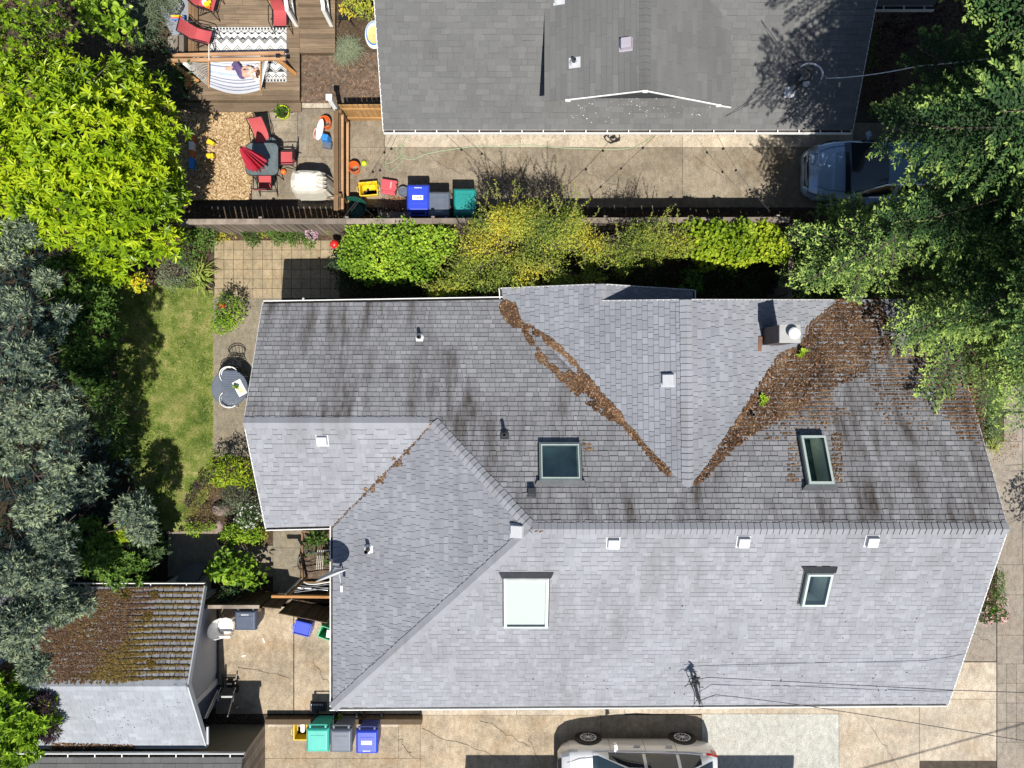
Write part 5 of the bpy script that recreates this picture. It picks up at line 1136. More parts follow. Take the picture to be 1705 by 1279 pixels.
plant('shrub', 'large leaved pale green hydrangea like bush beside the garden path', 'shrub', [PL(395, 945, .9, .55, .4, .5), PL(370, 945, .9, .4, .35, .45), PL(420, 958, .8, .35, .3, .4), PL(378, 930, .9, .3, .3, .4)], 420, .17, .10, 'vine', tintm=.42, tints=.2, trunk=.03)
plant('shrub', 'small dark bush against the side fence', 'shrub', [PL(382, 985, .8, .3, .2, .4), PL(400, 975, .7, .4, .25, .4)], 380, .11, .05, 'dark', tintm=.6, trunk=.02)
plant('shrub', 'leafy vegetable plants inside the hooped trellis bed', 'shrub', [PL(530, 895, .5, .3, .22, .3), PL(520, 905, .4, .2, .3, .25), PL(545, 925, .4, .15, .3, .25)], 320, .11, .05, 'mid', tintm=.55, trunk=.01)
# ---- right edge plants
plant('shrub', 'grey green fine leaved shrub between main roof and right pavement', 'shrub', [PL(1635, 655, .8, .4, .4, .5), PL(1645, 690, .6, .35, .4, .35), PL(1650, 715, .4, .25, .3, .25)], 1600, .07, .016, 'grey', tintm=.4, trunk=.03, six=False)
blades('ornamental_grass', 'green grassy tuft on the pavement edge right of the roof', [(1653, 690, .25), (1655, 655, .25), (1650, 720, .2)], 150, .45, .011, 'mid', 1.0, tintm=.75)
blades('strap_leaf_plant', 'small yellow bladed plant at the roof corner by the pavement', [(1648, 742, .1)], 40, .4, .02, 'blade', 1.0, cat='plant', tintm=.9)
plant('flowering_plant', 'pink rose shrub beside the pavement under the lower roof corner', 'plant', [PL(1648, 1000, .7, .35, .4, .45), PL(1655, 1022, .6, .35, .25, .35), PL(1640, 1025, .6, .25, .2, .3)], 900, .065, .032, 'mid', tintm=.62, tints=.22, trunk=.025, flowers=('flower_p', 75, .05))
plant('shrub', 'green creeping plant above the pink rose shrub', 'shrub', [PL(1660, 965, .35, .2, .35, .25), PL(1662, 985, .3, .16, .3, .2)], 480, .05, .02, 'mid', tintm=.6, trunk=.015)
plant('street_tree', 'tree twig with dark leaves reaching in from the right edge', 'tree', [((15.7, -5.4, 3.5), (.42, .55, .4)), ((16.2, -5.9, 3.6), (.6, .5, .4)), ((15.75, -4.9, 3.2), (.3, .3, .3)), PL(1712, 788, 2.6, .18, .2, .2)], 380, .10, .045, 'mid', base=P(1900, 760, 0), tintm=.4, trunk=.12, ntops=10)
plant('shrub', 'dark purple shrub in the shade behind the charcoal house', 'shrub', [PL(1500, 20, 1.2, .7, .8, .6), PL(1530, 60, 1.3, .6, .7, .6), PL(1600, 10, 1.5, .9, .6, .8), PL(1480, 80, .8, .4, .8, .5), PL(1470, 150, .6, .4, .8, .4)], 2000, .09, .04, 'purple', tintm=.5, trunk=.04)
plant('shrub', 'small green weeds in the shaded strip beside the charcoal house', 'shrub', [PL(1448, 70, .5, .16, .35, .35), PL(1452, 105, .35, .12, .2, .25), PL(1450, 190, .3, .12, .15, .2)], 220, .07, .04, 'mid', tintm=.6, trunk=.01)
plant('shrub', 'yellow green shrub between the deck stairs and the charcoal house', 'shrub', [PL(600, 0, 1.1, .35, .3, .35), PL(585, 15, .8, .3, .25, .3), PL(610, 20, .9, .25, .2, .3)], 620, .09, .03, 'willow', tintm=.55, trunk=.03)
blades('ornamental_grass', 'pale airy grass mound on the leaf strewn paving', [(580, 82, .22), (588, 88, .2), (575, 95, .2)], 420, .42, .006, 'grey', 1.0, tintm=.75)
# weeds on the roof valley
for px, py, s_, lb in ((1333, 588, .12, 'upper'), (1270, 663, .12, 'lower')):
    c = sN.hit(px, py, .02); B, A, U, LL = rosettes(RN.normal((c.x, c.y, c.z + .05), (.05, .07, .015), (9, 3)), np.tile([0, 0, 1.0], (9, 1)), 6, .09, .9)
    leaves('roof_weed', B, A, U, LL, LL * .4, RN.normal(.7, .2, len(B)), LM['vine'], house, .2)
c = P(566, 1195, .31); wr = thing('weed', 'green weed sprouting from the dark timber sleeper', 'plant', c); B, A, U, LL = rosettes(RN.normal(tuple(c), (.035, .06, .01), (8, 3)), np.tile([0, 0, 1.0], (8, 1)), 5, .08, .9); leaves('foliage', B, A, U, LL, LL * .35, RN.normal(.6, .2, len(B)), LM['vine'], wr, .2)

# ---- the firs on the right
def fir(label, base, h, r, z0, whorls, seed, per=8, top_r=.25, tint=.42, fringe=.0, lean=(0, 0), tw=.16, prof=None, dens=3):
    rr = random.Random(seed); b = Vector(base); root = thing('fir_tree', label, 'tree', b)
    mb = MB(); mb.tube([b - Vector((0, 0, .1)), b + Vector((lean[0] * .5, lean[1] * .5, h * .5)), b + Vector((lean[0], lean[1], h))], [.26, .16, .02], 9); mb.build('trunk', M['bark'], root)
    br = MB(); Bs = []; Ax = []; Tt = []; Up = []
    for i in range(whorls):
        f = i / (whorls - 1); z = z0 + (h - z0) * f * .98; rad = (r * (.80 + .20 * math.sin(math.pi * min(1, f * 2.0))) * (1 - f) ** .5 if prof is None else float(np.interp(z, prof[0], prof[1]))) + top_r
        for j in range(per):
            a = 2 * math.pi * (j + rr.uniform(-.3, .3)) / per + i * .9; Lb = rad * rr.uniform(.72, 1.12)
            d = Vector((math.cos(a), math.sin(a), 0)); sd = Vector((-d.y, d.x, 0)); c = b + Vector((lean[0] * z / h, lean[1] * z / h, z))
            dro = rr.uniform(.05, .2); tipc = rr.uniform(.04, .12)
            def bp(t): return c + d * (Lb * t) + Vector((0, 0, Lb * (-dro * t + tipc * 3 * t * t * .6)))
            br.tube([bp(t) for t in (0, .35, .7, 1)], [.035 * (1 - f * .7), .025, .015, .005], 5)
            ts = .18
            while ts < 1.0:
                for sgn in (-1, 1):
                    tl = min(1.0, .25 + (1 - ts) * 1.15) * Lb * .36 * rr.uniform(.6, 1.15) + .08; s0 = bp(ts); dd = (d * .62 + sd * sgn * .8).normalized(); e = s0 + dd * tl + Vector((0, 0, -tl * rr.uniform(.0, .22)))
                    if rr.random() < .35: br.tube([s0, e], [.010, .003], 4)
                    nt = max(3, int(tl / .055))
                    for k in range(nt):
                        q_ = s0.lerp(e, (k + .6) / nt)
                        for m_ in range(dens):
                            th = rr.uniform(-1, 1); Bs.append((q_.x, q_.y, q_.z + rr.uniform(-.015, .02))); ax = dd * .7 + dd.cross(Vector((0, 0, 1))) * th * 1.1 + Vector((0, 0, rr.uniform(-.15, .45))); Ax.append(tuple(ax)); Tt.append(tint - .12 + .62 * ((k + .6) / nt) ** 3 * ts + rr.gauss(0, .10)); Up.append((rr.gauss(0, .35), rr.gauss(0, .35), 1))  # twig ends tinted lighter, standing in for sun on the tips
                ts += tw / max(.8, Lb)
            for k in range(6):
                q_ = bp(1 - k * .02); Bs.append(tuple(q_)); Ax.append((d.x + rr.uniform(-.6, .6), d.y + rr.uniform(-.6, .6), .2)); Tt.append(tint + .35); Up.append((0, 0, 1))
    br.build('branches', M['bark'], root)
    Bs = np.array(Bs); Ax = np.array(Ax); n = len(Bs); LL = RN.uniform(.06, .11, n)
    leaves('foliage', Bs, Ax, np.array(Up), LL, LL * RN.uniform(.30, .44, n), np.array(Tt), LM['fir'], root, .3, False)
    return root, n
_, n1 = fir('tall fir tree overhanging the main roof and the parked sedan', (13.3, 4.8, 0), 17.5, 4.35, 4.2, 22, 5, 9, tint=.36, prof=((4.2, 6.0, 8.0, 11, 14, 17.5), (3.6, 4.5, 5.45, 5.45, 3.5, .1)), dens=4, tw=.135)  # tint of each fir carries light: lower for shaded, higher for sunlit
_, n4 = fir('broad bright fir whose branches hang over the upper right roof corner', (12.7, 2.5, 0), 9.5, 3.6, 2.8, 14, 25, 8, tint=.64, dens=4)
_, n3 = fir('young bright fir between the short fence return and the tall fir', (9.0, 3.45, 0), 5.4, 1.75, 1.6, 9, 15, 7, tint=.66, tw=.14)
_, n2 = fir('second fir tree farther up in the top right corner', (14.6, 10.0, 0), 13.0, 3.4, 2.5, 11, 9, 7, tint=.34)
print('FIR', n1, n2)
# ------------------------------------------------------------------ cars
def car(name, label, loc, rz, L, W, st, gh, paint, wheel_x, wr=.33, suv=False):
    """st: body stations (x from nose, z_low, z_shoulder, z_top, halfwidth); gh: glasshouse stations (x, z_base, z_top, half_base, half_top)"""
    root = thing(name, label, 'car', loc, rz)
    X = np.array([s[0] for s in st]); A = np.array(st); n = 60
    xs = np.unique(np.concatenate([np.linspace(X[0], X[-1], n), X])); I = [np.interp(xs, X, A[:, k]) for k in range(5)]
    ker = np.array([1, 2, 3, 2, 1]) / 9.0
    for k in range(1, 5):
        pad = np.pad(I[k], 2, mode='edge'); sm = np.convolve(pad, ker, 'valid'); I[k] = np.where((xs > X[0] + .12) & (xs < X[-1] - .12), sm, I[k])
    def sec(i):
        zl_, zs, zt, hw = I[1][i], I[2][i], I[3][i], I[4][i]; h = zs - zl_
        return [(hw * .90, zl_), (hw * .975, zl_ + h * .12), (hw, zl_ + h * .42), (hw * .99, zl_ + h * .72), (hw * .955, zs), (hw * .90, lerp(zs, zt, .55)), (hw * .80, lerp(zs, zt, .86)), (hw * .5, zt), (0, zt + .015 * (zt > .6))]
    V = []; k = 0
    for i, x in enumerate(xs):
        s = sec(i); row = [(x, y, z) for y, z in s] + [(x, -y, z) for y, z in reversed(s[:-1])]; k = len(row); V += row
    F = []
    arch = lambda x, z: any((x - wx) ** 2 + (z - wr) ** 2 < (wr + .055) ** 2 for wx in wheel_x)
    for i in range(len(xs) - 1):
        for j in range(k - 1): F.append((i * k + j, i * k + j + 1, (i + 1) * k + j + 1, (i + 1) * k + j))
    F.append(tuple(reversed(range(k)))); F.append(tuple((len(xs) - 1) * k + j for j in range(k)))
    V = np.array(V); V[:, 0] -= L / 2; Vfull = V.copy()
    np_mesh('body', V, F, M[paint], root, smooth=True, local=True).data.set_sharp_from_angle(angle=math.radians(40))
    # glasshouse
    G = np.array(gh); gx = np.unique(np.concatenate([np.linspace(G[0, 0], G[-1, 0], 40), G[:, 0]])); J_ = [np.interp(gx, G[:, 0], G[:, q]) for q in range(5)]
    tt = [0, .06, .5, .9, 1.0]
    def gsec(i):
        zb, zt, hb, ht = J_[1][i], J_[2][i], J_[3][i], J_[4][i]; pts = [(lerp(hb, ht, t) + .03 * math.sin(math.pi * t) * (ht > .1), lerp(zb, zt, t)) for t in tt]
        return pts + [(ht * .92, zt + .022), (ht * .6, zt + .045), (0, zt + .055)]
    V = []; 
    for i, x in enumerate(gx):
        s = gsec(i); row = [(x - L / 2, y, z) for y, z in s] + [(x - L / 2, -y, z) for y, z in reversed(s[:-1])]; kk = len(row); V += row
    Fg = {'roof': [], 'side_window': [], 'windscreen': [], 'rear_window': []}; m = len(gx)
    xa, xb, xc, xd = gh[1][0], gh[2][0], gh[-3][0], gh[-2][0]
    pil = [p_ for p_ in (car.pillars)]
    for i in range(m - 1):
        xm = (gx[i] + gx[i + 1]) / 2
        for j in range(kk - 1):
            f = (i * kk + j, i * kk + j + 1, (i + 1) * kk + j + 1, (i + 1) * kk + j); jj = min(j, kk - 2 - j)
            side = jj in (1, 2); top = jj >= 4
            zt = J_[2][i]; zr = gh[2][2]
            if xm < xb and top: key = 'windscreen'
            elif xm > xc and top: key = 'rear_window'
            elif side and (xm > xa + .30) and (xm < xd - .25) and not any(abs(xm - p_) < .045 for p_ in pil): key = 'side_window'
            else: key = 'roof'
            Fg.setdefault(key + ('*' if key == 'side_window' and j > kk // 2 else ''), []).append(f)
    V = np.array(V)
    for key, fs in Fg.items():
        if fs:
            used = sorted({i for f in fs for i in f}); mp = {u: q for q, u in enumerate(used)}
            np_mesh(key.strip('*'), V[used], [tuple(mp[i] for i in f) for f in fs], M[paint] if key == 'roof' else (M['carglass_b'] if key == 'windscreen' else M['carglass']), root, smooth=True, local=True)
    # wheels, arches, lights, mirrors, seams
    hw = W / 2
    for wx in wheel_x:
        for s in (-1, 1):
            c = Vector((wx - L / 2, s * (hw - .105), wr)); Mx = Matrix.Rotation(-s * math.pi / 2, 3, 'X')
            a = MB(); a.lathe([(wr + .055, -.02), (wr + .055, .113), (.001, .113)], c, 26, M=Mx); a.build('wheel_arch', M['black'], root, local=True)
            a = MB(); a.lathe([(wr * .66, -.09), (wr * .9, -.09), (wr, -.06), (wr, .07), (wr * .93, .119), (wr * .72, .120), (wr * .68, .116)], c, 30, M=Mx); w = a.build('wheel', M['tyre'], root, smooth=True, local=True)
            a = MB(); a.lathe([(wr * .70, .118), (wr * .70, .124), (wr * .62, .124), (wr * .60, .08), (.001, .08)], c, 28, M=Mx)
            b = MB(); b.lathe([(wr * .70, .119), (wr * .70, .127), (wr * .62, .127), (wr * .62, .116)], c, 28, M=Mx)
            for q in range(10):
                an = 2 * math.pi * q / 10; d1 = Mx @ Vector((math.cos(an) * wr * .12, math.sin(an) * wr * .12, .125)); d2 = Mx @ Vector((math.cos(an + .16) * wr * .66, math.sin(an + .16) * wr * .66, .122))
                b.beam(c + d1, c + d2, .03, .012)
            b.lathe([(wr * .17, .12), (wr * .15, .132), (.001, .132)], c, 14, M=Mx); a.build('rim_back', M['black'], w, local=True); b.build('rim', M['rim'], w, local=True)
    fx = lambda x: x - L / 2
    def at(x, q, off=.004):
        i = int(np.argmin(np.abs(xs - x))); s = sec(i); y, z = s[q]; return Vector((fx(x), y + off, z + off * .5))
    Vb = np.array(Vfull)
    def patch(name, mat, cond, off=.006):
        """a lens or panel laid on the body skin"""
        vs = []; fs = []
        for i in range(len(xs) - 1):
            for j in range(k - 1):
                if cond((xs[i] + xs[i + 1]) / 2, j):
                    q = [Vector(Vb[t]) for t in (i * k + j, i * k + j + 1, (i + 1) * k + j + 1, (i + 1) * k + j)]
                    c_ = Vector(((xs[i] + xs[i + 1]) / 2 - L / 2, 0, .45)); nrm = (q[2] - q[0]).cross(q[3] - q[1]); m_ = sum(q, Vector()) / 4
                    nrm = nrm.normalized() if nrm.length > 1e-9 else Vector((0, 0, 1)); nrm = nrm if nrm.dot(m_ - c_) > 0 else -nrm
                    b0 = len(vs); vs += [v + nrm * off for v in q]; fs.append((b0, b0 + 1, b0 + 2, b0 + 3))
        if fs: np_mesh(name, np.array([tuple(v) for v in vs]), fs, M[mat], root, local=True)
    patch('grille_panel', 'black', lambda x, j: x < .11 and 6 <= j <= 9)
    for s in (-1, 1):
        fl = lambda v: Vector((v.x, v.y * s, v.z))
        sj = (lambda j: j) if s > 0 else (lambda j: k - 2 - j)
        patch('headlight', 'lamp', lambda x, j: .09 < x < .52 and sj(j) in ((4, 5) if x < .3 else (4,)))
        patch('taillight', 'tail', lambda x, j: L - .42 < x < L - .05 and sj(j) in ((3, 4) if x > L - .22 else (4,)))
        mx = gh[1][0] + .50; a = MB(); a.box(Vector((fx(mx) + .02, s * (hw + .10), I[2][int(np.argmin(np.abs(xs - mx)))] + .07)), (.11, .20, .14), rz=s * .25, taper=.8); a.beam((fx(mx), s * (hw - .12), 1.0 * I[2][30] + .03), (fx(mx), s * (hw + .06), I[2][30] + .05), .06, .04)
        a.build('wing_mirror', M[paint], root, local=True, bevel=.02)
        for dx in car.doors:
            a = MB(); i = int(np.argmin(np.abs(xs - dx))); ss = sec(i)
            for q in range(1, 4): a.beam(Vector((fx(dx), s * (ss[q][0] + .003), ss[q][1])), Vector((fx(dx), s * (ss[q + 1][0] + .003), ss[q + 1][1])), .008, .006)
            a.build('door_seam', M['black'], root, local=True)
        for dx in car.handles:
            a = MB(); v = fl(at(dx, 3, .02)); a.box(v + Vector((0, 0, .05)), (.20, .03, .035)); a.build('door_handle', M['chrome'] if suv else M[paint], root, local=True, bevel=.008)
        a = MB(); i0 = gh[1][0] + .3
        a.tube([Vector((fx(x), s * (np.interp(x, gx, J_[3]) + .012), np.interp(x, gx, J_[1]) + .01)) for x in np.linspace(i0, gh[-2][0] - .15, 12)], .012, 5); a.build('window_trim', M['chrome'] if suv else M['black'], root, local=True)
    # grille, bumper lip, bonnet seams, wipers, plate area
    a = MB(); 
    for q, zz in enumerate((.50, .57, .64, .70)): a.tube([Vector((fx(.0) - .012 + .10 * (y / hw) ** 2 * 1.6 + (zz - .5) * .12, y, zz)) for y in np.linspace(-hw * .52, hw * .52, 11)], .010, 4)
    a.build('grille', M['rim'], root, local=True)
    a = MB(); a.tube([Vector((fx(.02) + .30 * abs(y / hw) ** 3, y, .40)) for y in np.linspace(-hw * .82, hw * .82, 15)], .022, 5); a.build('bumper_lip', M['black'], root, local=True)
    a = MB()
    for s in (-1, 1): a.tube([Vector((fx(x), s * hw * np.interp(x, [.25, .6, gh[1][0] + .1], [.52, .70, .80]), np.interp(x, xs, np.array([lerp(I[2][i], I[3][i], .90) for i in range(len(xs))])) + .008)) for x in np.linspace(.25, gh[1][0] + .1, 9)], .007, 4)
    a.build('bonnet_seam', M['black'], root, local=True)
    a = MB(); x0 = gh[1][0]
    for y0 in (-.05, .45): a.beam((fx(x0 + .06), y0, gh[1][1] + .05), (fx(x0 + .22), y0 - .52, gh[1][1] + .10), .018, .012)
    a.build('wiper', M['black'], root, local=True)
    return root
# sedan: x, zlow, zshoulder, ztop, halfwidth
car.pillars = (2.38, 3.25); car.doors = (1.55, 2.55, 3.45); car.handles = (2.42, 3.30)
car('parked_sedan', 'steel blue sedan parked half under the tall fir', (10.98, 6.24, 0), math.radians(-.5), 4.75, 1.76,
    [(0, .30, .52, .56, .52), (.10, .24, .58, .66, .66), (.32, .22, .66, .77, .80), (.75, .22, .75, .85, .865), (1.3, .22, .83, .92, .88), (2.0, .22, .87, .95, .88), (3.2, .22, .90, .98, .88), (4.0, .23, .90, .99, .87), (4.5, .25, .87, .98, .80), (4.68, .30, .80, .92, .70), (4.75, .34, .66, .72, .58)],
    [(1.05, .86, .90, .80, .74), (1.20, .89, .92, .80, .75), (2.05, .93, 1.39, .80, .58), (2.6, .95, 1.45, .80, .59), (3.3, .96, 1.40, .80, .56), (4.15, .97, 1.02, .74, .66), (4.30, .96, .99, .70, .64)], 'sedan', (.93, 3.70), .32)
car.pillars = (2.42, 3.35); car.doors = (1.50, 2.50, 3.40); car.handles = (2.28, 3.20)
car('parked_suv', 'silver white crossover parked at the bottom edge beside the roof', (3.66, -11.46, 0), 0.0, 4.62, 1.86,
    [(0, .34, .62, .70, .58), (.10, .28, .70, .82, .72), (.32, .26, .80, .94, .86), (.75, .26, .90, 1.02, .915), (1.3, .26, .96, 1.07, .93), (2.2, .26, 1.0, 1.09, .93), (3.3, .26, 1.04, 1.12, .93), (4.0, .28, 1.06, 1.14, .92), (4.4, .32, 1.06, 1.14, .86), (4.56, .36, 1.0, 1.08, .78), (4.62, .40, .78, .86, .68)],
    [(.98, .98, 1.04, .84, .76), (1.12, 1.0, 1.05, .84, .77), (1.95, 1.05, 1.53, .85, .62), (2.6, 1.07, 1.60, .85, .63), (3.7, 1.10, 1.56, .84, .58), (4.28, 1.12, 1.22, .78, .66), (4.40, 1.10, 1.14, .74, .66)], 'suv', (.92, 3.72), .345, True)

# ------------------------------------------------------------------ wheelie bins and tubs
def bin_(label, px, py, rz, body, lid, w=.60, d=.68, h=1.02, plate=None, group='wheeled bins', lidlabel=None, ribs=False):
    c = P(px, py, h); t = thing('wheeled_bin', label, 'bin', (c.x, c.y, 0), rz, group)
    a = MB(); z0 = .10; tp = .80
    def ring(k, z): return [Vector((sx * w / 2 * k, sy * d / 2 * k + (1 - k) * .0, z)) for sx, sy in ((-1, -1), (1, -1), (1, 1), (-1, 1))]
    r0, r1 = ring(tp, z0), ring(.97, h - .10); a.add(r0 + r1, [(3, 2, 1, 0)] + [(i, (i + 1) % 4, 4 + (i + 1) % 4, 4 + i) for i in range(4)] + [(4, 5, 6, 7)])
    a.build('body', M[body], t, local=True, bevel=.03)
    a = MB(); a.box((0, -.0, h - .075), (w * 1.06, d * 1.02, .05)); a.build('rim', M[body], t, local=True, bevel=.015)
    a = MB(); vs = []; 
    for k, z in ((1.05, h - .045), (1.05, h - .005), (.90, h + .045), (.86, h + .048)):
        vs += [Vector((sx * (w / 2 * k - (.06 if q % 2 else 0) * 0), sy * d / 2 * k * .98 - .015, z)) for q, (sx, sy) in enumerate(((-1, -1), (1, -1), (1, 1), (-1, 1)))]
    fs = [(4 * r + i, 4 * r + (i + 1) % 4, 4 * r + 4 + (i + 1) % 4, 4 * r + 4 + i) for r in range(3) for i in range(4)] + [(12, 13, 14, 15)]
    a.add(vs, fs)
    lo = a.build('lid', M[lid], t, local=True, bevel=.02)
    a = MB(); a.box((0, -.03, h + .050), (w * .66, d * .5, .012))
    if ribs: a.box((0, d * .33, h + .050), (w * .74, .06, .014)); a.box((0, -d * .33, h + .050), (w * .70, .10, .014))
    a.build('lid_panel', M[lid], lo, local=True, bevel=.005)
    a = MB(); a.tube([(-w * .42, d * .5, h - .10), (-w * .42, d * .62, h - .03), (w * .42, d * .62, h - .03), (w * .42, d * .5, h - .10)], .018, 6)
    a.box((-w * .36, d * .50, h - .04), (.05, .12, .06)); a.box((w * .36, d * .50, h - .04), (.05, .12, .06)); a.build('handle', M[body], t, local=True)
    for s in (-1, 1):
        a = MB(); a.lathe([(.03, -.03), (.125, -.03), (.125, .03), (.03, .03)], (s * w * .46, d * .42, .125), 18, M=Matrix.Rotation(math.pi / 2, 3, 'Y')); a.build('wheel', M['black'], t, local=True)
    if plate:
        kind = plate
        a = MB(); rr = random.Random(hash(label) % 1000)
        if kind == 'sticker':
            a.box((0, -.02, h + .060), (w * .5, d * .17, .006)); so_ = a.build('sticker', M['paper'], lo, local=True)
            b = MB(); x = -w * .2
            while x < w * .2: ww = rr.uniform(.012, .03); b.box((x, -.02 + rr.uniform(-.01, .01), h + .065), (ww, rr.uniform(.02, .06), .003)); x += ww + .02
            b.build('printing', M['bluegrey'], so_, local=True)
        if kind in ('letters', 'sticker'):
            b = MB(); x = -w * .17; yy = -d * .40 if kind == 'sticker' else d * .28
            while x < w * .17: ww = rr.uniform(.008, .018); b.box((x, yy, h + .050 if kind == 'letters' else h + .0445), (ww, .022 + rr.uniform(0, .008), .014)); x += ww + .008
            b.build('lettering', M['white'], lo, local=True)
    return t
pi = math.pi
bin_('royal blue wheeled bin with a white sticker against the long fence', 696, 331, pi, 'blue', 'blue', .62, .76, 1.0, 'sticker')
bin_('slate grey wheeled bin between the blue bin and the shrub shaded teal bin', 731, 341, pi, 'navy', 'bluegrey', .60, .70, .98, 'letters')
bin_('deep teal wheeled bin partly under the yellow green shrub', 774, 337, pi, 'teal_dk', 'teal_dk', .62, .74, 1.0)
bin_('turquoise wheeled bin leftmost of the three bins below the sleeper', 529, 1231, 0, 'teal', 'teal', .62, .66, 1.02)
bin_('slate wheeled bin in the middle of the three bins below the sleeper', 568, 1232, .0, 'bluegrey', 'bluegrey', .60, .66, 1.02, ribs=True)
bin_('cobalt blue wheeled bin rightmost of the three bins below the sleeper', 611, 1234, 0, 'navy', 'blue', .60, .66, 1.02, 'sticker')
bin_('dark slate wheeled bin standing beside the white plastic chair', 409, 1032, 0, 'slate', 'slate', .60, .56, .95, 'letters')
def tub(name, label, px, py, z, rz, w, d, h, mat, inner=None, cat='tub', rim=.03):
    c = P(px, py, h); t = thing(name, label, cat, (c.x, c.y, z), rz); a = MB()
    o0 = [Vector((sx * w / 2 * .86, sy * d / 2 * .86, 0)) for sx, sy in ((-1, -1), (1, -1), (1, 1), (-1, 1))]; o1 = [Vector((sx * w / 2, sy * d / 2, h)) for sx, sy in ((-1, -1), (1, -1), (1, 1), (-1, 1))]
    i1 = [Vector((v.x * (1 - 2 * rim / w), v.y * (1 - 2 * rim / d), h)) for v in o1]; i0 = [Vector((v.x * .88, v.y * .88, .03)) for v in o0]
    vs = o0 + o1 + i1 + i0; fs = [(3, 2, 1, 0), (12, 13, 14, 15)]
    for i in range(4): j = (i + 1) % 4; fs += [(i, j, 4 + j, 4 + i), (4 + i, 4 + j, 8 + j, 8 + i), (8 + i, 8 + j, 12 + j, 12 + i)]
    a.add(vs, fs); a.build('tub', M[mat], t, local=True, bevel=.012)
    a = MB(); a.box((0, 0, h + .004), (w * 1.03, d * 1.03, .012)); 
    b = MB()
    for s in (-1, 1): b = MB(); b.tube([(s * w * .5, -d * .2, h - .02), (s * (w * .5 + .05), -d * .15, h), (s * (w * .5 + .05), d * .15, h), (s * w * .5, d * .2, h - .02)], .012, 6); b.build('handle', M[mat], t, local=True)
    return t
t_ = tub('recycling_tub', 'blue recycling tub standing askew by the leaning gate', 503, 1047, 0, math.radians(-14), .50, .40, .62, 'blue'); a = MB(); a.box((0, 0, .59), (.42, .32, .015)); a.build('lid', M['blue'], t_, local=True); a = MB(); a.tube([(.24, -.17, .62), (.29, -.15, .66), (.29, .15, .66), (.24, .17, .62)], .012, 6); a.build('metal_bar', M['metal'], t_, local=True)
t_ = tub('recycling_tub', 'green recycling tub with white papers beside the house gutter', 546, 1056, 0, math.radians(-20), .56, .36, .60, 'green_pl'); a = MB(); a.box((.08, .02, .56), (.26, .22, .05), rz=.2); a.build('papers', M['paper'], t_, local=True)
t_ = tub('yellow_crate', 'yellow plastic tub on the driveway beside the pink toy wagon', 613, 314, 0, math.radians(5), .56, .42, .30, 'yellow'); a = MB(); a.box((0, .08, .08), (.40, .14, .1)); a.lathe([(.05, .06), (.05, .16), (.03, .16), (.03, .1), (.001, .1)], (-.14, .06, 0), 12); a.lathe([(.05, .06), (.05, .16), (.03, .16), (.03, .1), (.001, .1)], (.16, .1, 0), 12); a.build('toys', M['yellow'], t_, local=True)
t_ = tub('yellow_crate', 'yellow open crate with a white item left of the turquoise bin', 500, 1219, 0, 0, .42, .50, .28, 'yellow'); a = MB(); a.box((.06, .12, .18), (.12, .22, .16)); a.lathe([(.06, .05), (.07, .22), (.04, .26), (.001, .27)], (.05, .02, 0), 12); a.build('bottles', M['paper'], t_, local=True)
bx = thing('black_caddy', 'small black caddy with white lettering north of the timber sleeper', 'box', P(531, 1176, 0)); a = MB(); a.box((0, .02, .06), (.50, .26, .12), taper=.95); a.build('box', M['black'], bx, local=True, bevel=.015); a = MB(); x = -.19; rr = random.Random(5)
while x < .19: a.box((x, .10, .123), (.018, .045, .006)); x += rr.choice((.03, .03, .055))
a.build('lettering', M['white'], bx, local=True)

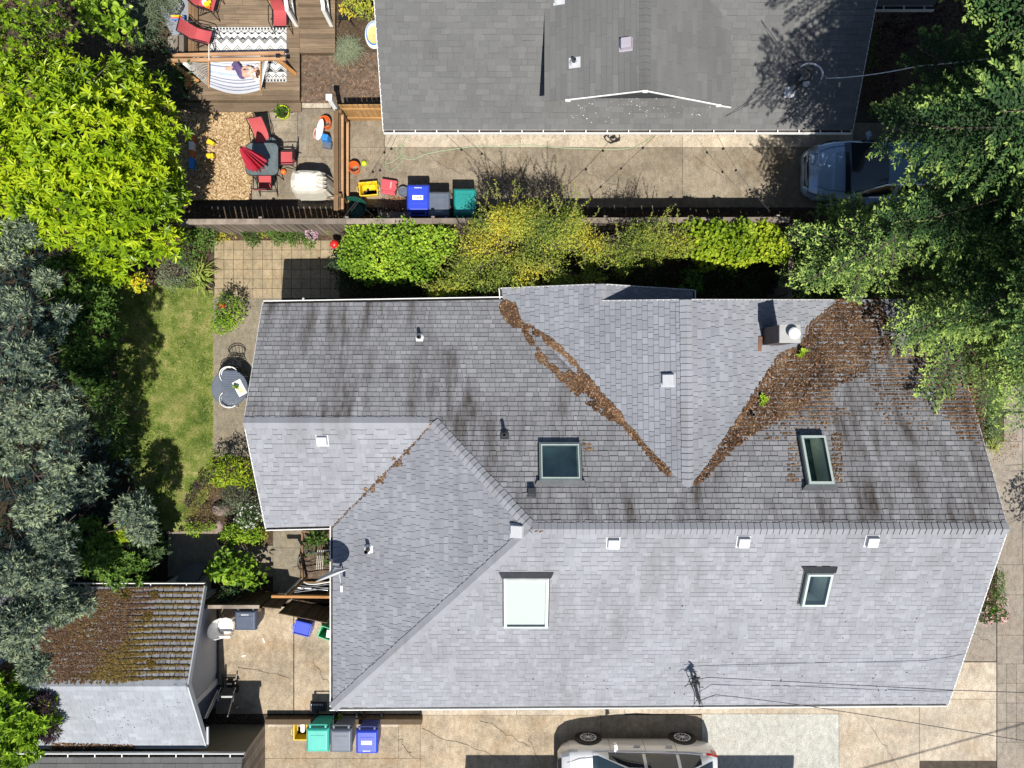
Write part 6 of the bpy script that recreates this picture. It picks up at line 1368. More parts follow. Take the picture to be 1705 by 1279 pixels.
# ------------------------------------------------------------------ garden furniture
def sling_chair(label, px, py, rz, recline=.22, seat_l=.46, z=0.0, w=.43, group='red sling patio chairs', long_back=False):
    c = P(px, py, z + .42); t = thing('patio_chair', label, 'chair', (c.x, c.y, z), rz, group); hw = w / 2
    bl = .78 if long_back else .58; bt = Vector((0, seat_l / 2 + bl * math.sin(recline), .40 + bl * math.cos(recline)))
    a = MB(); n = 6; f = []; vs = []
    for i in range(n + 1):
        y = -seat_l / 2 + seat_l * i / n; zz = .43 - .03 * math.sin(math.pi * i / n)
        vs += [(-hw + .03, y, zz), (hw - .03, y, zz), (-hw + .03, y, zz - .008), (hw - .03, y, zz - .008)]
    for i in range(n): b = 4 * i; f += [(b, b + 1, b + 5, b + 4), (b + 2, b + 6, b + 7, b + 3), (b, b + 4, b + 6, b + 2), (b + 1, b + 3, b + 7, b + 5)]
    a.add(vs, f); a.build('seat', M['sling'], t, local=True)
    a = MB(); p0 = Vector((0, seat_l / 2 - .01, .43)); vs = []; f = []
    for i in range(n + 1):
        p = p0.lerp(bt, i / n) + Vector((0, .03 * math.sin(math.pi * i / n), 0)); vs += [(-hw + .03, p.y, p.z), (hw - .03, p.y, p.z), (-hw + .03, p.y + .008, p.z), (hw - .03, p.y + .008, p.z)]
    for i in range(n): b = 4 * i; f += [(b, b + 4, b + 5, b + 1), (b + 2, b + 3, b + 7, b + 6), (b, b + 2, b + 6, b + 4), (b + 1, b + 5, b + 7, b + 3)]
    a.add(vs, f); a.build('backrest', M['sling'], t, local=True)
    for s in (-1, 1):
        a = MB(); x = s * hw; a.tube([(x, -seat_l / 2 - .04, .40), (x, -seat_l / 2, .43), (x, seat_l / 2, .43), (x, bt.y, bt.z + .02)], .014, 6); a.build('side_frame', M['black_metal'], t, local=True)
        a = MB(); xa = s * (hw + .05); a.tube([(xa, -seat_l / 2 - .06, .01), (xa, -seat_l / 2 - .02, .40), (xa, -seat_l / 2 + .03, .62), (xa, seat_l / 2, .64), (x, seat_l / 2 + .18 * recline * 2, .66)], .014, 6); a.build('armrest', M['black_metal'], t, local=True)
        a = MB(); a.tube([(xa, -.05, .42), (xa, seat_l / 2 + .12, .01)], .014, 6); a.build('leg', M['black_metal'], t, local=True)
    a = MB(); a.tube([(-hw, bt.y, bt.z + .02), (hw, bt.y, bt.z + .02)], .014, 6); a.tube([(-hw - .05, -seat_l / 2 - .02, .38), (hw + .05, -seat_l / 2 - .02, .38)], .012, 6); a.tube([(-hw - .05, seat_l / 2, .2), (hw + .05, seat_l / 2, .2)], .012, 6); a.build('cross_bar', M['black_metal'], t, local=True)
    return t
DZ = .32
sling_chair('reclined red lounge chair above the glass table', 437, 236, math.radians(8), .55, .48, 0, .46)
sling_chair('red patio chair at the right side of the glass table', 477, 263, -pi / 2)
sling_chair('red patio chair pushed to the bottom edge of the glass table', 441, 303, pi)
sling_chair('red chair with toys on its seat at the top edge of the deck', 345, 5, math.radians(75), .35, .46, DZ)
sling_chair('red chair at the left end of the patterned rug', 338, 60, math.radians(76), .5, .46, DZ)
sling_chair('red chair at the top right corner of the patterned rug', 466, 30, 0, .12, .46, DZ)
ty = thing('toy_pile', 'yellow and multicoloured toys heaped on the topmost red chair', 'toys', P(345, 8, DZ + .45)); a = MB(); a.box((.02, -.02, .06), (.16, .12, .1), rz=.4); a.lathe([(.04, .0), (.05, .08), (.001, .1)], (.1, .06, 0), 10); a.build('truck', M['yellow'], ty, local=True, bevel=.01)
a = MB(); a.box((-.06, .05, .03), (.14, .12, .05), rz=.3); a.build('book', M['paper'], ty, local=True); a = MB(); a.box((.06, -.12, .04), (.1, .05, .08), rz=-.3); a.build('cup', M['orange'], ty, local=True)
# glass table and closed umbrella
TX, TY = -7.31, 6.58
tb = thing('glass_table', 'square frosted glass patio table under the folded red umbrella', 'table', (TX, TY, 0)); a = MB()
def rrect(w, d, r, z, n=6): 
    o = []
    for cx_, cy_, a0 in ((w / 2 - r, d / 2 - r, 0), (-w / 2 + r, d / 2 - r, pi / 2), (-w / 2 + r, -d / 2 + r, pi), (w / 2 - r, -d / 2 + r, 1.5 * pi)):
        for i in range(n + 1): q_ = a0 + pi / 2 * i / n; o.append((cx_ + r * math.cos(q_), cy_ + r * math.sin(q_), z))
    return o
a.prism(rrect(.94, .94, .16, .72), .012); a.build('tabletop', M['tglass'], tb, local=True); a = MB(); p = rrect(.95, .95, .165, .712); a.tube(p + [p[0]], .014, 6); a.build('frame', M['black_metal'], tb, local=True)
for sx in (-1, 1):
    for sy in (-1, 1): a = MB(); a.tube([(sx * .36, sy * .36, .70), (sx * .42, sy * .42, .0)], .016, 6); a.build('leg', M['black_metal'], tb, local=True)
um = thing('patio_umbrella', 'folded raspberry red umbrella leaning over the glass table', 'umbrella', (TX - .02, TY - .3, 0)); tilt = Vector((.02, .03, 1)).normalized()
a = MB(); a.tube([(0, 0, 0), tuple(tilt * 2.45)], .02, 8); a.build('pole', M['black_metal'], um, local=True); a = MB(); a.lathe([(.24, 0), (.24, .05), (.06, .09), (.03, .2)], (0, 0, 0), 18); a.build('base', M['black'], um, local=True)
a = MB(); vs = []; fs = []; nf = 28
for i, (z, r) in enumerate(((2.42, .02), (2.3, .08), (2.0, .15), (1.6, .22), (1.25, .28), (1.12, .27))):
    for k in range(nf): an = 2 * pi * k / nf; rr_ = r * (1.0 if k % 2 else .55) * (1 + .12 * math.sin(k * 2.3)); c = tilt * z; vs.append((c.x + math.cos(an) * rr_, c.y + math.sin(an) * rr_, c.z))
for i in range(5):
    for k in range(nf): k2 = (k + 1) % nf; fs.append((i * nf + k, (i + 1) * nf + k, (i + 1) * nf + k2, i * nf + k2))
a.add(vs, fs); a.build('folded_canopy', M['umbr'], um, local=True)
st_ = thing('side_table', 'small round grey glass side table between lounge chair and table', 'table', P(459, 246, 0)); a = MB(); a.lathe([(.001, .40), (.17, .40), (.17, .415), (.001, .415)], (0, 0, 0), 20); a.build('tabletop', M['tglass'], st_, local=True)
for k in range(3): a = MB(); an = k * 2.1; a.tube([(math.cos(an) * .14, math.sin(an) * .14, .40), (math.cos(an) * .17, math.sin(an) * .17, 0)], .01, 5); a.build('leg', M['black_metal'], st_, local=True)
# buckets, pots, balls
def bucket(name, label, px, py, r, h, mat, inner=None, z=0, cat='bucket', handle=True, fill=None, tilt=None):
    c = P(px, py, z + h * .5); t = thing(name, label, cat, (c.x, c.y, z)); a = MB(); Mx = tilt
    a.lathe([(.001, 0), (r * .76, 0), (r * .97, h * .93), (r * 1.04, h * .93), (r * 1.04, h), (r * .95, h), (r * .72, .02), (.001, .02)], (0, 0, 0), 24, M=Mx); a.build('bucket', M[mat], t, local=True)
    if handle: a = MB(); a.tube([((r * 1.05) * math.cos(q), r * 1.05 * math.sin(q) * .6 - r * .1, h * .97 + .02 * math.sin(q)) for q in np.linspace(pi, 2 * pi, 12)], .006, 5); a.build('handle', M['metal'], t, local=True)
    if fill: a = MB(); a.lathe([(r * .88, h * .8), (.001, h * .84)], (0, 0, 0), 18); a.build('filling', M[fill], t, local=True)
    return t
bucket('orange_bucket', 'orange bucket beside the white and blue toy near the timber fence', 543, 206, .17, .36, 'orange')
bucket('orange_bucket', 'orange bucket on the driveway next to the lime ball', 591, 281, .17, .36, 'orange')
bucket('metal_bucket', 'grey metal bucket left of the blue bin', 672, 321, .15, .26, 'metal', fill='bluegrey')
def ball(name, label, px, py, r, mat, z=0, cat='ball', sx=1):
    c = P(px, py, z + r); t = thing(name, label, cat, (c.x, c.y, z + r)); a = MB(); a.lathe([(max(.001, r * math.sin(q)), r * math.cos(q)) for q in np.linspace(pi, 0, 12)], (0, 0, 0), 20, sx=sx); a.build('sphere', M[mat], t, smooth=True, local=True); return t
ball('ball', 'lime yellow ball on the driveway by the orange bucket', 606, 272, .09, 'lime_pl')
ball('pumpkin', 'orange pumpkin shaped ball below the right red chair', 472, 286, .09, 'orange', cat='ornament')
rb_ = ball('gazing_ball', 'glossy red gazing ball by the vine hedge', 557, 407, .13, 'red', .50, 'ornament'); a = MB(); a.lathe([(.15, -.63), (.10, -.55), (.07, -.3), (.09, -.12)], (0, 0, 0), 14); a.build('stand', M['black'], rb_, local=True)
rb_ = ball('gazing_ball', 'glossy red gazing ball in the round shrub on the concrete path', 370, 508, .10, 'red', .62, 'ornament'); a = MB(); a.tube([(0, 0, -.7), (0, 0, -.09)], .015, 6); a.build('stand', M['black'], rb_, local=True)
bucket('black_pot', 'black plant pot below the red ball at the patio corner', 566, 421, .17, .28, 'black', handle=False, fill='soil_dk', cat='pot')
bucket('dark_pot', 'small dark pot on the lawn corner by the path', 354, 476, .07, .14, 'slate', handle=False, fill='soil_dk', cat='pot')
bucket('small_pot', 'small pale pot next to the lime planter below the deck step', 487, 187, .07, .13, 'canvas', handle=False, fill='soil', cat='pot')
pt_ = bucket('lime_planter', 'lime green glazed planter holding spiky leaves under the deck step', 472, 189, .20, .26, 'lime_pl', handle=False, fill='soil_dk', cat='planter'); B = np.tile(np.array(wl(pt_)) + [0, 0, .22], (46, 1)) + RN.normal(0, .05, (46, 3)) * [1, 1, .1]; A = RN.normal(0, 1, (46, 3)); A[:, 2] = np.abs(A[:, 2]) + .5; leaves('foliage', B, A, np.tile([.1, .1, 1.0], (46, 1)), np.full(46, .24), np.full(46, .045), RN.normal(.4, .2, 46), LM['mid'], pt_, .2)
# toys on the chips
for lb, px, py, rz in (('yellow toy digger on the wood chips, the upper of two', 354, 240, -.4), ('yellow toy dumper on the wood chips, the lower of two', 353, 262, .1)):
    t = thing('toy_truck', lb, 'toy', P(px, py, .06), rz, 'yellow toy trucks'); a = MB(); a.box((0, 0, .08), (.22, .11, .05)); a.box((.07, 0, .14), (.08, .10, .09)); a.box((-.05, 0, .13), (.11, .12, .05), taper=1.2); a.build('body', M['yellow'], t, local=True, bevel=.008)
    for sx in (-.08, .08):
        for sy in (-.06, .06): b = MB(); b.lathe([(.001, -.012), (.035, -.012), (.035, .012), (.001, .012)], (sx, sy, .035), 12, M=Matrix.Rotation(pi / 2, 3, 'X')); b.build('wheel', M['black'], t, local=True)
tb_ = thing('toy_beam', 'low red, white and blue play beam at the edge of the wood chips', 'toy', P(323, 262, .05)); 
for y0, y1, mt in ((.62, .42, 'rust'), (.42, .16, 'white'), (.16, -.06, 'rust'), (-.06, -.40, 'toyblue'), (-.40, -.62, 'fence')): a = MB(); a.bbox((-.06, y1, 0), (.06, y0 - .01, .22)); a.build('block', M[mt], tb_, local=True, bevel=.01)
# white and blue ride-on by the orange bucket
rd_ = thing('toddler_slide', 'white and blue toddler toy with pink hoop next to the orange bucket', 'toy', P(541, 228, 0), -.2)
a = MB(); a.lathe([(.16, .44), (.17, .48), (.14, .50), (.12, .46), (.001, .45)], (-.04, .05, 0), 22, sy=1.9, sx=.62, M=None); a.build('tray', M['white'], rd_, local=True); a = MB(); a.box((.12, -.12, .22), (.24, .22, .4), taper=.8); a.build('seat', M['toyblue'], rd_, local=True, bevel=.02); a = MB(); a.box((.16, -.26, .1), (.28, .2, .18), taper=.9); a.build('step', M['bluegrey'], rd_, local=True, bevel=.02)
a = MB(); a.tube([(-.16 + .09 * math.cos(q), -.02 + .16 * math.sin(q), .3) for q in np.linspace(0, 2 * pi, 18)], .022, 6); a.build('hoop', M['pink_pl'], rd_, local=True); a = MB(); a.tube([(-.04, .05, .45), (-.02, .02, 0)], .05, 8); a.build('post', M['white'], rd_, local=True)
# covered grill
gr = thing('covered_grill', 'beige canvas covered barbecue at the timber fence', 'grill', P(526, 316, 0)); a = MB(); vs = []; fs = []; nn = 28
for z, sx, sy, r in ((.02, .58, .38, 0), (.35, .56, .36, 0), (.80, .52, .34, 0), (.95, .46, .30, 0), (1.02, .34, .22, 0), (1.03, .01, .01, 0)):
    for k in range(nn):
        an = 2 * pi * k / nn; e = .5; x = math.copysign(abs(math.cos(an)) ** e, math.cos(an)) * sx; y = math.copysign(abs(math.sin(an)) ** e, math.sin(an)) * sy; w = 1 + (.05 * math.sin(k * 2.7) + .03 * math.sin(k * 5.1)) * (1.2 - z)
        vs.append((x * w, y * w, z + .02 * math.sin(k * 1.9)))
for i in range(5):
    for k in range(nn): k2 = (k + 1) % nn; fs.append((i * nn + k, i * nn + k2, (i + 1) * nn + k2, (i + 1) * nn + k))
a.add(vs, fs); a.build('cover', M['canvas'], gr, local=True, smooth=False); a = MB(); a.add([(-.30, -.2, 1.045), (.28, -.2, 1.045), (.28, .16, 1.04), (-.30, .16, 1.04)], [(0, 1, 2, 3)]); a.build('top_panel', M['canvas_w'], gr, local=True)
a = MB(); 
for k in range(4): a.beam((.30 + .03 * k, -.2 + .1 * k, 1.03), (.55, -.26 + .12 * k, .92), .02, .03)
a.build('folds', M['canvas'], gr, local=True)
# pink wagon, leaf pile, green canoe-like barrow
wg = thing('toy_wagon', 'faded pink red toy wagon between the yellow tub and the metal bucket', 'toy', P(650, 313, 0), -.15); a = MB(); a.box((0, .02, .2), (.42, .28, .14), taper=1.12); a.box((0, -.18, .12), (.40, .12, .1)); a.build('tray', M['toyred'], wg, local=True, bevel=.02); a = MB(); a.box((.06, .02, .275), (.05, .2, .01)); a.build('stripe', M['pink_pl'], wg, local=True)
for sx in (-.2, .2):
    for sy in (-.12, .16): b = MB(); b.lathe([(.001, -.02), (.07, -.02), (.07, .02), (.001, .02)], (sx, sy, .07), 12, M=Matrix.Rotation(pi / 2, 3, 'Y')); b.build('wheel', M['black'], wg, local=True)
a = MB(); a.tube([(.2, .1, .26), (.30, -.1, .34), (.22, -.22, .38)], .012, 5); a.build('handle', M['black'], wg, local=True)
c = P(661, 341, 0); q_ = RN.normal(0, 1, (700, 2)) * [.17, .11]; p = np.column_stack([c.x + q_[:, 0], c.y + q_[:, 1], .04 + .10 * np.exp(-(q_[:, 0] ** 2 / .05 + q_[:, 1] ** 2 / .02))]); lf = flakes('leaf_pile', p, np.tile([0, 0, 1.0], (700, 1)), RN.uniform(.02, .045, 700), RN.uniform(.008, .02, 700), RN.random(700), M['leaflitter'], None, .03); stuff(tag(lf, 'heap of dry brown leaves against the fence near the metal bucket', 'leaf pile'))
gb = thing('wheelbarrow', 'dark green wheelbarrow in the fence shade by the covered barbecue', 'barrow', P(592, 352, 0)); a = MB(); a.lathe([(.001, .25), (.2, .26), (.3, .5), (.32, .5), (.22, .23), (.001, .22)], (0, 0, 0), 18, sx=1.4); a.build('tray', plain('green_enamel', (.01, .07, .05), .35), gb, local=True)
for s in (-1, 1): a = MB(); a.tube([(.55, s * .16, .05), (0, s * .2, .24), (-.75, s * .26, .5)], .018, 6); a.build('handle', M['fence_br'], gb, local=True); a = MB(); a.tube([(-.25, s * .2, .28), (-.3, s * .22, 0)], .014, 5); a.build('leg', M['metal'], gb, local=True)
a = MB(); a.lathe([(.05, -.03), (.16, -.04), (.16, .04), (.05, .03)], (.52, 0, .16), 16, M=Matrix.Rotation(pi / 2, 3, 'X')); a.build('wheel', M['tyre'], gb, local=True)
pl_ = thing('grey_plank', 'grey board lying in the fence shade under the blue bin', 'plank', P(660, 358, .05)); a = MB(); a.box((0, 0, .0), (1.1, .18, .04), tint=.4); a.build('board', M['fence'], pl_, local=True)
pk_ = thing('garden_stake', 'pale metal stake leaning on the long fence near the barrow', 'stake', P(590, 345, 0)); a = MB(); wp = wl(pk_); a.tube([tuple(P(594, 335, .3) - wp), tuple(P(570, 365, 1.7) - wp)], .012, 5); a.build('rod', M['metal'], pk_, local=True)
# hoses
def spline(pts, n=8):
    o = []; pts = [np.array(p, float) for p in pts]; e = [pts[0]] + pts + [pts[-1]]
    for i in range(1, len(e) - 2):
        for k in range(n): t = k / n; a, b, c, d = e[i - 1], e[i], e[i + 1], e[i + 2]; o.append(.5 * ((2 * b) + (c - a) * t + (2 * a - 5 * b + 4 * c - d) * t * t + (3 * b - a - 3 * c + d) * t ** 3))
    return o + [pts[-1]]
px_ = [(681, 222), (671, 238), (668, 255), (672, 262), (664, 275), (650, 285), (640, 278), (638, 268), (646, 272), (664, 262), (670, 248), (672, 240), (663, 244), (660, 252), (667, 262), (676, 264), (690, 265), (705, 258), (730, 252), (765, 247), (790, 244), (830, 244), (880, 242), (930, 246), (985, 248), (1020, 249), (1055, 245), (1080, 232), (1092, 222)]
a = MB(); a.tube([tuple(P(p[0], p[1], .048)) for p in spline(px_, 7)], .010, 6); hs = a.build('garden_hose', M['hose']); tag(hs, 'pale green garden hose looped and trailing along the driveway', 'hose')
px_ = [(655, 290), (640, 284), (634, 268), (640, 258), (648, 262), (640, 275)]
a = MB(); pts = []
for i in range(95): an = i * .47; r = 7 + 6 * math.sin(i * .31) + (3 if i % 7 == 0 else 0); pts.append(tuple(P(1020 + r * math.cos(an), 229 + r * .72 * math.sin(an), .05 + .02 * (i % 5) / 5 + .0006 * i)))
a.tube(pts, .012, 5); hs = a.build('hose_coil', M['rubber']); tag(hs, 'coiled black hose lying by the charcoal house gutter', 'hose')
# string lights zig-zagging above the driveway
def string(label, a, b, group='string lights over the driveway'):
    t = thing('string_lights', label, 'string lights', a, group=group); a = Vector(a); b = Vector(b); pts = [a.lerp(b, i / 16) - Vector((0, 0, .25 * math.sin(math.pi * i / 16))) - a for i in range(17)]
    m_ = MB(); m_.tube(pts, .006, 4); m_.build('wire', M['cable'], t, local=True)
    for i in (3, 7, 11): b_ = MB(); b_.lathe([(.012, .0), (.022, -.03), (.036, -.07), (.03, -.105), (.001, -.12)], pts[i], 10); b_.build('bulb', M['black'], t, local=True)
for lb, a, b in (('string light wire nearest the cedar gate, going down left to the fence', (665, 217), (585, 352)), ('string light wire from the gutter toward the teal bin', (734, 217), (905, 358)), ('string light wire by the black hose coil', (1100, 217), (960, 345)), ('string light wire closest to the sedan', (1190, 217), (1282, 352))):
    string(lb, P(a[0], a[1], 2.75), P(b[0], b[1], 1.85))

# ------------------------------------------------------------------ deck, rug, hammock, stairs
dk = thing('timber_deck', 'weathered timber deck carrying the rug and the hammock', 'deck', P(400, 90, 0)); a = MB(); dl_ = P(314, 0, DZ).x; dr_ = P(499, 0, DZ).x; dr2_ = P(558, 0, DZ).x; y = P(0, 167, DZ).y
while y < 12.6:
    xr = dr_ if y < P(0, 88, DZ).y else dr2_; cuts = [dl_, lerp(dl_, dr_, R.uniform(.3, .7)), xr]
    if xr > dr_ + .1: cuts = [dl_, lerp(dl_, dr_, R.uniform(.3, .7)), dr_, xr]
    for x0_, x1_ in zip(cuts[:-1], cuts[1:]): a.bbox((x0_ + .003, y, DZ - .04), (x1_ - .003, y + .134, DZ + R.uniform(-.002, .002)), R.random())
    y += .142
a.build('boards', M['deck'], dk); a = MB(); ya = P(0, 167, DZ).y
for k, (z, yy) in enumerate(((.17, ya - .28),)):
    a.bbox((dl_ - .1, yy, .13), (dr_, yy + .135, z), R.random()); a.bbox((dl_ - .1, yy + .14, .13), (dr_, yy + .27, z), R.random())
a.build('step', M['deck'], dk); a = MB(); a.bbox((dl_ + .05, ya + .05, 0), (dr_ - .05, 12.5, DZ - .05)); a.bbox((dr_ - .05, P(0, 88, DZ).y + .05, 0), (dr2_ - .05, 12.5, DZ - .05)); a.bbox((dl_ - .05, ya - .25, 0), (dr_ - .05, ya + .05, .125)); a.build('skirt', M['fence_dk'], dk)
bnc = thing('deck_bench', 'brown timber rail along the left edge of the deck', 'bench', P(319, 40, DZ)); a = MB()
for i in range(3): x = P(313 + 5.5 * i, 0, DZ + .1).x; a.bbox((x, P(0, 92, DZ).y, DZ), (x + .09, 12.3, DZ + .09), R.random())
a.build('rail', M['fence_br'], bnc)
rg = thing('patterned_rug', 'black and white zigzag patterned outdoor rug on the deck', 'rug', P(410, 90, DZ)); zr_ = DZ + .006; rx0, ry0, rx1, ry1 = 350, 45, 477, 137
def R3(x, y, dz=0): v = P(x, y, zr_); v.z = zr_ + dz; return v
a = MB(); a.poly([R3(rx0, ry1), R3(rx1, ry1), R3(rx1, ry0), R3(rx0, ry0)]); a.build('rug_base', plain('cream_weave', (.60, .595, .57), .95, var=.06), rg); a = MB()
def zig(y0, y1, n, th, off=0):
    st = (rx1 - rx0) / n
    for i in range(n):
        x0_ = rx0 + i * st; xm = x0_ + st / 2; x1_ = x0_ + st
        for p0, p1 in (((x0_, y1), (xm, y0)), ((xm, y0), (x1_, y1))): a.add([R3(p0[0], p0[1] - th, .004), R3(p1[0], p1[1] - th, .004), R3(p1[0], p1[1] + th, .004), R3(p0[0], p0[1] + th, .004)], [(3, 2, 1, 0)])
def tris(y0, y1, n, up, sc=.3):
    st = (rx1 - rx0) / n
    for i in range(n): xm = rx0 + (i + (.5 if up else 0)) * st; a.add([R3(max(rx0, xm - st * sc), y0 if up else y1, .004), R3(min(rx1, xm + st * sc), y0 if up else y1, .004), R3(xm, y1 if up else y0, .004)], [(0, 1, 2)])
def dashes(y, n): 
    st = (rx1 - rx0) / n
    for i in range(n): a.add([R3(rx0 + i * st, y + 1.6, .004), R3(rx0 + (i + .62) * st, y + 1.6, .004), R3(rx0 + (i + .62) * st, y - 1.6, .004), R3(rx0 + i * st, y - 1.6, .004)], [(0, 1, 2, 3)])
for y in (45, 50.5, 131.5, 136.5): a.add([R3(rx0, y + .35, .004), R3(rx1, y + .35, .004), R3(rx1, y - .35, .004), R3(rx0, y - .35, .004)], [(0, 1, 2, 3)])
dashes(47.8, 24); dashes(134, 24); zig(52, 57, 11, .8); tris(53, 57, 11, False, .22); zig(60, 69, 7, .95); zig(63, 72, 7, .95); tris(61, 66, 7, False, .3)
zig(76, 86, 7, .6); zig(80, 90, 7, .6); tris(88, 95, 7, True, .35); zig(94, 104, 7, .95); zig(98, 108, 7, .95); tris(106, 99, 7, True, .3); zig(111, 119, 7, .7); zig(114, 122, 7, .7); tris(120, 114, 7, True, .3); zig(124, 129, 11, .7); tris(129, 126, 11, True, .2)
a.build('rug_pattern', plain('black_weave', (.035, .04, .045), .95, var=.3), rg)
# stairs with white rails
sr = thing('porch_stairs', 'wooden porch steps rising between two white handrails', 'stairs', P(522, 20, DZ)); a = MB()
for k in range(4): y0_ = P(0, 34 - k * 17, DZ).y + k * .0; a.bbox((P(501, 0, DZ).x, y0_, DZ + .16 * k), (P(545, 0, DZ).x, y0_ + .30, DZ + .17 + .16 * k), .3 + .3 * (k % 2))
a.build('tread', M['deck'], sr)
for x0_ in (494, 552):
    a = MB(); b0 = P(x0_, 42, DZ); 
    a.beam(b0 + Vector((0, 0, .9)), b0 + Vector((0, 1.3, 1.75)), .10, .05); a.bbox(b0 + Vector((-.05, -.05, 0)), b0 + Vector((.05, .05, .95))); a.beam(b0 + Vector((0, 0, .15)), b0 + Vector((0, 1.3, 1.0)), .04, .08)
    for k in range(8): q_ = b0 + Vector((0, .16 * k + .1, .15 + .105 * k)); a.beam(q_, q_ + Vector((0, 0, .75)), .03, .03)
    a.build('handrail', M['white'], sr)
# hammock stand, hammock
hz = DZ + .62
hst = thing('hammock_stand', 'tan timber hammock stand with twin beams over the rug', 'hammock stand', P(380, 95, DZ)); a = MB(); a.beam(P(287, 92.5, hz), P(474, 88.5, hz), .085, .09); a.build('beam', M['stand'], hst, bevel=.006); a = MB(); a.beam(P(279, 101, hz), P(476, 98, hz), .085, .09); a.build('beam', M['stand'], hst, bevel=.006)
for p0, p1 in ((P(279, 102, hz), P(330, 136, DZ + .02)), (P(463, 100, hz), P(492, 124, DZ + .02))): a = MB(); a.beam(p0, p1, .10, .10); a.build('leg', M['beam'], hst, bevel=.006)
a = MB(); a.beam(P(313, 122, DZ + .05), P(313, 145, DZ + .05), .16, .08, .4); a.build('foot', M['beam'], hst); a = MB(); a.box(P(463, 93, hz + .06), (.12, .1, .06)); a.build('bracket', M['black_metal'], hst)
a = MB(); a.beam(P(348, 74, hz + .04), P(348, 100, hz + .05), .03, .02); a.build('strap', M['canvas'], hst)
hm = thing('hammock', 'white and blue striped hammock holding the resting person', 'hammock', P(390, 115, DZ)); hc = DZ + .52
def HB(u, v):
    """u 0..1 left to right, v 0..1 top to bottom"""
    xl = lerp(348, 434, u); yt = lerp(88, 90, u); yb = lerp(144, 149, u) + 11 * math.sin(math.pi * min(1, u * .98)) * .9; y = lerp(yt, yb, v)
    return P(xl, y, hc - .20 * math.sin(math.pi * v) * (.45 + .55 * math.sin(math.pi * u)) + .03 - .10 * math.sin(math.pi * u))
V = []; nu, nv = 24, 40; F = []; mi = []
for i in range(nu + 1):
    for j in range(nv + 1): V.append(tuple(HB(i / nu, j / nv)))
stripe = [0, 0, 0, 1, 0, 0, 0, 1, 0, 0, 1, 0, 0, 1, 1, 0, 0, 2, 0, 0, 2, 2, 2, 0, 0, 0, 1, 0, 0, 1, 0, 0, 0, 1, 0, 0, 1, 0, 0, 0]
for i in range(nu):
    for j in range(nv): F.append((i * (nv + 1) + j, i * (nv + 1) + j + 1, (i + 1) * (nv + 1) + j + 1, (i + 1) * (nv + 1) + j)); mi.append(stripe[j])
np_mesh('bed', V, F, None, hm, smooth=True, mats=[plain('hammock_white', (.60, .61, .64), .9, var=.04), plain('hammock_navy', (.20, .24, .33), .9), plain('hammock_blue', (.40, .48, .62), .9)], mi=mi)
for u, nm in ((0, 'a'), (1, 'b')): a = MB(); a.tube([HB(u, 0) + Vector((0, .05, .02)), HB(u, 1) + Vector((0, -.06, .02))], .02, 7); a.build('spreader_bar', M['stand'], hm)
for u, hk in ((0, P(300, 103, hz - .05)), (1, P(446, 100, hz - .02))):
    a = MB()
    for j in range(19): a.tube([HB(u, j / 18), hk], .0045, 4, cap=False)
    a.build('cords', M['white'], hm)
# ------------------------------------------------------------------ person lying curled on the hammock
def skin_fig(name, joints, bones, mat, parent, sub=2):
    """joints: name -> (pos, radius); a continuous skin-modifier body"""
    ks = list(joints); me = bpy.data.meshes.new(name); o = bpy.data.objects.new(name, me); COL.objects.link(o); org = wl(parent)
    me.from_pydata([tuple(Vector(joints[k][0]) - org) for k in ks], [(ks.index(a), ks.index(b)) for a, b in bones], []); o.parent = parent; me.materials.append(M[mat] if isinstance(mat, str) else mat)
    sk = o.modifiers.new('skin', 'SKIN'); sk.use_smooth_shade = True
    for i, k in enumerate(ks): r = joints[k][1]; me.skin_vertices[0].data[i].radius = (r, r) if not isinstance(r, tuple) else r
    me.skin_vertices[0].data[0].use_root = True
    s = o.modifiers.new('sub', 'SUBSURF'); s.levels = sub; s.render_levels = sub
    return o
def HP(px, py, dz): 
    u = (px - 348) / 86; v = (py - lerp(88, 90, u)) / 60; b = HB(u, min(1, max(0, v))); return P(px, py, b.z + dz)
pe = thing('person', 'person in purple trousers and pale floral top curled up asleep on the hammock', 'person', P(405, 115, DZ + .4))
Jt = {'pelvis': (HP(404, 124, .13), .13), 'waist': (HP(411, 122, .14), .105), 'chest': (HP(418, 119, .15), .125), 'neck': (HP(424, 117, .14), .05), 'skull0': (HP(426, 117, .14), .075), 'skull': (HP(430, 117.5, .15), .092),
      'hipL': (HP(402, 121, .17), .085), 'kneeL': (HP(393, 104, .19), .062), 'ankleL': (HP(385, 113, .10), .036), 'footL': (HP(378, 113, .09), .030), 'toeL': (HP(374, 112, .09), .020),
      'hipR': (HP(402, 126, .09), .085), 'kneeR': (HP(393, 112, .10), .062), 'ankleR': (HP(384, 116, .05), .036), 'footR': (HP(378, 116.5, .05), .030), 'toeR': (HP(374, 116, .05), .020),
      'shL': (HP(420, 115, .23), .052), 'elL': (HP(410, 111, .21), .036), 'wrL': (HP(404, 114, .20), .025), 'haL': (HP(402, 115, .20), .028),
      'shR': (HP(420, 123, .09), .052), 'elR': (HP(424, 130, .07), .036), 'wrR': (HP(430, 126, .08), .025), 'haR': (HP(431, 123, .08), .028)}
Bn = [('pelvis', 'waist'), ('waist', 'chest'), ('chest', 'neck'), ('neck', 'skull0'), ('skull0', 'skull'), ('pelvis', 'hipL'), ('hipL', 'kneeL'), ('kneeL', 'ankleL'), ('ankleL', 'footL'), ('footL', 'toeL'), ('pelvis', 'hipR'), ('hipR', 'kneeR'), ('kneeR', 'ankleR'), ('ankleR', 'footR'), ('footR', 'toeR'),
      ('chest', 'shL'), ('shL', 'elL'), ('elL', 'wrL'), ('wrL', 'haL'), ('chest', 'shR'), ('shR', 'elR'), ('elR', 'wrR'), ('wrR', 'haR')]
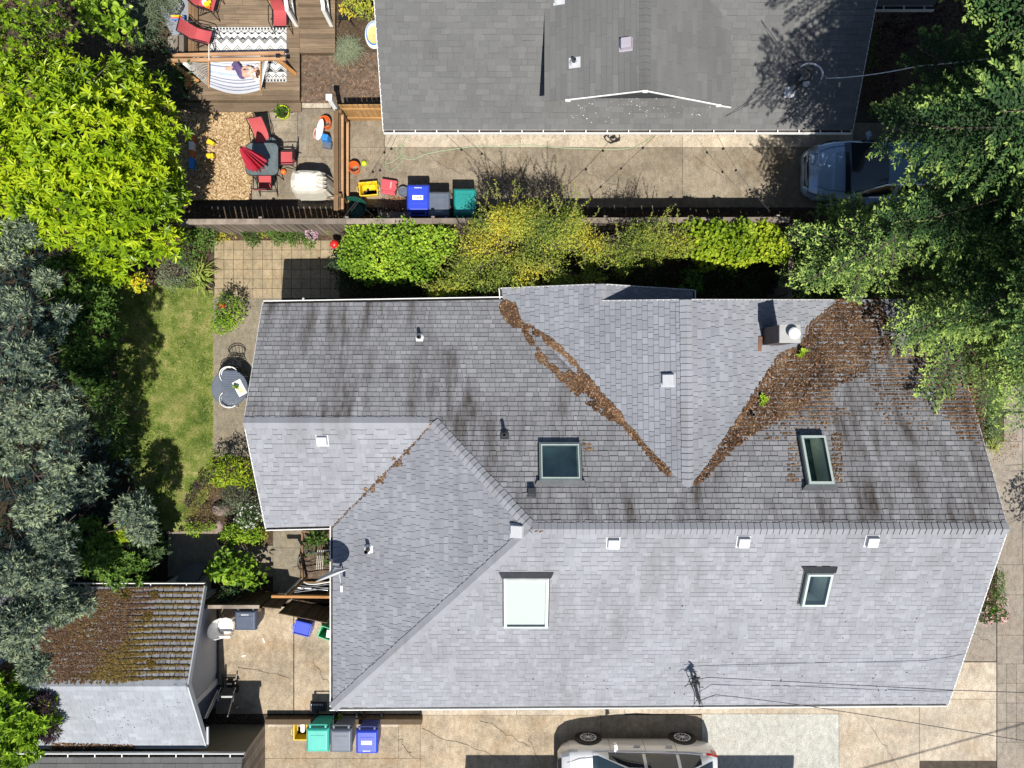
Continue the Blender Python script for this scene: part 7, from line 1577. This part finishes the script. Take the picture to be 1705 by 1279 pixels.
for sd in 'LR':
    w0, h0 = Vector(Jt['wr' + sd][0]), Vector(Jt['ha' + sd][0]); d = (h0 - w0).normalized(); s = d.cross(Vector((0, 0, 1))).normalized()
    for i, (o_, l_) in enumerate(((-.030, .060), (-.010, .072), (.010, .076), (.030, .066))):
        a1 = h0 + s * o_ + d * .03; a2 = a1 + d * l_ * .5 + Vector((0, 0, -.008)); a3 = a2 + d * l_ * .45 + Vector((0, 0, -.02))
        for n_, p_, r_ in ((f'f{sd}{i}a', a1, .009), (f'f{sd}{i}b', a2, .008), (f'f{sd}{i}c', a3, .007)): Jt[n_] = (p_, r_)
        Bn += [('ha' + sd, f'f{sd}{i}a'), (f'f{sd}{i}a', f'f{sd}{i}b'), (f'f{sd}{i}b', f'f{sd}{i}c')]
    t1 = w0.lerp(h0, .5) + s * .04; t2 = t1 + s * .03 + d * .03
    Jt['t' + sd] = (t1, .011); Jt['u' + sd] = (t2, .009); Bn += [('wr' + sd, 't' + sd), ('t' + sd, 'u' + sd)]
skin_fig('body', Jt, Bn, 'skin', pe)
g_ = lambda k, f: (Jt[k][0], Jt[k][1] * f)
skin_fig('trousers', {'pelvis': g_('pelvis', 1.14), 'waist': (Vector(Jt['pelvis'][0]).lerp(Vector(Jt['waist'][0]), .55), .122), 'hipL': g_('hipL', 1.18), 'kneeL': g_('kneeL', 1.28), 'ankleL': (Vector(Jt['kneeL'][0]).lerp(Vector(Jt['ankleL'][0]), .75), .055), 'hipR': g_('hipR', 1.18), 'kneeR': g_('kneeR', 1.28), 'ankleR': (Vector(Jt['kneeR'][0]).lerp(Vector(Jt['ankleR'][0]), .75), .055)},
         [('pelvis', 'waist'), ('pelvis', 'hipL'), ('hipL', 'kneeL'), ('kneeL', 'ankleL'), ('pelvis', 'hipR'), ('hipR', 'kneeR'), ('kneeR', 'ankleR')], 'pants', pe)
fm = NT('floral_cotton'); v_ = fm.n('TexVoronoi'); v_.inputs['Scale'].default_value = 22; fm.l(fm.pos(), v_.inputs['Vector']); fm.col(fm.ramp(v_.outputs['Distance'], [(.12, (.40, .13, .12)), (.28, (.56, .36, .30)), (.5, (.60, .48, .40))])); fm.set(.9)
skin_fig('top', {'chest': g_('chest', 1.12), 'waist': (Vector(Jt['waist'][0]), .122), 'neck': (Vector(Jt['chest'][0]).lerp(Vector(Jt['neck'][0]), .7), .075), 'shL': g_('shL', 1.3), 'elL': (Vector(Jt['shL'][0]).lerp(Vector(Jt['elL'][0]), .6), .056), 'shR': g_('shR', 1.3), 'elR': (Vector(Jt['shR'][0]).lerp(Vector(Jt['elR'][0]), .6), .056)},
         [('chest', 'waist'), ('chest', 'neck'), ('chest', 'shL'), ('shL', 'elL'), ('chest', 'shR'), ('shR', 'elR')], fm.m, pe)
skin_fig('hair', {'a': (HP(431, 118, .17), .098), 'b': (HP(429, 122, .12), .075), 'c': (HP(428, 127, .08), .045), 'd': (HP(430, 131, .05), .025)}, [('a', 'b'), ('b', 'c'), ('c', 'd')], 'hair', pe)
hd = Vector(Jt['skull'][0]); fdir = Vector((-.35, -.55, .5)).normalized(); fs_ = fdir.cross(Vector((1, .1, .1))).normalized(); fu = fs_.cross(fdir)
a = MB(); n0 = hd + fdir * .088; a.add([n0 + fu * .03, n0 - fs_ * .014 - fu * .012, n0 + fs_ * .014 - fu * .012, n0 + fdir * .026 - fu * .008], [(0, 1, 3), (0, 3, 2), (1, 2, 3)]); a.build('nose', M['skin'], pe)
for s in (-1, 1): a = MB(); a.lathe([(.001, -.006), (.012, -.002), (.012, .002), (.001, .006)], hd + fdir * .086 + fs_ * .032 * s + fu * .022, 8); a.build('eye', M['black'], pe); 
a = MB(); a.tube([hd + fdir * .088 - fu * .038 - fs_ * .022, hd + fdir * .093 - fu * .040, hd + fdir * .088 - fu * .038 + fs_ * .022], .005, 5); a.build('mouth', M['toyred'], pe)
for s in (-1, 1): a = MB(); a.lathe([(.001, -.008), (.022, -.006), (.024, .004), (.010, .008)], hd + fs_ * .092 * s - fdir * .005, 10, M=Matrix.Rotation(pi / 2, 3, 'Y')); a.build('ear', M['skin'], pe)
plw = thing('pillow', 'white pillow under the resting head on the hammock', 'pillow', HP(429, 122, 0)); a = MB(); a.lathe([(.001, -.0), (.16, .0), (.2, .035), (.16, .07), (.001, .075)], (0, 0, .0), 16, sy=1.4, sx=.6); a.build('cushion', M['white'], plw, smooth=True, local=True)
# planters and odds near the deck
gp = thing('grey_planter', 'weathered slatted box at the left end of the rug', 'planter', P(296, 75, 0)); a = MB()
for i in range(2): x = P(288 + 10 * i, 0, .5).x; a.bbox((x, P(0, 88, .5).y, 0), (x + .14, P(0, 58, .5).y, .5), R.random())
a.build('slats', M['fence'], gp)
wt = thing('water_table', 'toy tray with orange, yellow and blue stripes on the gravel path', 'toy', P(302, 36, 0)); a = MB(); a.box((0, 0, .22), (.40, .13, .06)); a.build('tray', M['toyblue'], wt, local=True, bevel=.02); a = MB(); a.box((-.02, .03, .26), (.34, .04, .03)); a.build('yellow_slide', M['yellow'], wt, local=True); a = MB(); a.box((0, -.02, .26), (.36, .03, .03), rz=.08); a.build('orange_slide', M['orange'], wt, local=True)
for sx in (-.16, .16): a = MB(); a.tube([(sx, 0, .2), (sx, 0, 0)], .025, 6); a.build('leg', M['bluegrey'], wt, local=True)
hx = thing('hexagon_sandpit', 'hexagonal black edged bed with pale plants on the gravel path', 'sandpit', P(290, 12, 0)); a = MB(); pts = [tuple(P(290 + 15 * math.cos(q), 10 + 15 * math.sin(q), .12) - wl(hx)) for q in np.linspace(0, 2 * pi, 7)]; a.tube(pts, .03, 5); a.build('edging', M['lead'], hx, local=True)
plant('shrub', 'pale plants filling the hexagonal bed', 'shrub', [PL(290, 9, .15, .22, .22, .12)], 220, .06, .025, 'grey', tintm=.6, trunk=.0)
bt_ = bucket('green_pot', 'leafy plant in a dark pot at the foot of the stair rail', 472, 4, .15, .25, 'rust', z=DZ, handle=False, fill='soil_dk', cat='pot'); B = np.tile(np.array(wl(bt_)) + [0, 0, .25], (40, 1)) + RN.normal(0, .06, (40, 3)); A = RN.normal(0, 1, (40, 3)); A[:, 2] = np.abs(A[:, 2]); leaves('foliage', B, A, np.tile([.1, .1, 1.0], (40, 1)), np.full(40, .14), np.full(40, .05), RN.normal(.5, .2, 40), LM['vine'], bt_, .2)
ball('ball', 'small yellow ball on the deck boards', 451, 2, .06, 'lime_pl', DZ)
ml = thing('metal_firepit', 'dark metal hose stand beside the stair rail', 'stand', P(577, 38, 0)); a = MB(); a.box((0, 0, .3), (.34, .12, .05)); a.tube([(-.1, 0, .3), (-.25, -.12, 0)], .015, 5); a.tube([(.1, 0, .3), (.25, -.12, 0)], .015, 5); a.tube([(0, 0, .3), (0, .12, .55)], .02, 5); a.build('stand', M['black_metal'], ml, local=True)
pl2 = thing('paddling_pool', 'small yellow and white inflatable pool tucked beside the charcoal roof', 'pool', P(624, 60, 0)); a = MB(); a.lathe([(.31, 0), (.36, .07), (.34, .13), (.28, .15), (.26, .08), (.25, .03)], (0, 0, 0), 28, sx=.8, sy=1.2); a.build('ring', M['white'], pl2, smooth=True, local=True); a = MB(); a.lathe([(.26, .04), (.001, .035)], (0, 0, 0), 24, sx=.8, sy=1.2); a.build('liner', plain('pale_yellow_vinyl', (.60, .47, .20), .5), pl2, local=True); a = MB(); a.lathe([(.30, .155), (.27, .16)], (0, 0, .0), 24, sx=.8, sy=1.2); a.build('stripe', M['toyblue'], pl2, local=True)
# ------------------------------------------------------------------ left patio: round table, white chairs
rt = thing('round_table', 'round dark slatted table tucked under the roof edge beside the lawn', 'table', P(398, 646, 0)); a = MB(); rr_ = .52
y = -rr_ + .02
while y < rr_: hw = math.sqrt(max(0, rr_ ** 2 - (y + .02) ** 2)); a.box((0, y + .02, .72), (2 * hw, .044, .02), tint=R.random()); y += .05
a.build('slats', M['bluegrey'], rt, local=True); a = MB(); a.tube([(rr_ * math.cos(q), rr_ * math.sin(q), .715) for q in np.linspace(0, 2 * pi, 40)], .014, 6); a.build('rim', M['slate'], rt, local=True)
for k in range(4): a = MB(); q = pi / 4 + k * pi / 2; a.tube([(.3 * math.cos(q), .3 * math.sin(q), .7), (.42 * math.cos(q), .42 * math.sin(q), 0)], .018, 6); a.build('leg', M['slate'], rt, local=True)
mg = thing('table_runner', 'cream placemat lying diagonally on the round table', 'placemat', P(399, 646, .735)); a = MB(); a.box((0, 0, .003), (.46, .26, .006), rz=math.radians(-62)); a.build('mat', M['paper'], mg, local=True); a = MB(); a.box((.03, -.06, .008), (.16, .13, .003), rz=math.radians(-62)); a.build('print', plain('peach_print', (.70, .50, .28), .8), mg, local=True)
pp = bucket('green_pot_plant', 'small green potted plant standing on the cream placemat', 394, 644, .05, .09, 'mid_green' if 'mid_green' in M else 'green_pl', z=.742, handle=False, fill='soil_dk', cat='plant'); B = np.tile(np.array(wl(pp)) + [0, 0, .08], (40, 1)) + RN.normal(0, .025, (40, 3)); A = RN.normal(0, 1, (40, 3)); A[:, 2] = np.abs(A[:, 2]); leaves('foliage', B, A, np.tile([.1, .1, 1.0], (40, 1)), np.full(40, .07), np.full(40, .03), RN.normal(.4, .2, 40), LM['vine'], pp, .2)
def bistro(label, px, py, rz):
    c = P(px, py, .45); t = thing('bistro_chair', label, 'chair', (c.x, c.y, 0), rz, 'white wire chairs at the round table'); a = MB()
    for i in range(7): y = -.17 + i * .055; w = .19 * math.sqrt(max(.1, 1 - (y / .24) ** 2)); a.box((0, y, .45), (2 * w, .022, .012))
    a.build('seat', M['white'], t, local=True); a = MB()
    for hh, rr2 in ((.86, .26), (.78, .24)): a.tube([(rr2 * math.cos(q), .02 + rr2 * .85 * math.sin(q), hh - .1 * abs(math.cos(q)) ** 2) for q in np.linspace(-.1, pi + .1, 16)], .013, 6)
    for q in np.linspace(.5, pi - .5, 5): a.tube([(.2 * math.cos(q), .16 * math.sin(q), .45), (.25 * math.cos(q), .02 + .21 * math.sin(q), .82)], .008, 5)
    a.build('backrest', M['white'], t, local=True)
    for s in (-1, 1):
        for y in (-.15, .15): a = MB(); a.tube([(s * .16, y, .45), (s * .20, y * 1.3, 0)], .011, 5); a.build('leg', M['white'], t, local=True)
bistro('white wire chair at the upper left of the round table', 388, 625, math.radians(38)); bistro('white wire chair at the lower left of the round table', 388, 664, math.radians(135))
bc = thing('bistro_chair', 'black wire chair above the round table', 'chair', P(401, 611, 0), 0.1); a = MB()
for i in range(7): a.box((0, -.17 + i * .055, .45), (.38, .025, .012))
a.build('seat', M['black_metal'], bc, local=True); a = MB()
for hh, rr2 in ((.84, .26), (.76, .24)): a.tube([(rr2 * math.cos(q), .05 + rr2 * .8 * math.sin(q), hh) for q in np.linspace(-.1, pi + .1, 16)], .013, 6)
for q in np.linspace(.4, pi - .4, 6): a.tube([(.2 * math.cos(q), .17 * math.sin(q), .45), (.25 * math.cos(q), .05 + .2 * math.sin(q), .8)], .008, 5)
a.build('backrest', M['black_metal'], bc, local=True)
for s in (-1, 1):
    for y in (-.15, .15): a = MB(); a.tube([(s * .16, y, .45), (s * .2, y * 1.3, 0)], .011, 5); a.build('leg', M['black_metal'], bc, local=True)
# rocks and pot in the bed
def rock(label, px, py, r, h, mat='rock', sq=1.0):
    c = P(px, py, 0); t = thing('garden_rock', label, 'rock', c); rr = random.Random(int(px * 7 + py)); me = MB(); pr = [(.001, h), (r * .45, h * .95), (r * .8, h * .68), (r, h * .3), (r * .95, 0)]; me.lathe(pr, (0, 0, 0), 11, sy=sq); me.v = [(x * rr.uniform(.85, 1.12), y * rr.uniform(.85, 1.12), z * rr.uniform(.85, 1.1)) for x, y, z in me.v]; me.build('stone', M[mat], t, local=True)
rock('mauve boulder in the middle of the flower bed', 369, 847, .27, .3, sq=.8); rock('flat reddish stone below the mauve boulder', 362, 877, .20, .1); rock('small pale stone in the lime shrub', 360, 780, .08, .6); rock('grey stone on the lawn corner of the bed', 316, 868, .11, .16); rock('small bluish stone on the round shrub mound', 373, 533, .07, .5, 'bluegrey')
# hooped bed and arbour at the house corner
ab = thing('garden_arbour', 'orange timber arbour beam on a post by the dark gate', 'arbour', P(510, 985, 0)); a = MB(); a.beam(P(453, 992.5, 2.1), P(560, 993.5, 2.1), .07, .13); a.build('beam', M['beam'], ab, bevel=.005); a = MB(); b_ = P(478, 992, 2.04); a.tube([(b_.x, b_.y, 0), tuple(b_)], .045, 4); a.build('post', M['fence_br'], ab); a = MB(); a.tube([(P(545, 0, 2).x, b_.y, 0), (P(545, 0, 2).x, b_.y, 2.04)], .045, 4); a.build('post', M['fence_br'], ab)
a = MB(); a.tube([tuple(P(476, 990, 1.95)), tuple(P(502, 962, .9))], .03, 5); a.build('brace', M['canvas'], ab)
tr = thing('hoop_trellis', 'white curved hoops and canes over the vegetable bed', 'trellis', P(530, 945, 0))
for y0_, lab in ((915, 'a'), (968, 'b')):
    a = MB(); a.tube([tuple(P(505 + 47 * i / 10, y0_ + 5 * math.sin(math.pi * (i / 10) ** .6) * (1 if i < 10 else 1), .55 + .1 * math.sin(math.pi * i / 10))) for i in range(12)], .016, 6); a.build('hoop', M['white'], tr)
for k in range(4): a = MB(); x0_ = 529 + 3.2 * k; a.tube([tuple(P(x0_, 916, .7)), tuple(P(x0_ - 2, 948, .5))], .009, 5); a.build('cane', M['canvas'], tr)
a = MB(); a.tube([tuple(P(505 + 9 * math.cos(q), 938 + 13 * math.sin(q), .2)) for q in np.linspace(2.2, 5.2, 14)], .02, 6); a.build('soaker_hose', M['lead'], tr)
for i in range(7): a = MB(); a.tube([tuple(P(478 + R.uniform(0, 14), 977 + R.uniform(-3, 10), .8 + R.uniform(0, .5))), tuple(P(548 + R.uniform(-6, 4), 975 + R.uniform(-4, 12), .9 + R.uniform(0, .4)))], .008, 4); a.build('wire', M['metal'], tr)
rbx = thing('raised_bed', 'timber edged vegetable bed at the west wall of the main house', 'raised bed', P(530, 935, 0)); a = MB()
for p0, p1 in (((505, 884), (505, 968)), ((505, 968), (556, 968)), ((505, 884), (556, 884))): a.beam(P(*p0, .14), P(*p1, .14), .05, .26)
a.build('edging', M['fence_br'], rbx); a = MB(); a.prism(ccw(gpoly([(506, 885), (556, 885), (556, 967), (506, 967)], .16)), .15); a.build('soil', M['soil_brick'], rbx)
# white plastic chair by the garage
wc = thing('plastic_chair', 'white plastic garden chair beside the dark slate bin', 'chair', P(376, 1042, .42) - Vector((0, 0, .42)), pi / 2); a = MB(); a.lathe([(.001, .41), (.22, .42), (.245, .43), (.235, .40), (.001, .39)], (0, 0, 0), 22, sy=.95); a.build('seat', M['white'], wc, local=True, smooth=True); a = MB()
vs = []; fs = []
for i in range(13):
    q = pi * (i / 12); x = .26 * math.cos(q); y = .02 + .22 * math.sin(q) ** .7 if math.sin(q) > 0 else .02; t = .2 + .38 * math.sin(q) ** .6 if math.sin(q) > 0 else .2; vs += [(x, y, .42), (x * 1.1, y * 1.15 + .02, .42 + t), (x * 1.18, y * 1.22 + .02, .42 + t), (x * 1.08, y * 1.08 + .01, .42)]
for i in range(12): b = 4 * i; fs += [(b, b + 1, b + 5, b + 4), (b + 1, b + 2, b + 6, b + 5), (b + 2, b + 3, b + 7, b + 6)]
a.add(vs, fs); a.build('backrest', M['white'], wc, local=True)
for sx in (-1, 1):
    for sy in (-1, 1): a = MB(); a.tube([(sx * .17, sy * .16, .41), (sx * .23, sy * .22, 0)], [.03, .022], 6); a.build('leg', M['white'], wc, local=True)
    a = MB(); a.box((sx * .26, -.05, .64), (.06, .34, .03)); a.beam((sx * .26, -.2, .63), (sx * .24, -.2, .4), .05, .03); a.build('armrest', M['white'], wc, local=True)
# hand truck at the garage corner
ht = thing('hand_truck', 'silver and black hand truck leaning at the garage corner', 'hand truck', P(374, 1160, 0)); W0 = wl(ht)
T = lambda x, y, z: tuple(P(x, y, z) - W0)
for a_, b_ in (((368, 1145, .25), (344, 1196, 1.25)), ((392, 1145, .25), (379, 1193, 1.2))): a = MB(); a.tube([T(*a_), T(*b_)], .018, 6); a.build('rail', M['metal'], ht, local=True)
a = MB(); a.beam(T(364, 1160, .6), T(388, 1160, .6), .05, .04); a.tube([T(363, 1152, .5), T(363, 1168, .7)], .02, 6); a.tube([T(389, 1152, .5), T(388, 1168, .7)], .02, 6); a.build('crossbar', M['metal'], ht, local=True)
a = MB(); a.tube([T(370, 1122, .12), T(372, 1145, .12)], .02, 6); a.tube([T(394, 1122, .12), T(391, 1145, .12)], .02, 6); a.tube([T(371, 1129, .12), T(393, 1129, .12)], .018, 6); a.box(Vector(T(383, 1138, .1)), (.16, .22, .12)); a.build('toe_plate', M['black_metal'], ht, local=True)
for x in (366, 394): a = MB(); a.lathe([(.03, -.03), (.11, -.035), (.11, .035), (.03, .03)], T(x, 1147, .11), 16, M=Matrix.Rotation(pi / 2, 3, 'Y')); a.build('wheel', M['tyre'], ht, local=True)
ls = thing('leaning_pole', 'long pale pole leaning on the garage south corner', 'pole', P(366, 1142, 0)); W1_ = wl(ls); a = MB(); a.tube([(0, 0, .02), tuple(P(341, 1196, 1.5) - W1_)], .02, 6); a.build('pole', M['white_old'], ls, local=True)
# litter on the courtyard
for i, (px, py, l_, rz, lb) in enumerate(((439, 1066, .15, 1.9, 'white strip of paper on the courtyard concrete'), (406, 1092, .14, .2, 'crumpled grey paper scrap on the courtyard concrete'), (395, 1178, .08, .6, 'small white scrap in the garage shadow'))):
    t = thing('paper_scrap', lb, 'litter', P(px, py, .034)); a = MB(); a.add([(-l_ / 2, -.015, .004), (0, -.02, .012), (l_ / 2, -.012, .004), (l_ / 2, .014, .006), (0, .018, .014), (-l_ / 2, .015, .004)], [(0, 1, 4, 5), (1, 2, 3, 4)]); o = a.build('scrap', M['paper'], t, local=True); o.rotation_euler = (0, 0, rz)
# stray leaves on paving (ground litter)
def litter(name, label, poly, n, z, mat='leaflitter', r=(.01, .03)):
    p = px_points(poly, n, z); o = flakes(name, p, np.tile([0, 0, 1.0], (n, 1)), RN.uniform(*r, n), RN.uniform(.006, .014, n), RN.random(n), M[mat], None, .012); stuff(tag(o, label, 'litter'))
litter('fallen_leaves', 'dry leaves scattered over the paving by the deck', [(503, 90), (640, 90), (636, 174), (503, 174)], 900, .034)
litter('fallen_leaves', 'scattered grit and leaf bits along the upper driveway', [(580, 250), (690, 230), (680, 330), (580, 340)], 500, .034, r=(.006, .018))
litter('fallen_leaves', 'reddish leaves drifted along the right pavement edge', [(1655, 700), (1700, 730), (1690, 760), (1650, 775), (1660, 850), (1650, 860)], 260, .036)
litter('fallen_leaves', 'leaf crumbs on the driveway apron under the gutter', [(760, 217), (1330, 217), (1330, 226), (760, 232)], 420, .038, r=(.006, .02))

# cracks in the concrete
rr = random.Random(12); mb = MB()
for p0, p1 in (((640, 215), (655, 330)), ((700, 1215), (840, 1262)), ((880, 1225), (905, 1275)), ((665, 1230), (690, 1262)), ((800, 1196), (880, 1240)), ((1230, 250), (1290, 320)), ((960, 280), (1060, 330)), ((1150, 255), (1210, 300)), ((400, 1110), (488, 1130)), ((520, 1100), (556, 1150)), ((1440, 1200), (1500, 1280)), ((700, 250), (780, 300)), ((1600, 1040), (1655, 1075)), ((430, 190), (470, 280)), ((520, 240), (560, 300))):
    n = 9; pts = []
    for i in range(n + 1):
        t = i / n; pts.append(P(lerp(p0[0], p1[0], t) + rr.uniform(-4, 4), lerp(p0[1], p1[1], t) + rr.uniform(-4, 4), 0) + Vector((0, 0, .0385)))
    for a_, b_ in zip(pts[:-1], pts[1:]):
        d = (b_ - a_).normalized(); s_ = Vector((-d.y, d.x, 0)) * rr.uniform(.003, .007); mb.add([a_ - s_, a_ + s_, b_ + s_ * .8, b_ - s_ * .8], [(0, 3, 2, 1)])
struct(mb.build('driveway_cracks', M['joint']))
